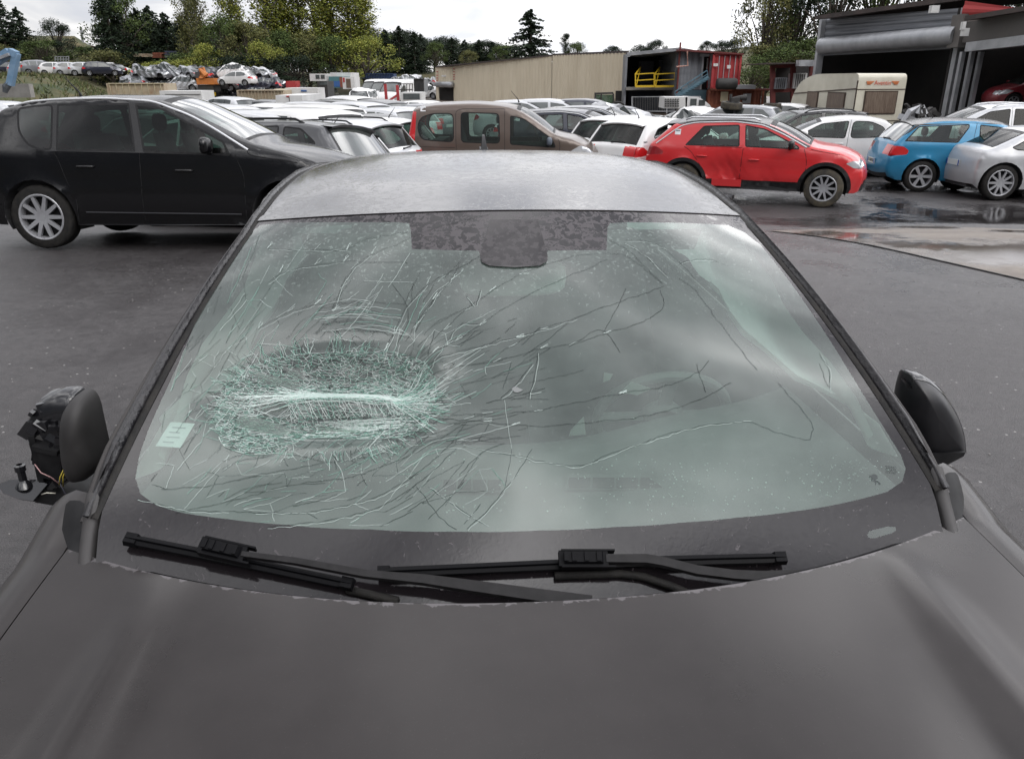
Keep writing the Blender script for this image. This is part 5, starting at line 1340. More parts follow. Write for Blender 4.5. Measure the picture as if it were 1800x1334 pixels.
spec_mpv = dict(w=1.84, wb=2.73, r=.345, belt=1.02, rh=1.64, paint=BLACKP, gf=glassmat('wet_screen', (.45, .52, .5), 1.5, .22), gr=GLASSD, sill=.26, tum=.34, crease=[(.60, -.01, .010), (.42, 0, .008)], fr=.14, rgw=.86,
   top=[(-2.10, .32, 'bumper_r'), (-2.16, .50), (-2.14, .82, 'tailgate'), (-2.05, 1.06), (-2.00, 1.12, 'rear_window', .04), (-1.72, 1.47, 'roof', .06), (-1.3, 1.56, None, .5), (-.55, 1.60, None, .7), (.02, 1.56, 'windscreen', .2), (.95, 1.13, 'bonnet', .1), (1.55, .98, 'nose', .3), (1.98, .78, 'bumper_f', .25), (2.10, .55), (2.06, .28)],
   win=[('window', GLASSD, [(-1.52, 1.48), (-1.50, 1.24), (-1.40, 1.10), (-1.28, 1.05), (-1.12, 1.04), (-1.12, 1.52), (-1.3, 1.51)], .06), ('window', GLASSD, [(-1.08, 1.04), (-1.08, 1.52), (-.30, 1.53), (-.22, 1.03)], .02),
        ('window', GLASS, [(-.14, 1.02), (-.24, 1.53), (.05, 1.48), (.72, 1.14), (.80, .99)], .03)],
   side=[('pillar_black', BLKROOF, [(-1.2, 1.04), (-.1, 1.02), (-.2, 1.53), (-1.2, 1.52)], 0), ('headlight', LENS, [(1.5, .82), (1.75, .86), (2.1, .78), (2.1, .66), (1.75, .72)], .03), ('tail_light', REDD, [(-2.2, .86), (-1.95, .90), (-1.85, 1.0), (-1.98, 1.1), (-2.2, 1.08)], .03)],
   strip=[('tail_light', REDD, -1, .86, 1.08, .70, 1.1)],
   seams=[[(-.22, .32), (-.18, 1.02)], [(-1.0, .72), (-1.06, .95), (-1.10, 1.03)], [(.90, .32), (.92, .8), (.84, 1.0)], [(-.95, .30), (-.92, .5), (-1.0, .72)], [(.95, 1.10), (.98, 1.0), (1.5, .92)]],
   trims=[([(-1.58, 1.50), (-1.4, 1.545), (-1.1, 1.565), (-.55, 1.575), (-.05, 1.545), (.35, 1.40), (.62, 1.26), (.98, 1.05)], .026, CHROME, 'chrome_strip'), ([(-.85, .40), (.85, .38)], .016, pmat('dark_trim', (.05, .05, .055), .3, .5), 'side_moulding')],
   handles=[(-.78, .88), (.28, .84)], handlemat=BLKROOF, mirror=(.56, 1.04), mirmat=BLACKP, stickers=[(-1.90, 1.40)], aerial=(-1.2, 'rod'), spokes=10, rimk=.70, cab=(-1.7, 1.0), seats=[(.0, .36, .46), (.0, -.36, .46), (-.95, .0, 1.2)])
spec_ludo = dict(w=1.83, wb=2.70, r=.32, belt=1.12, rh=1.80, paint=BROWN, gf=GLASS, gr=GLASS, sill=.28, tum=.16, crease=[(.72, 0, .012)], rgw=.82, fr=.14,
   top=[(-1.96, .34, 'bumper_r'), (-2.02, .52), (-2.0, .80, 'tailgate'), (-1.99, 1.08), (-1.98, 1.14, 'rear_window', .03), (-1.88, 1.64, 'roof', .08), (-1.5, 1.73, None, .3), (-.5, 1.77, None, .8), (.28, 1.68, 'windscreen', .35), (1.06, 1.16, 'bonnet', .12), (1.60, 1.02, 'nose', .2), (1.92, .78, 'bumper_f', .2), (1.96, .5), (1.9, .28)],
   win=[('window', GLASS, [(-1.72, 1.50), (-1.80, 1.30), (-1.72, 1.05), (-1.02, 1.0), (-1.02, 1.58), (-1.45, 1.58)], .12), ('window', GLASS, [(-.88, 1.0), (-.88, 1.60), (-.08, 1.58), (-.06, .98)], .10), ('window', GLASS, [(.14, .96), (.14, 1.54), (.42, 1.48), (1.02, 1.08), (1.10, .90)], .06)],
   side=[('tail_light', REDL, [(-2.02, .72), (-1.87, .74), (-1.80, 1.60), (-1.93, 1.62), (-2.02, 1.2)], .02), ('headlight', LENS, [(1.4, .84), (1.6, .95), (1.95, .82), (1.95, .66), (1.6, .7)], .03)],
   strip=[('tail_light', REDL, -1, .74, 1.58, .90, 1.1)],
   seams=[[(-.95, .3), (-.98, 1.0), (-.98, 1.62), (-.85, 1.66), (.02, 1.66)], [(.03, .3), (.03, 1.66)], [(1.0, .35), (1.15, .7), (1.18, 1.0), (1.08, 1.16)], [(-1.80, .92), (-1.0, .90)]],
   handles=[(-.18, .80), (.25, .80)], handlemat=BLACK, mirror=(.92, .98), mirmat=pmat('grey_mirror', (.10, .12, .15), .5), stickers=[(-1.66, 1.66)], spokes=5, aerial=(.3, 'rod'), cab=(-1.5, 1.1))
spec_suv = dict(w=1.82, wb=2.59, r=.35, belt=1.0, rh=1.56, paint=REDP, gf=GLASS, gr=glassmat('wet_rear_glass', (.30, .34, .33), 1.3, .18), roofmat=BLKROOF, sill=.27, clad=.17, tum=.36, spoiler=.16, spoilmat=BLKROOF, rgw=.86, crease=[(.82, .0, .012), (.50, .03, .014)],
   top=[(-2.02, .34, 'bumper_r'), (-2.10, .52), (-2.07, .78, 'tailgate'), (-2.0, 1.02), (-1.96, 1.07, 'rear_window', .04), (-1.55, 1.42, 'roof', .06), (-1.2, 1.49, None, .4), (-.3, 1.52, None, .6), (.22, 1.44, 'windscreen', .2), (.98, 1.08, 'bonnet', .1), (1.55, .98, 'nose', .25), (1.88, .80, 'bumper_f', .2), (1.96, .55), (1.90, .30)], crown=dict(bumper_f=.08, nose=.09),
   win=[('window', GLASS, [(-1.30, 1.04), (-.98, 1.40), (-.32, 1.43), (-.27, 1.04)], .04), ('window', GLASS, [(-.17, 1.04), (-.22, 1.43), (.15, 1.37), (.78, 1.08), (.80, 1.02)], .04)],
   side=[('roof_side', BLKROOF, [(-1.60, 1.44), (-1.42, 1.41), (-1.15, 1.455), (-.4, 1.48), (.1, 1.43), (.5, 1.27), (.95, 1.06), (1.05, 1.12), (.3, 1.6), (-1.2, 1.6), (-1.7, 1.5)], 0), ('tail_light', REDD, [(-2.12, .84), (-1.72, .86), (-1.70, .92), (-1.84, 1.0), (-2.12, 1.02)], .02), ('headlight', LENS, [(1.62, .80), (1.74, .85), (1.96, .80), (1.96, .70), (1.76, .72)], .02)],
   strip=[('tail_light', REDD, -1, .85, 1.01, .52, 1.1), ('headlight', LENS, 1, .72, .84, .5, 1.1), ('lower_bumper', BLACK, -1, 0, .50, -1, 1.1), ('lower_bumper', BLACK, 1, 0, .46, -1, 1.1)],
   seams=[[(-.22, .44), (-.20, 1.02)], [(-.22, 1.03), (-1.0, 1.03)], [(.92, .44), (.96, .8), (.88, 1.04)], [(-1.02, .76), (-1.18, .95), (-1.3, 1.02)], [(-.85, .44), (-.92, .6), (-1.02, .76)], [(1.0, 1.03), (1.5, .95)]],
   trims=[([(-1.86, 1.06), (-1.42, 1.39), (-1.15, 1.452), (-.4, 1.478), (.1, 1.43), (.5, 1.27), (.92, 1.06)], .024, CHROME, 'silver_strip')],
   handles=[(-.95, .86), (.02, .82)], mirror=(.62, 1.05), mirmat=BLKROOF, stickers=[(-1.46, 1.28)], rails=(-1.35, .05, CHROME), plate=(.62, -1), wiper=(1.12, 0, 1.14, .35), spokes=10, rimk=.66, mud=True)
spec_city = hatch(w=1.72, wb=2.46, r=.32, rh=1.46, belt=.95, paint=BLUE, roofmat=BLKROOF, spoiler=.06, spoilmat=BLKROOF, gr=glassmat('tinted_rear', (.10, .12, .12), 1.2, .10), rgw=.93,
   top=[(-1.86, .30, 'bumper_r'), (-1.95, .46), (-1.92, .74, 'tailgate'), (-1.83, .96), (-1.80, 1.0, 'rear_window', .05), (-1.45, 1.34, 'roof', .05), (-1.0, 1.42, None, .4), (-.3, 1.43, None, .6), (.30, 1.36, 'windscreen', .2), (.98, .99, 'bonnet', .1), (1.55, .86, 'nose', .25), (1.88, .66, 'bumper_f', .2), (1.92, .42), (1.86, .26)],
   win=[('window', GLASSD, [(-1.66, 1.02), (-1.40, 1.32), (-.42, 1.37), (-.42, 1.30), (-.62, 1.0)], .03), ('window', GLASS, [(-.22, .97), (-.22, 1.36), (.24, 1.31), (.80, 1.0), (.86, .95)], .03)],
   side=[('pillar_black', BLKROOF, [(-1.80, 1.03), (-1.45, 1.36), (.3, 1.40), (.24, 1.36), (-.22, 1.38), (-.42, 1.38), (-1.38, 1.33)], 0), ('tail_light', REDL, [(-1.96, .72), (-1.58, .76), (-1.55, .84), (-1.66, .92), (-1.96, .94)], .03), ('headlight', LENS, [(1.35, .74), (1.6, .84), (1.9, .72), (1.9, .6), (1.6, .64)], .03)],
   strip=[('tail_light', REDL, -1, .74, .92, .56, 1.1), ('headlight', LENS, 1, .6, .76, .55, 1.1), ('lower_bumper', BLACK, -1, 0, .36, -1, 1.1)],
   seams=[[(-.30, .30), (-.34, .95), (-.28, 1.38)], [(.86, .32), (.90, .7), (.90, .96)]], trims=[([(-.1, .40), (-.55, .42)], .03, CHROME, 'chrome_strip')], handles=[(-.12, .84)], handlemat=CHROME, mirror=(.66, 1.0), mirmat=BLKROOF, plate=(.58, -1), ptext='CV-708-SK', wiper=(1.05, 0, 1.07, -.33), aerial=(-.9, 'rod'), spokes=6, rimk=.70)
spec_coupe = dict(w=1.85, wb=2.75, r=.34, belt=.90, rh=1.37, paint=SILVER, gf=GLASS, gr=GLASSD, sill=.22, tum=.38, crease=[(.78, .0, .018), (.40, 0, .01)], rgw=.86, crown=dict(bumper_r=.05, tailgate=.03),
   top=[(-1.84, .30, 'bumper_r'), (-1.87, .48), (-1.85, .76, 'tailgate'), (-1.80, .90), (-1.76, .95, None, .05), (-1.58, .98, 'rear_window', .1), (-.95, 1.27, 'roof', .2), (-.4, 1.33, None, .4), (.1, 1.30, None, .3), (.35, 1.26, 'windscreen', .2), (1.10, .93, 'bonnet', .1), (1.85, .82, 'nose', .3), (2.25, .64, 'bumper_f', .2), (2.34, .42), (2.28, .24)],
   win=[('window', GLASS, [(.90, .93), (.38, 1.20), (-.1, 1.26), (-.42, 1.26), (-.40, .92)], .04), ('window', GLASSD, [(-.48, .92), (-.50, 1.26), (-.95, 1.18), (-1.30, 1.0), (-1.2, .95)], .04)],
   side=[('headlight', LENS, [(1.85, .62), (2.0, .70), (2.3, .62), (2.3, .52), (2.1, .54)], .03)],
   strip=[],
   seams=[[(-.55, .28), (-.62, .7), (-.48, .92)], [(.88, .3), (.98, .65), (.96, .93)]], handles=[(-.36, .78)], mirror=(.72, .95), plate=(.66, -1), spokes=10, rimk=.72, stickers=[])
spec_small = hatch(w=1.65, wb=2.44, r=.30, rh=1.43, belt=.90, paint=WHITE, gf=GLASS, gr=GLASS, rgw=.9,
   top=[(-1.72, .28, 'bumper_r'), (-1.80, .42), (-1.78, .66, 'tailgate'), (-1.72, .86), (-1.68, .90, 'rear_window', .05), (-1.18, 1.28, 'roof', .12), (-.8, 1.36, None, .4), (-.2, 1.38, None, .6), (.32, 1.28, 'windscreen', .2), (1.1, .90, 'bonnet', .1), (1.6, .76, 'nose', .2), (1.88, .58, 'bumper_f', .2), (1.92, .40), (1.86, .24)],
   win=[('window', GLASS, [(.92, .92), (.32, 1.24), (-.30, 1.31), (-.24, .90)], .06), ('window', GLASS, [(-.34, .90), (-.38, 1.31), (-.8, 1.30), (-1.08, 1.18), (-1.16, 1.05), (-1.0, .93)], .12)],
   side=[('tail_light', REDL, [(-1.80, .70), (-1.42, .72), (-1.35, .78), (-1.45, .84), (-1.80, .86)], .05), ('headlight', LENS, [(1.3, .66), (1.6, .76), (1.9, .66), (1.9, .52), (1.6, .56)], .03)],
   strip=[('tail_light', REDL, -1, .70, .86, .62, 1.1)], seams=[[(-.28, .28), (-.30, .90), (-.34, 1.33)], [(.9, .3), (.96, .6), (.94, .92)]], handles=[(-.12, .78)], stickers=[(-1.28, .98)], mirror=(.66, .94), wiper=(.93, 0, .95, -.33))
spec_4x4 = dict(w=1.85, wb=2.66, r=.36, belt=1.08, rh=1.69, paint=SILVER, gf=GLASS, gr=GLASSD, sill=.30, clad=.12, tum=.30, crease=[(.85, 0, .012)], rgw=.84, fr=.14,
   top=[(-2.05, .38, 'bumper_r'), (-2.13, .56), (-2.11, .86, 'tailgate'), (-2.06, 1.06), (-2.03, 1.12, 'rear_window', .04), (-1.80, 1.54, 'roof', .08), (-1.4, 1.62, None, .4), (-.4, 1.65, None, .6), (.22, 1.55, 'windscreen', .3), (1.05, 1.12, 'bonnet', .1), (1.65, 1.0, 'nose', .25), (2.05, .82, 'bumper_f', .2), (2.12, .55), (2.05, .32)],
   win=[('window', GLASS, [(.90, 1.10), (.18, 1.48), (-.32, 1.55), (-.30, 1.08)], .05), ('window', GLASS, [(-.40, 1.08), (-.42, 1.55), (-1.12, 1.54), (-1.05, 1.08)], .04), ('window', GLASSD, [(-1.14, 1.10), (-1.20, 1.53), (-1.62, 1.44), (-1.30, 1.10)], .04)],
   side=[('tail_light', REDL, [(-2.14, .84), (-1.95, .86), (-1.80, 1.12), (-1.9, 1.16), (-2.14, 1.14)], .03), ('headlight', LENS, [(1.5, .86), (1.7, .98), (2.1, .86), (2.1, .7), (1.8, .74)], .03)],
   strip=[('tail_light', REDL, -1, .84, 1.14, .78, 1.1)], seams=[[(-.36, .36), (-.36, 1.58)], [(-1.05, .8), (-1.10, 1.06)], [(.98, .4), (1.0, 1.08)]], handles=[(-.2, .92), (-.95, .92)], mirror=(.68, 1.12), stickers=[(-1.78, 1.30)], spokes=6, rails=(-1.5, .1, CHROME))
spec_van = dict(w=2.0, wb=3.4, r=.34, belt=1.25, rh=2.35, paint=WHITE, gf=GLASSF, gr=GLASSF, sill=.32, tum=.07, crease=[(.9, 0, .015)], rgw=.7, fr=.15,
   top=[(-2.55, .40, 'bumper_r'), (-2.60, .6), (-2.58, 1.2, 'tailgate'), (-2.55, 1.35, 'rear_window', .03), (-2.50, 1.95, 'tailgate', .03), (-2.42, 2.22, 'roof', .15), (-1.5, 2.30, None, .4), (.7, 2.28, None, .5), (1.10, 2.1, 'windscreen', .25), (1.85, 1.32, 'bonnet', .1), (2.3, 1.10, 'nose', .25), (2.48, .75, 'bumper_f', .2), (2.52, .5), (2.46, .32)],
   win=[('window', GLASSF, [(.62, 1.25), (.62, 1.85), (1.08, 1.85), (1.62, 1.30), (1.6, 1.2)], .06)], side=[('headlight', LENS, [(2.05, .85), (2.2, 1.05), (2.5, .9), (2.5, .7)], .03), ('tail_light', REDL, [(-2.62, .9), (-2.48, .9), (-2.46, 1.4), (-2.62, 1.4)], 0)], strip=[('tail_light', REDL, -1, .9, 1.4, .93, 1.1)],
   seams=[[(.52, .4), (.52, 2.1)], [(-.7, .4), (-.7, 2.1)]], handles=[(.62, 1.05)], mirror=(1.5, 1.35), mirmat=BLACK, spokes=5, rim='steel', cab=(.2, 1.7), seats=[])
def low(S, **k):
    d = dict(S); d.update(k); d['win'] = [(a, GLASSF, c, 0) for a, b, c, e in S['win']]; d['gf'] = d['gr'] = GLASSF; d.pop('clad', None); return d
# ---- nearest cars
def face(rzdeg): return R(rzdeg)
mpv = make_car(spec_mpv, 'people_carrier')
g0 = gp(78, 441); rzm = R(-1.0)
put(mpv, g0.x + 1.365 + .06, g0.y + .86, rzm, 'black people carrier with chrome window strip and bright wheels, at the left edge', 'car')
suv = make_car(spec_suv, 'red_suv'); g0 = gp(1442, 366); rz = R(-22)
fx_, fy_ = 1.295, -.86
put(suv, g0.x - (fx_ * math.cos(rz) - fy_ * math.sin(rz)), g0.y - (fx_ * math.sin(rz) + fy_ * math.cos(rz)), rz, 'red compact off-roader with black roof, dented doors and muddy wheels', 'car')
def crumple(car, pts, seed=1):
    """push body panels in at local points (x, side, z, radius, depth)"""
    for ch in KIDS[car.name]:
        if ch.type != 'MESH' or ch.name.split('.')[0] not in ('body', 'door_gap', 'sill_trim', 'window_seal'): continue
        for v in ch.data.vertices:
            for (x, s_, z, r_, d_) in pts:
                if v.co.y * s_ > .3:
                    q_ = ((v.co.x - x) ** 2 + (v.co.z - z) ** 2) / r_ ** 2
                    if q_ < 4: v.co.y -= s_ * d_ * math.exp(-q_ * 1.5) * (1 + .35 * math.sin(v.co.x * 37 + v.co.z * 23 + seed))
crumple(suv, [(-.45, -1, .62, .28, .07), (-.30, -1, .45, .2, .05), (-.75, -1, .55, .16, .04), (.3, -1, .5, .22, .03)])
tr = MB(); p = root_fn[suv.name](-.45, .50, -.02); tr.box((-.45, -p.y, .38), (.55, .03, .13)); tr.build('torn_sill', REDP, suv, bevel=.01)
kan = make_car(spec_ludo, 'leisure_van'); c_ = at(888, 300, 17.6); put(kan, c_.x, c_.y, R(-2), 'brown high-roofed leisure van with tall red tail light', 'van')
city = make_car(spec_city, 'blue_hatchback'); g0 = gp(1612, 338); rz = R(-8)
put(city, g0.x + 1.23 * math.cos(rz) - .80 * math.sin(rz), g0.y + 1.23 * math.sin(rz) + .80 * math.cos(rz), rz, 'bright blue hatchback with black roof and a white number plate', 'car')
coupe = make_car(spec_coupe, 'silver_coupe'); g0 = gp(1750, 353); rz = R(-2)
put(coupe, g0.x + 1.375 * math.cos(rz) - .86 * math.sin(rz), g0.y + 1.375 * math.sin(rz) + .86 * math.cos(rz), rz, 'silver coupe with many-spoked wheels at the right edge, in front of the blue hatchback', 'car')
sml = make_car(spec_small, 'white_hatchback'); c_ = at(1458, 260, 20.5); put(sml, c_.x, c_.y, R(165), 'small white three-door hatchback behind the bonnet of the red off-roader', 'car')
fxf = make_car(spec_4x4, 'silver_off_roader'); c_ = at(1722, 240, 22.0); put(fxf, c_.x, c_.y, R(172), 'silver off-roader with red tail light behind the blue hatchback', 'car')
wag = make_car(spec_wagon, 'estate_car'); 
c_ = at(445, 260, 12.0); put(wag, c_.x, c_.y, R(161), 'dark grey estate car with a paper sticker, just beyond the black people carrier', 'car')
hat = make_car(hatch(paint=WHITE, stickers=[(-1.66, 1.0)], aerial=(-1.0, 'rod'), spoiler=.08, spoilmat=BLACK), 'hatchback')
hat_s = make_car(dict(hatch(), paint=SILVER, stickers=[(-1.60, 1.06)], rails=(-1.2, .2, BLACK), belt=.97, rh=1.52, spoiler=.1, top=[(p[0], p[1] * 1.045) + tuple(p[2:]) for p in hatch()['top']], tail=.06), 'crossover_car')
c_ = at(497, 262, 13.9); put(hat, c_.x, c_.y, R(159), 'white hatchback with big red tail lamp between the dark grey estate and the silver crossover', 'car')
c_ = at(563, 262, 16.0); put(hat_s, c_.x, c_.y, R(158), 'silver crossover with roof rails, left of the brown leisure van', 'car')
c_ = at(618, 250, 18.2); put(hat, c_.x, c_.y, R(157), 'white hatchback half hidden by the rear of the brown leisure van', 'car', paintm=WHITE)
c_ = at(1172, 266, 18.2); put(hat, c_.x, c_.y, R(40), 'white hatchback with black spoiler, right behind the tail of the red off-roader', 'car', paintm=WHITE)
c_ = at(1128, 262, 19.6); put(hat, c_.x, c_.y, R(40), 'white hatchback showing its plate, left neighbour of another white one', 'car', paintm=WHITE)
navy = make_car(dict(spec_suv, paint=NAVY, roofmat=None, mud=False, clad=.1, stickers=[(-1.5, 1.3)], spoilmat=NAVY, rails=None), 'navy_suv')
c_ = at(1018, 262, 21.5); put(navy, c_.x, c_.y, R(-14), 'dark blue rounded crossover right of the brown leisure van', 'car')
c_ = at(1060, 225, 25.5); put(navy, c_.x, c_.y, R(-20), 'light grey crossover behind the dark blue one', 'car', paintm=LGREY)
c_ = at(1405, 230, 23.5); put(wag, c_.x, c_.y, R(185), 'dark estate car with a damaged tail, in front of the caravan', 'car', paintm=BLACKP)
# ---------------------------------------------------------------- buildings and yard furniture
def vx(px, D, py=150): return at(px, py, D).x
def fbox(mb, x0, x1, y0, y1, D, depth, mi=0):
    """box whose front face covers the picture rectangle at distance D"""
    a = at(x0, y1, D); b = at(x1, y1, D); zt = at((x0 + x1) / 2, y0, D).z; zb = at((x0 + x1) / 2, y1, D).z
    return mb.box(((a.x + b.x) / 2, D + depth / 2, (zt + zb) / 2), (abs(b.x - a.x), depth, zt - zb), None, mi)
def part(name, mat, parent, boxes=(), bars=(), smooth=False, bevel=0):
    mb = MB()
    for b in boxes: fbox(mb, *b)
    for b in bars: mb.bar(*b)
    o = mb.build(name, mat, parent, smooth=smooth, bevel=bevel); return o
def corr(mb, a, b, z0, z1, pitch=.4, dep=.05, vert=True):
    """corrugated sheet wall between plan points a, b"""
    a = Vector(a); b = Vector(b); L = (b - a).length; t = (b - a) / L; n = Vector((t.y, -t.x)); N = int(L / pitch * 4)
    if n.y > 0: n = -n
    if vert:
        r0, r1 = [], []
        for i in range(N + 1):
            s_ = L * i / N; k = (0, 0, 1, 1)[i % 4]; p = a + t * s_ + n * dep * k; zt = z1[0] + (z1[1] - z1[0]) * i / N if isinstance(z1, tuple) else z1; zb_ = z0[0] + (z0[1] - z0[0]) * i / N if isinstance(z0, tuple) else z0
            r0.append((p.x, p.y, zb_)); r1.append((p.x, p.y, zt))
        mb.grid([r0, r1])
    else:
        rows = []; h = (z1[0] if isinstance(z1, tuple) else z1) - (z0[0] if isinstance(z0, tuple) else z0); M = int(h / pitch * 4)
        for i in range(M + 1):
            f_ = i / M; k = (0, 0, 1, 1)[i % 4]; p = a + n * dep * k; q_ = b + n * dep * k
            za = (z0[0] if isinstance(z0, tuple) else z0) * (1 - f_) + (z1[0] if isinstance(z1, tuple) else z1) * f_; zb_ = (z0[1] if isinstance(z0, tuple) else z0) * (1 - f_) + (z1[1] if isinstance(z1, tuple) else z1) * f_
            rows.append([(p.x, p.y, za), (q_.x, q_.y, zb_)])
        mb.grid(rows)
    return mb
def panel(mb, a, b, z0, z1, th=.1, mi=0):
    a = Vector(a); b = Vector(b); t = (b - a).normalized(); n = Vector((-t.y, t.x)) * th
    P = [(a.x, a.y), (b.x, b.y), (b.x + n.x, b.y + n.y), (a.x + n.x, a.y + n.y)]; zb_ = z0 if isinstance(z0, tuple) else (z0, z0); zt = z1 if isinstance(z1, tuple) else (z1, z1)
    lo_ = [(P[i][0], P[i][1], zb_[(0, 1, 1, 0)[i]]) for i in range(4)]; up = [(P[i][0], P[i][1], zt[(0, 1, 1, 0)[i]]) for i in range(4)]
    mb.face(lo_[::-1], mi); mb.face(up, mi)
    for i in range(4): mb.face([lo_[i], lo_[(i + 1) % 4], up[(i + 1) % 4], up[i]], mi)
    return mb
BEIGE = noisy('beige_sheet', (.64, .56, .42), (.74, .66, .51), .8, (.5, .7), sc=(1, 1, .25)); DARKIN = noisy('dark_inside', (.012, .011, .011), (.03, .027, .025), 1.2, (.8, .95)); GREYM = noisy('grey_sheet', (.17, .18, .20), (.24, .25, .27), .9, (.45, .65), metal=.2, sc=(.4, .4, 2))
REDM = noisy('red_sheet', (.33, .03, .035), (.42, .05, .05), .8, (.5, .7)); DKRED = noisy('dark_red_steel', (.10, .02, .02), (.16, .035, .03), 2, (.6, .8)); RUST = noisy('rust', (.14, .035, .02), (.26, .09, .05), 1.5, (.7, .9)); YEL = pmat('yellow_rail', (.62, .42, .02), .5); STEEL = noisy('galvanised', (.34, .35, .37), (.46, .47, .49), 2, (.35, .55), metal=.5)
WHT = noisy('white_panel', (.55, .55, .54), (.66, .66, .65), 1.3, (.5, .7)); CONCR = noisy('concrete', (.2, .19, .175), (.3, .29, .27), 1.5, (.8, .95)); BLUS = noisy('blue_grey_steel', (.05, .11, .15), (.09, .16, .2), 2, (.5, .7)); ROOFD = noisy('dark_roof', (.04, .032, .03), (.09, .07, .065), 1.5, (.6, .85)); BLK2 = noisy('dull_black', (.02, .02, .02), (.045, .042, .04), 3, (.6, .8))
# long beige hall
hall = empty('warehouse', (vx(970, 75), 75, -.75), label='long beige corrugated metal hall beyond the parked cars', cat='building')
def hp(px, D): return (vx(px, D), D)
def loc(parent, mb):   # shift the collected world coordinates into the parent's space
    o = parent.location; mb.v = [(v[0] - o.x, v[1] - o.y, v[2] - o.z) for v in mb.v]; return mb
def bpart(name, mat, parent, mb, **k): return loc(parent, mb).build(name, mat, parent, **k)
A, B_, C3 = hp(1099, 62), hp(970, 74), hp(766, 95)
zA, zB, zC = at(1099, 93, 62).z, at(970, 98, 74).z, at(766, 119, 95).z
mb = MB(); corr(mb, B_, A, -.85, (zB, zA), .55, .07); bpart('wall', BEIGE, hall, mb, recalc=False)
mb = MB(); D1 = hp(797, 92); D0 = hp(769, 94.7); corr(mb, D1, B_, -.85, (zC * .9 + zB * .1, zB), .55, .035); corr(mb, C3, D1, at(780, 147, 93.5).z, (zC, zC * .9 + zB * .1), .55, .035); panel(mb, C3, (C3[0] + .35, C3[1] - .35), -.85, zC, .1); bpart('wall', BEIGE, hall, mb, recalc=False)
mb = MB(); back = [(A[0] + 9, A[1] + 14), (B_[0] + 9, B_[1] + 16), (C3[0] + 9, C3[1] + 18)]
mb.face([(*A, zA), (*B_, zB), (*back[1], zB + .5), (*back[0], zA + .5)]); mb.face([(*B_, zB), (*C3, zC), (*back[2], zC + .5), (*back[1], zB + .5)]); panel(mb, back[2], back[0], -.8, (zC + .49, zA + .49), .1); bpart('roof', ROOFD, hall, mb)
mb = MB(); panel(mb, (B_[0], B_[1] - .12), (A[0], A[1] - .12), (zB - .02, zA - .02), (zB + .13, zA + .13), .14); panel(mb, (C3[0], C3[1] - .12), (B_[0], B_[1] - .12), (zC, zB - .05), (zC + .12, zB + .08), .14); bpart('eaves_trim', ROOFD, hall, mb)
mb = MB(); panel(mb, (C3[0] + .3, C3[1] + .5), (D1[0], D1[1] + .5), -.85, at(780, 147, 93.5).z, .1); bpart('doorway', DARKIN, hall, mb)
mb = MB(); mb.tube([Vector((C3[0] + .2, C3[1] - .5, at(780, 149, 93.5).z)), Vector((D1[0] - .1, D1[1] - .5, at(780, 149, 93.5).z))], .32, 10); bpart('shutter_roll', STEEL, hall, mb, smooth=True)
mb = MB(); fbox(mb, 776, 788, 132.5, 135.5, 93.2, .05); bpart('small_sign', WHT, hall, mb)
mb = MB()
for x_, ys_ in ((768.5, (127, 133, 138, 142)), (798, (122, 127, 132, 136, 140))):
    for y_ in ys_: fbox(mb, x_ - 1.4, x_ + 1.4, y_ - 1, y_ + .6, 91.4 if x_ > 780 else 94.4, .05)
bpart('red_lettering', REDM, hall, mb)
mb = MB(); fbox(mb, 1081, 1092, 160, 189, 61.6, .1); bpart('door', DARKIN, hall, mb)
# open two-storey bay with yellow rails
bay = empty('storage_bay', (vx(1145, 61), 61, -.75), label='dark open bay with yellow railings on its upper floor', cat='building')
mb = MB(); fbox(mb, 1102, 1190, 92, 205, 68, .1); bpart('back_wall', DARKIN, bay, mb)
mb = MB(); fbox(mb, 1101, 1190, 154, 159, 60.5, 7.4); bpart('floor_slab', CONCR, bay, mb)
mb = MB(); panel(mb, hp(1099, 61), hp(1191, 59.6), (at(1099, 99, 61).z, at(1191, 90, 60).z), (at(1099, 93, 61).z, at(1191, 84, 60).z), 8); bpart('roof', STEEL, bay, mb)
mb = MB(); panel(mb, hp(1101, 61), (vx(1101, 61), 68), -.8, at(1101, 96, 61).z, .15); panel(mb, hp(1189, 60), (vx(1189, 60), 68), -.8, at(1189, 88, 60).z, .15); bpart('side_wall', GREYM, bay, mb)
mb = MB(); fbox(mb, 1103, 1189, 160, 205, 64, .1); bpart('lower_front', noisy('navy_dark', (.01, .012, .03), (.03, .03, .05), 2), bay, mb)
for a, b in ((1117, 1150), (1151, 1186)):
    mb = MB(); y0_, y1_ = 130, 153
    p = lambda x, y: at(x, y, 60.2)
    for y in (131, 142): mb.bar(p(a, y), p(b, y - 2), .07)
    mb.bar(p(a, 152.5), p(b, 152), .14)
    for x in (a, b): mb.bar(p(x, 130), p(x, 153), .08)
    mb.bar(p(a, 131), at(a + 9, 119, 62.5), .08); mb.bar(p(a + 2, 150), at(a + 9, 119, 62.5), .06)
    o = mb.build('safety_railing', YEL); tag(o, 'yellow safety railing on the upper floor, ' + ('left one beside the beige hall' if a < 1130 else 'right one beside the grey office'), 'railing', 'yellow railings of the open bay')
# stored pallets behind the railings
for i, (x0, x1, y0, y1) in enumerate(((1124, 1147, 108, 148), (1156, 1184, 106, 147))):
    mb = MB(); fbox(mb, x0, x1, y0, y1, 65.2, 1.0); fbox(mb, x0 + 1, x1 - 1, y1, y1 + 5, 65.3, .8); tag(mb.build('wrapped_pallet', noisy('dark_wrap', (.03, .032, .04), (.07, .07, .08), 2)), ('tall dark wrapped load behind the left yellow railing', 'wide dark wrapped load behind the right yellow railing')[i], 'pallet', 'loads stored in the open bay')
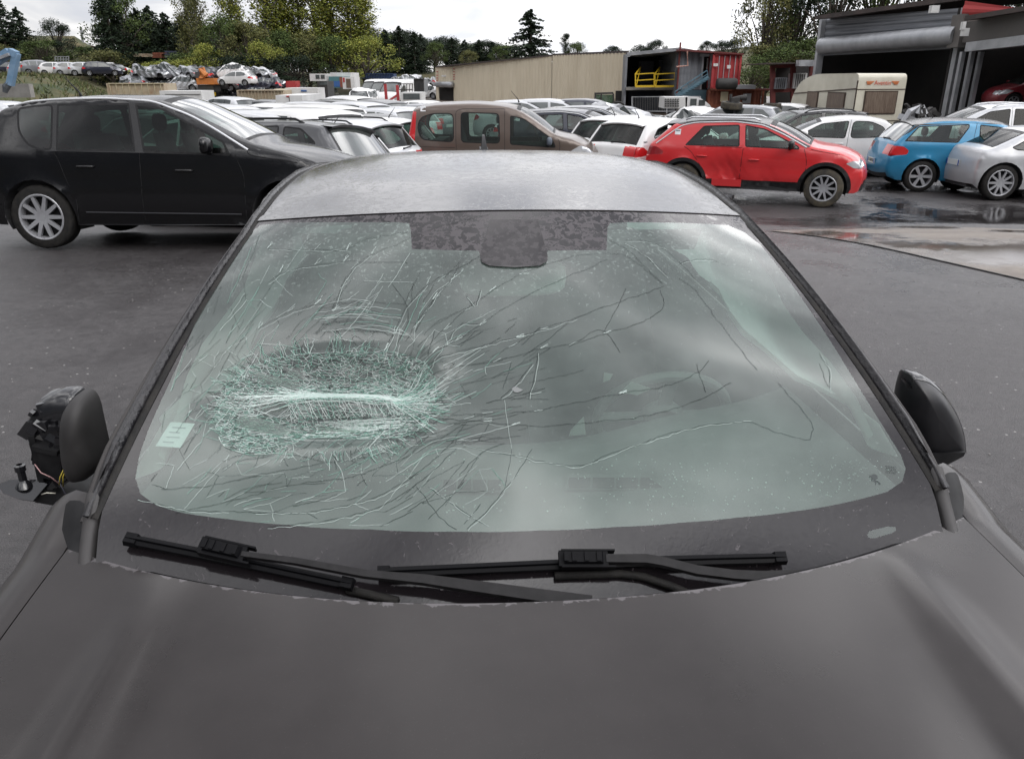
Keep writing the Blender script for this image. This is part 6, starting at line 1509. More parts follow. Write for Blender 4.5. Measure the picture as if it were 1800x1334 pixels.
# grey office cabin, red container beside, stairs
off = empty('site_office', (vx(1215, 59), 59, 1.2), label='grey corrugated upstairs office with a dark doorway at the top of blue stairs', cat='building')
za, zb_ = at(1190, 158, 59).z, at(1190, 90, 59).z
mb = MB(); corr(mb, (vx(1190, 59), 59), (vx(1232, 59.3), 59.3), za, zb_, .5, .06); bpart('wall', GREYM, off, mb, recalc=False)
mb = MB(); fbox(mb, 1231, 1247, 99, 158, 60, .1); bpart('doorway', DARKIN, off, mb)
mb = MB(); fbox(mb, 1241.5, 1244, 103, 122, 59.8, .06); bpart('door_panel', WHT, off, mb)
mb = MB(); fbox(mb, 1230, 1233, 98, 158, 59.2, .2); fbox(mb, 1244.5, 1248, 95, 158, 58.9, .2); fbox(mb, 1230, 1247, 95, 100, 59.1, .2); bpart('door_frame', STEEL, off, mb)
mb = MB(); panel(mb, hp(1189, 58.3), hp(1302, 58), (at(1190, 90, 58).z, at(1300, 97, 58).z), (at(1190, 86, 58).z, at(1300, 94.5, 58).z), 5); bpart('roof', DKRED, off, mb)
mb = MB(); mb.tube([at(1208, 90, 57.9), at(1209, 116, 57.9), at(1189, 118, 57.9)], .06, 6); bpart('drainpipe', pmat('peach_pipe', (.45, .25, .2), .6), off, mb)
mb = MB(); fbox(mb, 1188.5, 1191, 75, 170, 58.8, .15); bpart('corner_post', DKRED, off, mb)
mb = MB(); panel(mb, hp(1191, 59.1), hp(1243, 59.1), (za - 1.2, za - 1.2), (za - .02, za - .02), .1); bpart('lower_wall', BLUS, off, mb)
st = empty('stairway', (vx(1215, 57), 57, 0), label='blue-grey steel stairs climbing to the upstairs office door', cat='stairs')
for k in (0, .9):
    mb = MB(); a_, b_ = at(1188, 172, 56.6 + k), at(1245, 137, 57.6 + k); bpart('stringer', BLUS, st, mb.bar(a_, b_, .05, .28)); mb = MB(); a2, b2 = at(1186, 162, 56.6 + k), at(1243, 124, 57.6 + k); mb.bar(a2, b2, .06)
    mid_ = lambda f_: (a_.lerp(b_, f_), a2.lerp(b2, f_))
    for f_ in (0, .2, .4, .6, .8, 1): mb.bar(*mid_(f_), .05)
    mb.bar(a_.lerp(a2, .5), b_.lerp(b2, .5), .04); bpart('handrail', BLUS, st, mb)
mb = MB()
for i in range(12): f_ = i / 12; p = a_.lerp(b_, f_); mb.box((p.x, p.y - .45, p.z + .06), (.28, .9, .04))
bpart('treads', BLUS, st, mb)
def container(name, lab, x0, x1, y0, y1, D, depth, mat, doors=False, group=None):
    c_ = at((x0 + x1) / 2, y1, D); e = empty(name, (c_.x, D, c_.z), label=lab, cat='container', group=group)
    a, b = at(x0, y1, D), at(x1, y1, D); zt = at((x0 + x1) / 2, y0, D).z
    mb = MB(); mb.box(((a.x + b.x) / 2, D + depth / 2 + .12, (zt + c_.z) / 2), (b.x - a.x - .12, depth - .1, zt - c_.z - .1)); corr(mb, (a.x + .08, D + .09), (b.x - .08, D + .09), c_.z + .1, zt - .1, .32, .05); bpart('shell', mat, e, mb, recalc=False)
    mb = MB()
    for x in (a.x, b.x): mb.box((x, D + .03, (zt + c_.z) / 2), (.14, .14, zt - c_.z))
    mb.box(((a.x + b.x) / 2, D + .03, zt), (b.x - a.x, .14, .14)); mb.box(((a.x + b.x) / 2, D + .03, c_.z + .02), (b.x - a.x, .14, .14)); bpart('frame', mat, e, mb)
    if doors:
        mb = MB(); w_ = b.x - a.x
        for f_ in (.2, .4, .6, .8): mb.tube([(a.x + w_ * f_, D - .05, c_.z + .1), (a.x + w_ * f_, D - .05, zt - .1)], .03, 6)
        bpart('lock_rods', STEEL, e, mb)
    return e
rc = container('shipping_container', 'bright red container with closed doors at the end of the upper storey', 1250, 1297, 96, 157, 58.3, 6, REDM, True)
mb = MB(); fbox(mb, 1254, 1262, 112, 117, 58.1, .04); bpart('white_label', WHT, rc, mb); mb = MB(); fbox(mb, 1278, 1284, 115, 121, 58.1, .04); bpart('white_label', WHT, rc, mb)
ru = container('shipping_container', 'rust-brown container on the ground under the bright red one', 1244, 1338, 158, 196, 58, 6, RUST)
mb = MB(); fbox(mb, 1266, 1279, 162, 179, 57.8, .06); bpart('cream_panel', CREAM, ru, mb); mb = MB(); fbox(mb, 1305, 1319, 165, 182, 57.8, .06); bpart('grey_panel', STEEL, ru, mb)
mb = MB(); mb.lathe([(.001, 0), (.30, .02), (.38, .12), (.38, 1.3), (.30, 1.42), (.001, 1.44)], 'X', at(1259, 148, 57.2), 18); mb.tube([at(1262, 141, 57.2), at(1262, 157, 57.2)], .06, 6); mb.tube([at(1290, 141, 57.2), at(1290, 157, 57.2)], .06, 6); tag(mb.build('storage_tank', BLK2, smooth=True, angle=50), 'dark horizontal tank lying on the rust-brown container', 'tank')
mb = MB(); fbox(mb, 1294, 1328, 150, 157, 57, 1.5); tag(mb.build('grey_crate', STEEL, bevel=.03), 'long flat grey crate beside the dark tank', 'crate')
# shelter with shelves at the foot of the hill
sh = empty('open_shelter', (vx(1390, 54), 54, -.75), label='dark red steel shelter with shelves, between the rust-brown container and the big garage', cat='shelter')
mb = MB(); [mb.bar(at(x, 196, 54), at(x, 116, 54), .28) for x in (1358, 1394, 1427)]; mb.bar(at(1356, 160, 54), at(1430, 158, 54), .22); mb.bar(at(1356, 118, 54), at(1430, 114, 54), .2); bpart('steel_frame', DKRED, sh, mb)
mb = MB(); panel(mb, hp(1346, 53), hp(1434, 53), (at(1346, 113, 53).z, at(1434, 112, 53).z), (at(1346, 111, 53).z, at(1434, 110, 53).z), 5); bpart('roof', ROOFD, sh, mb)
mb = MB(); fbox(mb, 1358, 1430, 157, 160, 54, 3); bpart('shelf', DKRED, sh, mb); mb = MB(); fbox(mb, 1356, 1432, 116, 196, 58, .1); bpart('back_wall', DARKIN, sh, mb)
mb = MB(); fbox(mb, 1404, 1430, 106, 117, 52.4, .6); tag(mb.build('shutter_box', STEEL, bevel=.04), 'grey shutter box on the shelter roof beside the big garage', 'box')
for i, (x0, x1, y0, y1, m_, lb) in enumerate(((1362, 1382, 137, 157, GREYM, 'grey crate on the shelter shelf'), (1394, 1416, 129, 156, WHT, 'tall white crate on the shelter shelf'))):
    mb = MB(); fbox(mb, x0, x1, y0, y1, 53.6, 1.2); o = mb.build('storage_crate', m_); tag(o, lb, 'crate', 'crates on the shelter shelf')
    mb = MB(); [fbox(mb, x0 + (x1 - x0) * k / 6 - .3, x0 + (x1 - x0) * k / 6 + .3, y0 + 1, y1 - 1, 53.5, .08) for k in range(1, 6)]; mb.build('slats', BLK2, o)
# garages on the right
g1 = empty('large_garage', (vx(1560, 42), 42, -.75), label='large garage with a rolled-up shutter and dark open front behind the caravan', cat='building')
def gzp(px, py, D): return at(px, py, D).z
a, b = hp(1432, 46), hp(1672, 37); zt = (gzp(1432, 34, 46), gzp(1672, 14, 37)); zs = (gzp(1432, 80, 46), gzp(1672, 61, 37)); zo = (gzp(1435, 99, 46), gzp(1672, 86, 37))
mb = MB(); corr(mb, a, b, zs, zt, .32, .05, vert=False); bpart('upper_wall', GREYM, g1, mb, recalc=False)
mb = MB(); corr(mb, a, b, zo, zs, .45, .07, vert=False); bpart('shutter', GREYM, g1, mb, recalc=False)
t_ = (Vector(b) - Vector(a)).normalized(); mb = MB(); pA, pB = Vector((*a, zs[0] - .05)) + Vector((0, -.35, 0)), Vector((*b, zs[1] - .05)) + Vector((-.3, -.35, 0)); mb.tube([pA, pB], .42, 14); bpart('shutter_roll', STEEL, g1, mb, smooth=True, angle=50)
mb = MB(); mb.box(Vector((*b, zs[1] + .1)) + Vector((.1, -.5, 0)), (1.3, .9, 1.3)); bpart('motor_box', noisy('brown_grey_box', (.10, .09, .085), (.15, .14, .13), 2), g1, mb)
mb = MB()
for p_, zz_ in ((a, zt[0]), (b, zt[1])): mb = MB(); mb.box((p_[0], p_[1] - .1, (zz_ - .8) / 2), (.35, .35, zz_ + .8)); bpart('door_post', STEEL, g1, mb)
nb = Vector((-t_.y, t_.x)) * 13
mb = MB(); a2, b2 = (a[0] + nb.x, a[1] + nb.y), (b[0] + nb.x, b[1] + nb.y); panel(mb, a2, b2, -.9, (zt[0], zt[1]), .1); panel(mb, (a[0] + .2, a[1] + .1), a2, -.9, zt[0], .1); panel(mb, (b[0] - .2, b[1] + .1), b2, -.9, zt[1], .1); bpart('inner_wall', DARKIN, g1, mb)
mb = MB(); mb.face([(a[0] - .8, a[1] - .9, zt[0] + .1), (b[0] + .3, b[1] - .9, zt[1] + .55), (b2[0], b2[1], zt[1] + 1.2), (a2[0] - .8, a2[1], zt[0] + 1.2)]); mb.face([(a[0] - .8, a[1] - .9, zt[0] - .1), (b[0] + .3, b[1] - .9, zt[1] + .35), (b2[0], b2[1], zt[1] + 1.0), (a2[0] - .8, a2[1], zt[0] + 1.0)]); mb.face([(a[0] - .8, a[1] - .9, zt[0] - .1), (b[0] + .3, b[1] - .9, zt[1] + .35), (b[0] + .3, b[1] - .9, zt[1] + .55), (a[0] - .8, a[1] - .9, zt[0] + .1)]); bpart('roof', ROOFD, g1, mb)
mb = MB(); mb.box(at(1642, 17, 38), (.35, .25, .3)); bpart('floodlight', WHT, g1, mb)
g2 = empty('second_garage', (vx(1760, 34), 34, -.75), label='second garage with red gable and a raised grey shutter, at the right edge', cat='building')
a, b = hp(1676, 36), hp(1990, 27); zt = (gzp(1676, 40, 36), gzp(1990, -22, 27)); zs = (gzp(1676, 76, 36), gzp(1990, 32, 27)); zo = (gzp(1676, 92, 36), gzp(1990, 56, 27))
mb = MB(); panel(mb, a, b, zs, zt, .2); bpart('upper_wall', noisy('brown_grey_wall', (.07, .065, .06), (.11, .1, .095), 1.5), g2, mb)
mb = MB(); panel(mb, (a[0] - .05, a[1] - .45), (b[0], b[1] - .45), zo, zs, .4); bpart('shutter', STEEL, g2, mb)
mb = MB(); t_ = (Vector(b) - Vector(a)).normalized()
for dx in (.0, .32, .62): mb.box((a[0] + dx * 1.1, a[1] - .25 - dx * .3, (zo[0] - .9) / 2), (.16, .2, zo[0] + .9))
bpart('door_post', STEEL, g2, mb)
nb = Vector((-t_.y, t_.x)) * 12; a2, b2 = (a[0] + nb.x, a[1] + nb.y), (b[0] + nb.x, b[1] + nb.y)
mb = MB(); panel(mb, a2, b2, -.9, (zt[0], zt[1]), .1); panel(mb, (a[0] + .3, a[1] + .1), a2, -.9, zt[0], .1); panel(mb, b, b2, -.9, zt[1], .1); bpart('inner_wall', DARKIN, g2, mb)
mb = MB(); 
for dz in (0, .18): mb.face([(a[0] - .5, a[1] - .8, zt[0] + .02 + dz), (b[0] + .3, b[1] - .9, zt[1] + dz), (b2[0], b2[1], zt[1] + .8 + dz), (a2[0], a2[1], zt[0] + .8 + dz)])
mb.face([(a[0] - .5, a[1] - .8, zt[0] + .02), (b[0] + .3, b[1] - .9, zt[1]), (b[0] + .3, b[1] - .9, zt[1] + .18), (a[0] - .5, a[1] - .8, zt[0] + .20)]); bpart('roof', ROOFD, g2, mb)
mb = MB(); corr(mb, hp(1668, 36.4), hp(1800, 33), (gzp(1668, 36, 36.4), gzp(1800, 24, 33)), (gzp(1668, 2, 36.4), gzp(1800, 20, 33)), .5, .06, vert=False); bpart('gable', REDM, g2, mb, recalc=False)
mb = MB(); mb.box(at(1696, 57, 34.5), (.3, .12, .3)); mb.box(at(1693, 46, 34.5), (.12, .2, .3)); bpart('floodlight', WHT, g2, mb)
mb = MB(); fbox(mb, 1700, 1745, 120, 185, 40, 2); tag(mb.build('brown_cupboard', noisy('brown_wood', (.05, .03, .02), (.09, .05, .035), 2)), 'brown cupboard in the dark of the second garage', 'cupboard')
c_ = at(1815, 190, 35.0); put(hat, c_.x, c_.y, R(176), 'red car raised inside the second garage', 'car', paintm=DRED, z=at(1780, 192, 34.5).z)
# caravan
cv = empty('caravan', (0, 0, 0), label='cream caravan with curtained brown windows in front of the large garage', cat='caravan')
r0 = at(1497, 222, 33); hd = R(101); cv.location = (r0.x, r0.y, gz(r0.x, r0.y)); cv.rotation_euler = (0, 0, hd)
Lc, Wc, z0c, z1c = 5.0, 2.15, .50, 2.62   # local x forward (away), y left; rear left corner = origin -> car spans y from 0 to -W
PR = fillet([(0, z0c), (-.02, 1.2), (0, z1c - .0), (.5, z1c), (3.3, z1c - .02), (4.4, z1c - .35), (5.0, 1.5), (4.85, z0c)], [.05, .4, .28, .3, .6, .5, .5, .1], 5)
mb = MB(); n_ = len(PR)
for s_, y in ((0, 0), (1, -Wc)): 
    f_ = [(x, y, z) for x, z in PR]; mb.face(f_ if s_ else f_[::-1])
for i in range(n_):
    p, q_ = PR[i], PR[(i + 1) % n_]; mb.face([(p[0], 0, p[1]), (q_[0], 0, q_[1]), (q_[0], -Wc, q_[1]), (p[0], -Wc, p[1])])
CRM = noisy('cream_caravan', (.56, .53, .43), (.66, .63, .53), 1.5, (.35, .55)); mb.build('shell', CRM, cv, smooth=True, bevel=.04, angle=40)
BRN = pmat('brown_line', (.06, .04, .03), .5); CURT = noisy('brown_curtain', (.10, .07, .055), (.22, .17, .13), 9, (.3, .5), sc=(6, 6, .3))
def cvwin(x0, x1, z0, z1, face_):
    f1, f2 = MB(), MB()
    if face_ == 'rear':
        f1.box((-.02, (x0 + x1) / 2, (z0 + z1) / 2), (.06, x1 - x0 + .09, z1 - z0 + .09)); f2.box((-.05, (x0 + x1) / 2, (z0 + z1) / 2), (.03, x1 - x0, z1 - z0))
    else:
        f1.box(((x0 + x1) / 2, .0, (z0 + z1) / 2), (x1 - x0 + .09, .06, z1 - z0 + .09)); f2.box(((x0 + x1) / 2, .035, (z0 + z1) / 2), (x1 - x0, .03, z1 - z0))
    o = f1.build('window', BRN, cv, bevel=.03); f2.build('pane', CURT, o, bevel=.02)
cvwin(-1.78, -.40, 1.12, 1.92, 'rear'); cvwin(.75, 1.95, 1.15, 1.85, 'side'); cvwin(2.75, 3.55, 1.15, 1.85, 'side')
mb = MB(); mb.box((-.012, -Wc / 2, 2.02), (.03, Wc, .03)); mb.box((-.012, -Wc / 2, .82), (.03, Wc, .03)); mb.bar((0, .012, 2.05), (4.8, .012, 1.78), .03, .04); mb.box((2.4, .012, .80), (4.8, .03, .03)); mb.bar((.02, .01, .5), (.02, .01, 2.35), .04, .05); bo = mb.build('dark_trim_line', BRN, cv)
write('maker_lettering', 'Aventin', cv, (-.035, -Wc / 2, 2.26), -1, .24, pmat('orange_red_ink', (.6, .08, .04), .5))
mb = MB(); 
for s_ in (-1, 1):
    for k in range(3): mb.box((-.03, -Wc / 2 + s_ * (.56 + .02 * k), 2.31 - .045 * k), (.015, .34 - .08 * k, .03))
mb.build('wing_stripes', pmat('orange_ink', (.65, .18, .05), .5), cv)
mb = MB(); [mb.box((-.03, y, .66), (.02, .05, .1)) for y in (-.5, -1.62)]; mb.build('small_reflector', BLK2, cv)
mb = MB(); mb.box((2.4, -Wc / 2, .42), (3.4, 1.5, .16)); mb.bar((4.8, -Wc / 2, .45), (6.0, -Wc / 2, .45), .1); mb.build('chassis', BLK2, cv)
tm, rm = wheel_meshes(.31, .18, 5, .19, 0, 'steel', 24)
for y in (-.12, -Wc + .12): wo = link('wheel', tm, cv); wo.location = (2.3, y, .31); wo.rotation_euler = (0, 0, 0 if y > -.5 else math.pi); link('rim', rm, wo)
# telehandler
th = empty('telehandler', at(1072, 196, 54), label='red farm loader with a glazed cab in front of the beige hall', cat='loader')
mb = MB(); fbox(mb, 1042, 1092, 186, 192, 53.5, 1.8); fbox(mb, 1040, 1056, 183, 189, 53.6, 1.2); bpart('body', REDM, th, mb, bevel=.05)
mb = MB(); [mb.bar(at(x, 187, 54), at(x + d_, 165, 54), .09) for x, d_ in ((1044, 3), (1057, 0), (1080, -2))]; mb.bar(at(1045, 165, 54), at(1078, 164, 54), .12); [mb.bar(at(x, 187, 55.4), at(x + d_, 165, 55.4), .09) for x, d_ in ((1044, 3), (1080, -2))]; bpart('cab_frame', BLK2, th, mb)
mb = MB(); fbox(mb, 1046, 1079, 167, 187, 54.1, 1.2); bpart('cab_glass', glassmat('green_cab', (.35, .5, .42), 1, .08), th, mb)
for x in (1047, 1085): mb = MB(); p = at(x, 195, 53.6); mb.lathe([(.2, -.2), (.55, -.2), (.6, -.1), (.6, .1), (.55, .2), (.2, .2)], 'Y', p, 20); bpart('wheel', RUBBER, th, mb, smooth=True, angle=40)
# mesh fence panel in front of the bay
mf = MB(); [mf.bar(at(x, 200, 50), at(x, 170, 50), .05) for x in (1111, 1172, 1231)]; mf.bar(at(1111, 171, 50), at(1231, 170, 50), .04); mf.bar(at(1111, 196, 50), at(1231, 196, 50), .04)
for k in range(40): x = 1111 + 3 * k; mf.bar(at(x, 196, 50), at(x, 171, 50), .008)
tag(mf.build('mesh_fence', STEEL), 'thin wire mesh site fence in front of the open bay', 'fence')
# white pickup with a slatted box
pk = empty('utility_pickup', at(1205, 200, 46), label='white pickup with a slatted load box behind the wrecked cars', cat='pickup')
mb = MB(); fbox(mb, 1167, 1207, 171, 191, 46, 1.7); bpart('load_box', WHT, pk, mb, bevel=.04)
mb = MB(); [fbox(mb, 1169 + 4.4 * i, 1171.6 + 4.4 * i, 174 + 4 * j, 176 + 4 * j, 45.9, .08) for i in range(6) for j in range(4)]; bpart('slots', BLK2, pk, mb)
mb = MB(); rows = []
for y in (46, 47.7): rows.append([Vector((at(x, yy, 46).x, y, at(x, yy, 46).z)) for x, yy in ((1205, 192), (1205, 172), (1212, 170), (1228, 171), (1238, 177), (1247, 184), (1252, 192), (1252, 200), (1205, 200))])
mb.grid(rows); mb.face(rows[0]); mb.face(rows[1][::-1]); bpart('cab', WHITE, pk, mb, bevel=.03)
mb = MB(); fbox(mb, 1213, 1224, 174, 186, 45.97, .05); bpart('window', GLASSF, pk, mb); mb = MB(); fbox(mb, 1228, 1239, 176, 186, 45.97, .05); bpart('window', GLASSF, pk, mb)
# boxes, tippers, trailers in the middle distance
def yardbox(name, lab, cat, x0, x1, y0, y1, D, depth, mat, ribs=0, ribmat=None, group=None, extra=None):
    c_ = at((x0 + x1) / 2, y1, D); e = empty(name, (c_.x, D, c_.z), label=lab, cat=cat, group=group)
    mb = MB(); fbox(mb, x0, x1, y0, y1, D, depth); bpart('body', mat, e, mb, bevel=.05)
    if ribs:
        mb = MB(); [fbox(mb, x0 + (x1 - x0) * (k + .5) / ribs - .5, x0 + (x1 - x0) * (k + .5) / ribs + .5, y0 + 1, y1, D - .12, .12) for k in range(ribs)]; fbox(mb, x0, x1, y0 - .6, y0 + 1, D - .16, .16); bpart('ribs', ribmat or mat, e, mb)
    for (nm, m_, bx) in extra or (): mb = MB(); fbox(mb, *bx[:4], D - bx[4], .06 + bx[4] * .5); bpart(nm, m_, e, mb)
    return e
CRUST = noisy('rusty_cream', (.42, .36, .26), (.30, .20, .13), 1.4, (.6, .85), lo=.45, hi=.75)
yardbox('tipper_body', 'long cream ribbed tipper body on the left, behind the black people carrier', 'skip', 190, 290, 147, 168, 62, 2.4, CRUST, 9, CREAM)
yardbox('tipper_body', 'rust-streaked cream tipper body beside the small white box van', 'skip', 419, 500, 159, 188, 50, 2.4, CRUST, 14)
yardbox('white_cab_roof', 'white van roof with studs in front of the orange excavator', 'van', 284, 357, 160, 186, 47, 2.0, WHT, 0, None, None, [('dark_gap', BLK2, (290, 352, 166, 166.6, .05))])
yardbox('truck_cap', 'white load cover with an oval blue badge above the small box van', 'truck cover', 503, 560, 155, 180, 52, 2.0, WHT, 0, None, None, [('oval_badge', pmat('badge_blue', (.05, .12, .3), .4), (529, 539, 158.5, 161.5, .05))])
bv_ = yardbox('box_van', 'small white box van seen from behind among the parked cars', 'van', 488, 534, 168, 205, 34, 3.5, WHT, 0, None, None, [('door_split', BLK2, (510.6, 511.3, 170, 200, .03)), ('brake_light', REDL, (503, 508, 169, 170.5, .05))])
yardbox('site_cabin', 'small white cabin with dark windows among scrap', 'cabin', 545, 574, 130, 143, 92, 2.5, WHT, 0, None, None, [('window', GLASSF, (555, 562, 132, 139, .05)), ('window', GLASSF, (564, 571, 132, 139, .05))])
yardbox('box_truck', 'tall box lorry with a blue-green painted side in front of the poplars', 'lorry', 579, 604, 135, 155, 88, 6, pmat('mural_green', (.06, .16, .17), .6), 0, None, None, [('painted_side', pmat('mural_blue', (.03, .10, .28), .6), (584, 603, 143, 153, .05)), ('rust_panel', RUST, (598, 604, 136, 154, .06))])
yardbox('box_truck', 'white high-roofed lorry behind the painted one', 'lorry', 581, 617, 128, 140, 92, 5, WHT)
yardbox('horse_trailer', 'white trailer with an open brown door beside the wet track', 'trailer', 603, 624, 136, 157, 84, 3, WHT, 0, None, None, [('doorway', noisy('brown_inside', (.10, .07, .05), (.15, .11, .08), 2), (609, 617, 139, 155, .05)), ('red_stripe', REDM, (603, 606, 137, 145, .06))])
yardbox('red_skip', 'small red skip beside the scrap heap', 'skip', 503, 520, 143, 156, 90, 2, REDM)
yardbox('dark_truck', 'black tall vehicle seen from behind at the end of the wet track', 'truck', 560, 577, 143, 172, 66, 2.5, BLK2, 0, None, None, [('rear_window', GLASSF, (562, 575, 144, 150, .04)), ('tail_light', REDL, (561, 563, 158, 161, .05))])
yardbox('sea_container', 'long dark blue container below the dark conifers', 'container', 634, 692, 130, 139, 112, 3, noisy('deep_blue', (.02, .04, .10), (.03, .06, .14), 1), 20)
yardbox('mesh_cage', 'grey mesh cage truck left of the beige hall', 'truck', 728, 746, 139, 163, 66, 3, noisy('grey_mesh', (.14, .15, .16), (.2, .21, .22), 1.5), 8, BLK2)
rp = MB(); [rp.bar(at(x, 186, 58), at(x - 3, y, 58), .18) for x, y in ((701, 150), (680, 148))]; rp.bar(at(680, 180, 58), at(701, 166, 58), .14); tag(rp.build('loading_ramp', REDM), 'upright red loading ramps of a car transporter left of the brown leisure van', 'ramp')
rk = MB(); [rk.bar(at(x, 166, 60), at(x, 148, 60), .05) for x in range(700, 728, 5)]; rk.bar(at(700, 148, 60), at(726, 148, 60), .06); rk.bar(at(700, 158, 60), at(726, 158, 60), .06); tag(rk.build('steel_rack', BLK2), 'thin dark steel rack beside the red loading ramps', 'rack')
yardbox('flatbed_cab', 'white lorry cab seen from behind, above the roof of the brown leisure van', 'lorry', 705, 742, 163, 190, 56, 2.5, WHT, 0, None, None, [('rear_window', GLASSF, (709, 738, 165, 175, .05))])
yardbox('concrete_wall', 'low grey concrete wall at the left edge behind the black car roof', 'wall', -60, 55, 148, 172, 46, .4, CONCR)
# orange excavator
ex = empty('excavator', at(362, 165, 86), label='orange excavator working among the scrap heaps', cat='excavator')
ORM = noisy('orange_machine', (.50, .17, .03), (.40, .13, .03), 2, (.5, .7)); mb = MB(); fbox(mb, 346, 377, 138, 149, 86, 2.6); bpart('body', ORM, ex, mb, bevel=.1)
mb = MB(); mb.tube([at(354, 138, 86), at(353, 124, 86), at(362, 134, 86)], [.3, .22, .4], 6); mb.bar(at(360, 136, 87), at(354, 120, 87), .5, .5); bpart('arm', ORM, ex, mb)
mb = MB(); fbox(mb, 344, 354, 127, 138, 86.3, 1.6); bpart('cab', noisy('cab_dark', (.05, .05, .05), (.09, .08, .08), 2), ex, mb, bevel=.08)
mb = MB(); fbox(mb, 349, 376, 150, 162, 86.2, 2.2); bpart('undercarriage', BLK2, ex, mb); mb = MB(); fbox(mb, 357, 374, 163, 169, 85.5, 1); bpart('counterweight', YEL, ex, mb)
# blue crane arm
cr_ = empty('crane', at(10, 165, 44), label='pale blue hydraulic crane arm rising at the left edge', cat='crane'); LB = noisy('pale_blue_steel', (.12, .22, .34), (.2, .30, .42), 2, (.5, .7))
mb = MB(); mb.bar(at(-40, 130, 44), at(18, 92, 44), .45, .4); bpart('boom', LB, cr_, mb, bevel=.05); mb = MB(); mb.bar(at(17, 91, 44), at(30, 97, 44), .38, .34); mb.bar(at(29, 94, 44), at(18, 150, 44), .34, .30); bpart('jib', LB, cr_, mb, bevel=.05)
mb = MB(); mb.tube([at(20, 142, 44), at(11, 153, 44), at(9, 163, 44)], [.16, .2, .12], 8); bpart('grab_joint', noisy('dull_steel', (.06, .07, .08), (.12, .13, .14), 3), cr_, mb); mb = MB(); mb.bar(at(-4, 104, 43.7), at(16, 96, 43.7), .14, .14); bpart('cylinder', STEEL, cr_, mb)
# house roof and pole on the far left
ho = empty('house', at(141, 95, 150), label='far house with a brown tiled roof between the trees on the left', cat='house')
mb = MB(); fbox(mb, 131, 151, 84, 97, 150, 8); bpart('wall', CREAM, ho, mb); mb = MB(); p0, p1, p2, p3 = at(128, 86, 149), at(153, 86, 149), at(147, 77, 153), at(135, 75, 153); mb.face([p0, p1, p2, p3]); mb.face([p0 + Vector((0, 9, 0)), p1 + Vector((0, 9, 0)), p2, p3]); bpart('roof', noisy('brown_tiles', (.13, .07, .05), (.2, .1, .07), 2), ho, mb)
mb = MB(); mb.bar(at(147, 84, 140), at(142, 49, 140), .3); tag(mb.build('utility_pole', STEEL), 'thin leaning pole beside the far house', 'pole')
for nm, x0, x1, y0, y1, D, lb in (('cage_frame', 97, 121, 100, 114, 112, 'white wire cage behind the cars on the left bank'), ('cage_frame', 206, 219, 91, 103, 118, 'wire cage below the dark conifers')):
    mb = MB()
    for k in range(6): x = x0 + (x1 - x0) * k / 5; mb.bar(at(x, y1, D), at(x, y0, D), .08)
    for k in range(4): y = y0 + (y1 - y0) * k / 3; mb.bar(at(x0, y, D), at(x1, y, D), .08)
    tag(mb.build(nm, STEEL), lb, 'cage')
for i, (x0, x1, y0, y1, m_, lb) in enumerate(((232, 262, 95, 101, CRUST, 'rusty beige beams on the rack below the conifers'), (266, 288, 93, 103, RUST, 'orange-brown beams on the rack below the conifers'), (289, 307, 90, 103, noisy('dark_blue_scrap', (.03, .04, .07), (.05, .06, .1), 1), 'dark blue panels on the rack below the conifers'))):
    mb = MB(); [fbox(mb, x0 + rnd.uniform(0, 3), x1 - rnd.uniform(0, 4), y0 + (y1 - y0) * k / 3, y0 + (y1 - y0) * (k + .7) / 3, 116, 1.5) for k in range(3)]; tag(mb.build('steel_beams', m_), lb, 'scrap', 'scrap metal stored below the conifers')
mb = MB(); fbox(mb, 297, 318, 111, 119, 106, 3); tag(mb.build('scrap_hut', BLK2), 'small dark hut on top of the scrap heap', 'hut')
# ---------------------------------------------------------------- cars further off: simpler copies
lh = make_car(low(hatch(), paint=WHITE), 'hatchback', 0); lw_ = make_car(low(spec_wagon, paint=SILVER), 'estate_car', 0); lm_ = make_car(low(spec_mpv, paint=LGREY), 'people_carrier', 0); lv = make_car(low(spec_van), 'panel_van', 0); l4 = make_car(low(spec_4x4), 'off_roader', 0); ls = make_car(low(spec_small), 'small_hatchback', 0)
KIND = [(lh, 'hatchback'), (lw_, 'estate car'), (lm_, 'people carrier'), (l4, 'off-roader'), (ls, 'three-door hatchback')]
PAL = [(WHITE, 'white'), (SILVER, 'silver'), (LGREY, 'light grey'), (DGREY, 'dark grey'), (NAVY, 'dark blue'), (BLACKP, 'black'), (WHITE, 'white'), (SILVER, 'silver'), (WHITE, 'white'), (SILVER, 'silver')]
rc_ = random.Random(21); ORD = ['first', 'second', 'third', 'fourth', 'fifth', 'sixth', 'seventh', 'eighth', 'ninth', 'tenth', 'eleventh', 'twelfth', 'thirteenth', 'fourteenth']
ROWN = ['first', 'second', 'third', 'fourth', 'fifth', 'sixth', 'seventh', 'eighth']
def row(D, pxs, rz, name, grp, z=None, kinds=None, slope=.0):
    for i, px in enumerate(pxs):
        c_ = at(px, 150, D + slope * i); k_ = rc_.choice(kinds or KIND); pm_ = rc_.choice(PAL)
        put(k_[0], c_.x, c_.y, rz + R(rc_.uniform(-3, 3)), '%s %s, %s along in the %s' % (pm_[1], k_[1], ORD[i], name), 'car', grp, pm_[0], z=z)
GR = 'cars parked in rows behind the black people carrier'
for i, (D, n, x0, x1) in enumerate(((17.5, 4, 340, 560), (21, 5, 250, 600), (25, 6, 190, 640), (29.5, 7, 190, 680), (35, 8, 180, 720), (41, 9, 185, 725))):
    row(D, [x0 + (x1 - x0) * k / (n - 1) for k in range(n)], R(148), '%s row behind the black people carrier' % ROWN[i], GR)
row(27, [-60, 10, 60], R(170), 'short row beyond the black people carrier', GR)
GR2 = 'cars parked behind the dark blue crossover'
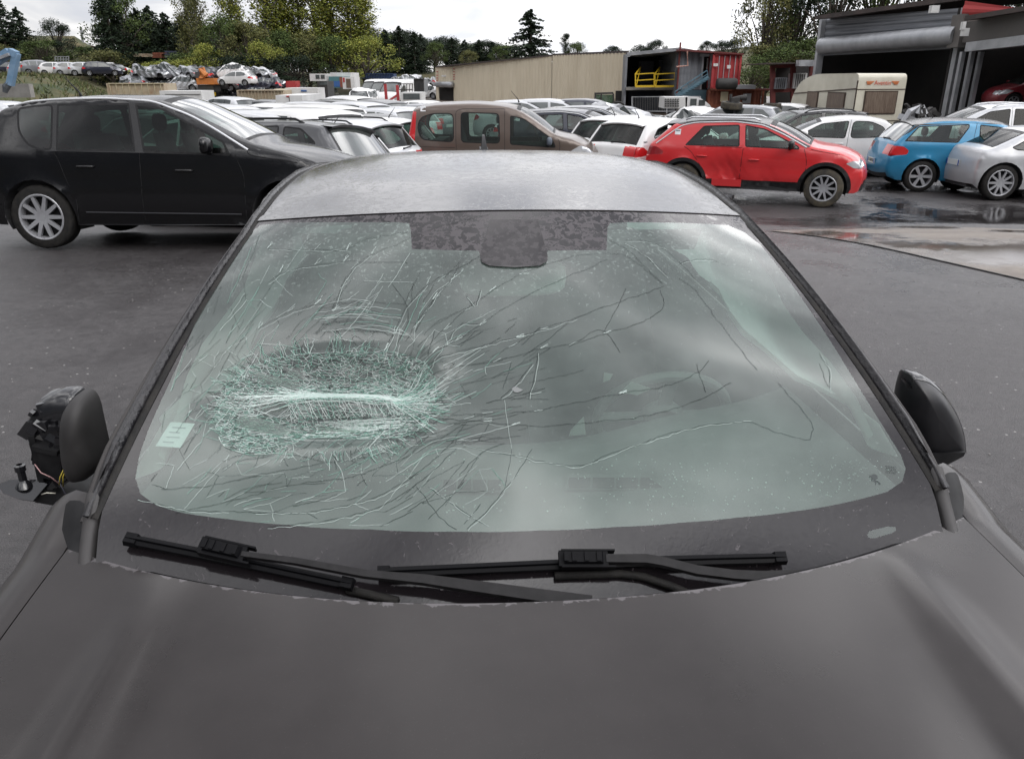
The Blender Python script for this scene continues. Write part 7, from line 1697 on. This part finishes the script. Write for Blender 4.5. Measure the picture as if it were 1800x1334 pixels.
row(27, [968, 1040], R(-14), 'row beyond the dark blue crossover', GR2)
row(33, [930, 985, 1050, 1105], R(-10), 'row below the beige hall', GR2)
GR3 = 'cars parked on the grass bank on the left'
for i, (D, n, x0, x1) in enumerate(((94, 8, 5, 185), (101, 9, -10, 200), (108, 9, -20, 205))):
    row(D, [x0 + (x1 - x0) * k / (n - 1) for k in range(n)], R((20, 160, 35)[i]), '%s row on the grass bank' % ROWN[i], GR3, z=1.85)
# crushed wrecks
def wreck(proto_spec, name, seed, amt=.16, paintm=None):
    p = make_car(low(proto_spec, nowheel=seed % 2 == 0, paint=paintm or SILVER), name, 0); r_ = random.Random(seed); ph = [r_.uniform(0, 6) for _ in range(9)]
    for ch in KIDS[p.name]:
        if ch.name.split('.')[0] == 'wheel': continue
        ch.data = ch.data.copy()
        for v in ch.data.vertices:
            x, y, z = v.co; k = amt * (.4 + z)
            v.co = (x + k * .6 * math.sin(3 * y + 2.3 * z + ph[0]) + .05 * math.sin(13 * y + ph[6]), y + k * .5 * math.sin(2.2 * x + ph[1]) + .05 * math.sin(11 * x + 7 * z + ph[2]), z * (1 - .22 * (z > .8) * (.5 + .5 * math.sin(1.7 * x + ph[3]))) + k * .35 * math.sin(4 * x + 3 * y + ph[4]) + .04 * math.sin(17 * x + ph[5]))
        ch.data.polygons.foreach_set('use_smooth', [False] * len(ch.data.polygons))
    return p
wr = [(wreck(hatch(), 'crushed_hatchback', 3), 'crushed hatchback'), (wreck(spec_wagon, 'crushed_estate_car', 4, .2), 'crushed estate car'), (wreck(spec_mpv, 'crushed_people_carrier', 5, .14), 'crushed people carrier'), (wreck(spec_small, 'crushed_small_car', 6, .22), 'crushed small car')]
WPAL = PAL[:6] + [(WHITE, 'white'), (BLACKP, 'black'), (DGREY, 'dark grey'), (NAVY, 'dark blue')]
for r_i, (D, x0, x1, n, zoff) in enumerate(((90, 232, 480, 8, 0), (97, 225, 495, 9, 0))):
    for lv_ in range(3):
        for i in range(n - lv_):
            px = x0 + (x1 - x0) * (i + lv_ * .5 + rc_.uniform(-.2, .2)) / (n - 1); c_ = at(px, 150, D + rc_.uniform(-1, 1)); k_ = rc_.choice(wr); pm_ = rc_.choice(WPAL)
            put(k_[0], c_.x, c_.y, R(rc_.choice((0, 180, 20, 200, 160, 90)) + rc_.uniform(-15, 15)), '%s %s, %s along in the %s layer, %s scrap heap' % (pm_[1], k_[1], ORD[i], ('bottom', 'middle', 'top')[lv_], ('front', 'rear')[r_i]), 'wreck', 'wrecks stacked in the scrap heap', pm_[0], z=-.75 + lv_ * 1.12, tilt=(R(rc_.uniform(-7, 7)), R(rc_.uniform(-6, 6))))
c_ = at(418, 150, 86); put(lh, c_.x, c_.y, R(170), 'clean white hatchback lying on the crushed wrecks of the scrap heap', 'car', None, WHITE, z=at(418, 152, 84).z)
c_ = at(235, 150, 84); put(wr[1][0], c_.x + 4, c_.y, R(0), 'white wreck leaning on the end of the cream tipper body', 'wreck', None, WHITE)
for px, D, rz, k_, pm_, lb in ((493, 84, 100, ls, CREAM, 'cream small hatchback in front of the scrap heap'), (530, 86, 20, lh, REDP, 'red hatchback right of the red skip'), (551, 84, 95, ls, SILVER, 'silver small car below the white cabin'), (535, 92, 20, lw_, NAVY, 'blue estate car behind the red hatchback'), (578, 92, 90, lh, BLACKP, 'black car beside the white cabin')):
    c_ = at(px, 150, D); put(k_, c_.x, c_.y, R(rz), lb, 'car', None, pm_)
c_ = at(634, 150, 66); put(wr[2][0], c_.x, c_.y, R(-95), 'smashed white people carrier facing the camera beside the wet track', 'wreck', None, WHITE)
for i, (px, D, rz, lb) in enumerate(((664, 80, -110, 'white van, leftmost of the row left of the beige hall'), (683, 74, -112, 'second white van of the row left of the beige hall'), (702, 70, -112, 'third white van of the row, behind the red ramps'), (722, 84, -80, 'white van half hidden by the mesh cage truck'))):
    c_ = at(px, 150, D); put(lv, c_.x, c_.y, R(rz), lb, 'van', 'white vans parked left of the beige hall', WHITE)
for i in range(9):
    px = 690 + i * 9; c_ = at(px, 150, 100 + (i % 3) * 4); put(wr[i % 4][0], c_.x, c_.y, R(rc_.uniform(0, 180)), 'pale wreck, %s from the left in the white heap left of the beige hall' % ORD[i], 'wreck', 'pale wrecks heaped left of the beige hall', (WHITE, SILVER)[i % 2], z=gz(c_.x, c_.y) + (1.2 if i % 2 else 0))
# wrecks on the right, before the container
nw = [(1130, 30, -8, wr[1][0], SILVER, 'silver wrecked estate with its side ripped open, below the open bay', 'wreck'), (1225, 31, 170, wr[0][0], WHITE, 'white wreck with a crumpled roof behind the red off-roader', 'wreck'), (1290, 30, 150, lw_, LGREY, 'grey estate car carrying a wheel on its roof', 'car'), (1362, 36, 150, lh, WHITE, 'white hatchback carrying a black tyre on its roof', 'car')]
for px, D, rz, k_, pm_, lb, ct in nw:
    c_ = at(px, 150, D); put(k_, c_.x, c_.y, R(rz), lb, ct, None, pm_)
def tyre(px, py, D, lb, r_=.33, tilt=(0, 0)):
    e = empty('loose_wheel', at(px, py, D), label=lb, cat='wheel'); e.rotation_euler = (R(90) + tilt[0], tilt[1], 0)
    t2, r2 = wheel_meshes(r_, .23, 6, r_ * .62, 0, 'steel', 24, True); w1 = link('tyre', t2, e); w2 = link('rim', r2, e)
tyre(1286, 186, 29.2, 'wheel lying on the roof of the grey estate car', .38, (.08, .05)); tyre(1358, 187, 35.2, 'black tyre lying on the roof of the white hatchback', .36)
mb = MB(); mb.tube([at(1284, 180, 29), at(1285, 166, 29)], .05, 6); mb.tube([at(1286, 175, 29), at(1300, 172, 29), at(1312, 172, 29)], [.06, .07, .11], 8); mb.box(at(1292, 176, 29), (.3, .2, .14)); tag(mb.build('axle_part', BLK2), 'dark suspension strut lying on the roof of the grey estate car', 'car part')
mb = MB(); rd = random.Random(8)
for k in range(26):
    c_ = at(1615 + rd.uniform(-24, 26), 204 + rd.uniform(-8, 10), 30.5); a_ = Matrix.Rotation(rd.uniform(0, 3), 3, 'Y') @ Matrix.Rotation(rd.uniform(-.6, .6), 3, 'Z'); mb.box(c_, (rd.uniform(.2, .8), rd.uniform(.1, .5), rd.uniform(.04, .22)), a_, mi=rd.choice((0, 0, 1)))
mb.tube([at(1588, 214, 30.2), at(1600, 196, 30.2), at(1617, 186, 30.2), at(1612, 200, 30.2)], [.1, .12, .03, .1], 6, 1); tag(mb.build('mangled_car_front', (BLK2, STEEL)), 'mangled dark engine parts beside the caravan', 'car part')
for p_ in (lh, lw_, lm_, lv, l4, ls): pass
# ---------------------------------------------------------------- trees
GREENS = {}
def leafmats(key, cols):
    if key not in GREENS: GREENS[key] = [noisy('leaf_%s_%s' % (key, 'abc'[i]), tuple(c * .75 for c in cl_), tuple(c * 1.3 for c in cl_), .5, (.7, .95), spec=.25) for i, cl_ in enumerate(cols)]
    return GREENS[key]
BARK = noisy('bark', (.06, .05, .04), (.12, .10, .085), 3, (.85, 1)); PBARK = noisy('pale_bark', (.16, .15, .13), (.24, .23, .20), 3, (.8, 1))
LM = dict(dark=leafmats('dark', [(.018, .030, .016), (.028, .045, .022), (.012, .02, .012)]), green=leafmats('green', [(.07, .10, .03), (.10, .14, .04), (.04, .06, .02)]), yel=leafmats('yel', [(.22, .25, .05), (.32, .31, .07), (.12, .14, .035)]), olive=leafmats('olive', [(.13, .135, .05), (.19, .18, .07), (.07, .08, .03)]), blue=leafmats('blue', [(.03, .045, .03), (.05, .065, .045), (.02, .03, .022)]))
def leaf(mb, p, s_, r_, flat=.0):
    a = Vector((r_.gauss(0, 1), r_.gauss(0, 1), r_.gauss(0, 1))).normalized(); b = a.orthogonal().normalized(); c_ = a.cross(b); k = r_.uniform(0, 6.3); u = b * math.cos(k) + c_ * math.sin(k); v = a.cross(u); s1, s2 = s_ * r_.uniform(.6, 1.3), s_ * r_.uniform(.35, .7)
    mb.face([p - u * s1, p - v * s2, p + u * s1, p + v * s2], r_.choice((0, 0, 1, 2)))
TREEM = {}
def tree_mesh(kind, seed):
    """unit tree: height 1; returns (trunk mesh, crown mesh)"""
    r_ = random.Random(seed); T, C = MB(), MB()
    if kind == 'conifer':
        T.tube([(0, 0, 0), (.01, 0, .5), (0, 0, .98)], [.022, .014, .003], 7)
        for k in range(230):
            t = (k + r_.random()) / 230; z = .04 + .95 * t; R_ = .30 * (1 - t) ** .6 * r_.uniform(.55, 1.2) + .006; a = r_.uniform(0, 6.283)
            for j in range(int(14 + 46 * (1 - t))):
                f_ = r_.random() ** .7; rr = R_ * f_; p = Vector((math.cos(a + r_.gauss(0, .16)) * rr, math.sin(a + r_.gauss(0, .16)) * rr, z - rr * .35 + r_.gauss(0, .006) + .06 * f_ * f_ * R_)); leaf(C, p, .0145, r_)
    elif kind == 'poplar':
        T.tube([(0, 0, 0), (.01, .005, .4), (0, 0, .97)], [.014, .010, .002], 7)
        for k in range(60):
            t = .12 + .86 * (k + r_.random()) / 60; a = r_.uniform(0, 6.283); L = (.17 if t < .75 else .17 * (1.05 - t) / .3) * r_.uniform(.6, 1.1) + .02; d_ = Vector((math.cos(a) * .55, math.sin(a) * .55, .85)).normalized(); b0 = Vector((0, 0, t)); e = b0 + d_ * L
            T.tube([b0, b0.lerp(e, .5) + Vector((0, 0, .004)), e], [.004, .0028, .001], 4, cap=False)
            dens = r_.choice((50, 110, 170))
            for j in range(dens): p = b0.lerp(e, r_.uniform(.25, 1.1)) + Vector((r_.gauss(0, .020), r_.gauss(0, .020), r_.gauss(0, .022))); leaf(C, p, .0092, r_)
    else:  # broad: lumps around limbs
        T.tube([(0, 0, 0), (.01, 0, .2), (.0, .01, .45)], [.03, .024, .012], 8); lumps = []
        for k in range(26):
            a = r_.uniform(0, 6.283); el = r_.uniform(-.2, 1.4); rad = r_.uniform(.18, .34) * (1 if kind == 'broad' else 1.25); zc = .60 if kind == 'broad' else .45
            e = Vector((math.cos(a) * math.cos(el) * rad, math.sin(a) * math.cos(el) * rad, zc + math.sin(el) * (.36 if kind == 'broad' else .42))); T.tube([(0, 0, .18 + .3 * r_.random()), e * .55 + Vector((0, 0, .2)), e], [.010, .007, .002], 5, cap=False); lumps.append((e, r_.uniform(.07, .13)))
        for e, q_ in lumps:
            n_ = int(r_.uniform(140, 260))
            for j in range(n_):
                d_ = Vector((r_.gauss(0, 1), r_.gauss(0, 1), r_.gauss(0, .8))).normalized() * q_ * r_.uniform(.45, 1.08); leaf(C, e + d_, .0125, r_)
        for j in range(700): leaf(C, Vector((r_.gauss(0, .10), r_.gauss(0, .10), r_.uniform(.2, .9))), .013, r_)
    return T.mesh('trunk', True, recalc=False), C.mesh('crown', False, recalc=False)
def tree(kind, seed, px, ytop, ybase, D, wk, mat, label, grp='trees behind the scrap yard', name=None, bark=None):
    key = (kind, seed % 3, mat)
    if key not in TREEM:
        t_, c_ = tree_mesh(kind, seed % 3 + 7 * len(kind)); t_.materials.append(bark or BARK); [c_.materials.append(m_) for m_ in LM[mat]]; TREEM[key] = (t_, c_)
    t_, c_ = TREEM[key]; b_ = at(px, ybase, D); top = at(px, ytop, D).z; zb = min(gz(b_.x, D) - .2, b_.z); H = top - zb
    e = empty(name or kind + '_tree', (b_.x, D, zb), rz=seed * 1.7, label=label, cat='tree' if kind != 'bush' else 'bush', group=grp); e.scale = (H * wk, H * wk, H)
    link('trunk', t_, e); link('crown', c_, e)
TB = 'trees along the edge of the scrap yard'
for i, a in enumerate([
 ('conifer', 18, -6, 120, 118, 1.5, 'dark', 'tall dark conifer at the far left, left one of a pair'), ('conifer', 50, 12, 120, 120, 1.35, 'dark', 'dark conifer, right one of the pair at the far left'), ('broad', 106, 36, 110, 120, 1.15, 'dark', 'small round tree standing alone against the sky on the left'),
 ('bush', 5, 72, 120, 112, 1.6, 'olive', 'brown-green bush at the left edge'), ('bush', 82, 66, 118, 116, 1.9, 'green', 'green bush below the small round tree'), ('bush', 116, 70, 120, 118, 1.8, 'dark', 'dark bush left of the far house'), ('bush', 165, 78, 120, 116, 2.4, 'green', 'low green bushes right of the far house'), ('bush', 195, 84, 122, 112, 2.0, 'olive', 'low olive bush below the big dark tree'),
 ('conifer', 203, -35, 120, 116, 1.1, 'dark', 'big dark tree rising above the frame, left of the conifer group'), ('broad', 222, -18, 125, 119, .9, 'green', 'green leafy tree against the big dark tree'),
 ('conifer', 252, 14, 120, 122, 1.5, 'dark', 'leftmost conifer of the dark group above the beam rack'), ('conifer', 275, 10, 120, 125, 1.4, 'dark', 'middle conifer of the dark group above the beam rack'), ('conifer', 300, 22, 120, 121, 1.5, 'dark', 'right conifer of the dark group above the beam rack'), ('conifer', 328, 28, 120, 126, 1.4, 'blue', 'bluish conifer behind the bare poplar'), ('conifer', 360, 30, 120, 128, 1.4, 'dark', 'dark conifer behind the yellowing bush'),
 ('poplar', 342, -40, 122, 114, 1.0, 'olive', 'bare thin poplar left of the mistletoe tree'), ('poplar', 356, -60, 122, 118, .9, 'olive', 'second bare poplar with few leaves'), ('bush', 330, 88, 130, 110, 2.2, 'green', 'green bush below the bare poplars'), ('bush', 368, 70, 128, 109, 1.3, 'yel', 'yellowing bush beside the scrap heap'), ('bush', 300, 102, 122, 106, 2.5, 'yel', 'low yellow-green bush above the scrap heap'),
 ('broad', 400, 28, 128, 112, 1.1, 'green', 'dark green leafy tree below the mistletoe tree'), ('poplar', 418, -50, 125, 116, 1.2, 'yel', 'thin poplar with a ball of mistletoe'), ('broad', 440, 42, 130, 111, 1.2, 'olive', 'olive tree in front of the poplars'), ('bush', 462, 66, 132, 108, 1.1, 'yel', 'bright yellow-green young tree in front of the poplars'),
 ('poplar', 478, -60, 128, 117, 1.6, 'yel', 'broad yellow-green poplar right of the mistletoe tree'), ('poplar', 505, -70, 128, 120, 1.6, 'yel', 'leafy poplar, second in the row'), ('poplar', 532, -55, 128, 122, 1.1, 'olive', 'thin poplar, third in the row'), ('poplar', 560, -50, 128, 118, 1.6, 'yel', 'leafy poplar, fourth in the row'), ('poplar', 590, -60, 128, 121, 1.2, 'olive', 'thin poplar, fifth in the row'), ('poplar', 618, -40, 130, 118, 1.9, 'yel', 'broad yellow poplar, sixth in the row'), ('poplar', 640, -4, 130, 119, 1.8, 'yel', 'rightmost yellow poplar, against the open sky'),
 ('broad', 500, 58, 134, 112, 1.3, 'green', 'green tree below the leafy poplars'), ('broad', 545, 60, 134, 113, 1.4, 'olive', 'olive tree below the thin third poplar'), ('broad', 585, 66, 134, 112, 1.3, 'green', 'green tree behind the painted lorry'), ('bush', 645, 60, 134, 113, 1.6, 'yel', 'yellow-green bush at the foot of the rightmost poplar'), ('bush', 520, 92, 136, 108, 2.4, 'dark', 'dark bush behind the wrecks'), ('bush', 470, 96, 136, 107, 2.4, 'dark', 'dark bush behind the heap of wrecks'), ('bush', 420, 92, 134, 107, 2.2, 'dark', 'dark bush behind the white car on the heap'),
 ('conifer', 680, 52, 136, 135, 1.5, 'dark', 'dark conifer right of the rightmost poplar'), ('conifer', 705, 46, 136, 138, 1.5, 'dark', 'tallest of the dark conifers right of the poplars'), ('conifer', 730, 56, 136, 136, 1.5, 'dark', 'dark conifer above the white vans'), ('conifer', 742, 60, 136, 142, 1.4, 'blue', 'bluish conifer above the mesh cage truck'), ('broad', 768, 76, 136, 132, 1.2, 'green', 'rounded green tree above the left end of the beige hall'), ('conifer', 795, 66, 136, 145, 1.5, 'dark', 'dark conifer above the red lettering'), ('conifer', 818, 70, 136, 146, 1.5, 'blue', 'bluish conifer above the beige hall'), ('broad', 824, 90, 136, 134, 1.3, 'olive', 'small pale green tree above the beige hall roof'), ('conifer', 842, 70, 136, 148, 1.5, 'dark', 'dark conifer left of the brown mast tree'), ('conifer', 866, 74, 136, 148, 1.5, 'dark', 'dark conifer left of the big lone conifer'), ('broad', 880, 82, 134, 138, 1.3, 'green', 'green tree left of the big lone conifer'),
 ('conifer', 932, 16, 130, 112, 1.75, 'dark', 'big lone conifer with spreading branches above the beige hall'), ('poplar', 993, 62, 128, 150, 1.3, 'blue', 'narrow poplar right of the big lone conifer'), ('broad', 1012, 76, 128, 150, 1.3, 'green', 'rounded tree right of the narrow poplar'), ('broad', 1078, 83, 125, 190, 1.6, 'blue', 'distant round treetop above the beige hall'),
 ('broad', 1124, 80, 120, 190, 1.6, 'blue', 'distant treetop left of the tallest far one'), ('broad', 1152, 72, 120, 185, 1.2, 'blue', 'tallest distant treetop above the open bay'), ('broad', 1240, 74, 120, 175, 1.3, 'blue', 'distant treetop above the grey office'), ('broad', 1266, 72, 120, 170, 1.5, 'blue', 'distant treetop above the red container'), ('broad', 1290, 70, 120, 160, 1.4, 'blue', 'distant treetop beside the hillside wood'),
 ('broad', 1335, -40, 150, 82, .75, 'olive', 'tall grey-green tree with gaps of sky, leftmost on the hillside'), ('broad', 1390, -70, 150, 84, .8, 'green', 'dark green tree on the hillside behind the shelter'), ('bush', 1318, 90, 165, 72, 1.3, 'green', 'bush beside the end of the rust-brown container'), ('bush', 1345, 70, 165, 76, 1.6, 'olive', 'olive bush behind the shelter'), ('bush', 1400, 60, 165, 74, 1.5, 'green', 'green bush above the shelter roof'), ('broad', 1450, -90, 140, 80, .8, 'dark', 'dark tree left of the large garage roof'), ('broad', 1530, -120, 140, 82, .9, 'green', 'big green tree behind the large garage'), ('broad', 1620, -130, 140, 80, .9, 'dark', 'dark tree behind the floodlight of the large garage'), ('broad', 1710, -130, 140, 76, 1.0, 'green', 'tree above the red gable'), ('broad', 1800, -120, 130, 74, 1.0, 'dark', 'dark tree at the top right corner'), ('bush', 1370, 0, 150, 88, .9, 'dark', 'dark mass of leaves between the hillside trees')]
 + [('bush' if k % 3 else 'broad', px_, yt_ - 9, 134, 150 + k % 4 * 3, 1.9, ('dark', 'green', 'blue')[k % 3], 'dark tree %s along in the wood behind the %s' % (ORD[k % 9], ('scrap heap', 'poplars', 'beige hall')[k // 9])) for k, (px_, yt_) in enumerate([(236, 48), (262, 40), (288, 46), (314, 52), (340, 50), (368, 56), (396, 52), (424, 60), (452, 58), (480, 54), (508, 60), (536, 56), (564, 62), (592, 58), (620, 64), (650, 60), (672, 66), (694, 60), (716, 66), (740, 70), (764, 74), (786, 76), (808, 80), (832, 80), (856, 82), (880, 84), (904, 84)])]):
    kind, px, yt, yb, D, wk, mt, lb = a
    tree(kind, i, px, yt, yb, D, wk, mt, lb, TB, name={'conifer': 'conifer', 'poplar': 'poplar', 'broad': 'broadleaf_tree', 'bush': 'bush'}[kind], bark=PBARK if kind == 'poplar' else BARK)
# mistletoe ball
mb = MB(); rm_ = random.Random(3); c_ = at(411, 14, 116)
for k in range(500): leaf(mb, c_ + Vector((rm_.gauss(0, 1), rm_.gauss(0, 1), rm_.gauss(0, 1))).normalized() * rm_.uniform(.2, .85), .14, rm_)
o = mb.build('mistletoe', LM['yel'], recalc=False); tag(o, 'round ball of mistletoe high in the thin poplar', 'plant')
# rough grass tufts and bramble on the bank
mb = MB(); rg = random.Random(9)
for k in range(12000):
    y = rg.uniform(48, 92); x = rg.uniform(-62, -20)
    if not is_hill(x, y): continue
    p = Vector((x, y, gz(x, y))); h = rg.uniform(.1, .42); a = rg.uniform(0, 6.3); d_ = Vector((math.cos(a), math.sin(a), 0)) * .07; mb.face([p - d_, p + d_, p + Vector((rg.gauss(0, .2), rg.gauss(0, .2), h))], rg.choice((0, 0, 1, 2)))
tag(mb.build('long_grass', (noisy('grass_a', (.06, .08, .025), (.1, .11, .04), .4, (.9, 1)), noisy('grass_b', (.09, .08, .035), (.12, .10, .05), .4, (.9, 1)), noisy('grass_c', (.03, .045, .015), (.05, .06, .02), .4, (.9, 1))), recalc=False), 'long rough grass and weeds on the bank', kind='stuff')
# gravel specks on the near asphalt
mb = MB(); rg = random.Random(4)
for k in range(1500):
    x = rg.uniform(-6, 6); y = rg.uniform(.6, 7.5); e = rg.uniform(.002, .006); mb.box((x, y, gz(x, y) + e * .3), (e * 1.4, e, e * .8), Matrix.Rotation(rg.uniform(0, 3), 3, 'Z'))
tag(mb.build('gravel', noisy('pale_grit', (.2, .19, .18), (.35, .34, .33), 90, (.8, .9))), 'pale grit scattered on the wet asphalt', kind='stuff')
for p_ in list(COL.objects):
    if 'used' in p_: del p_['used']
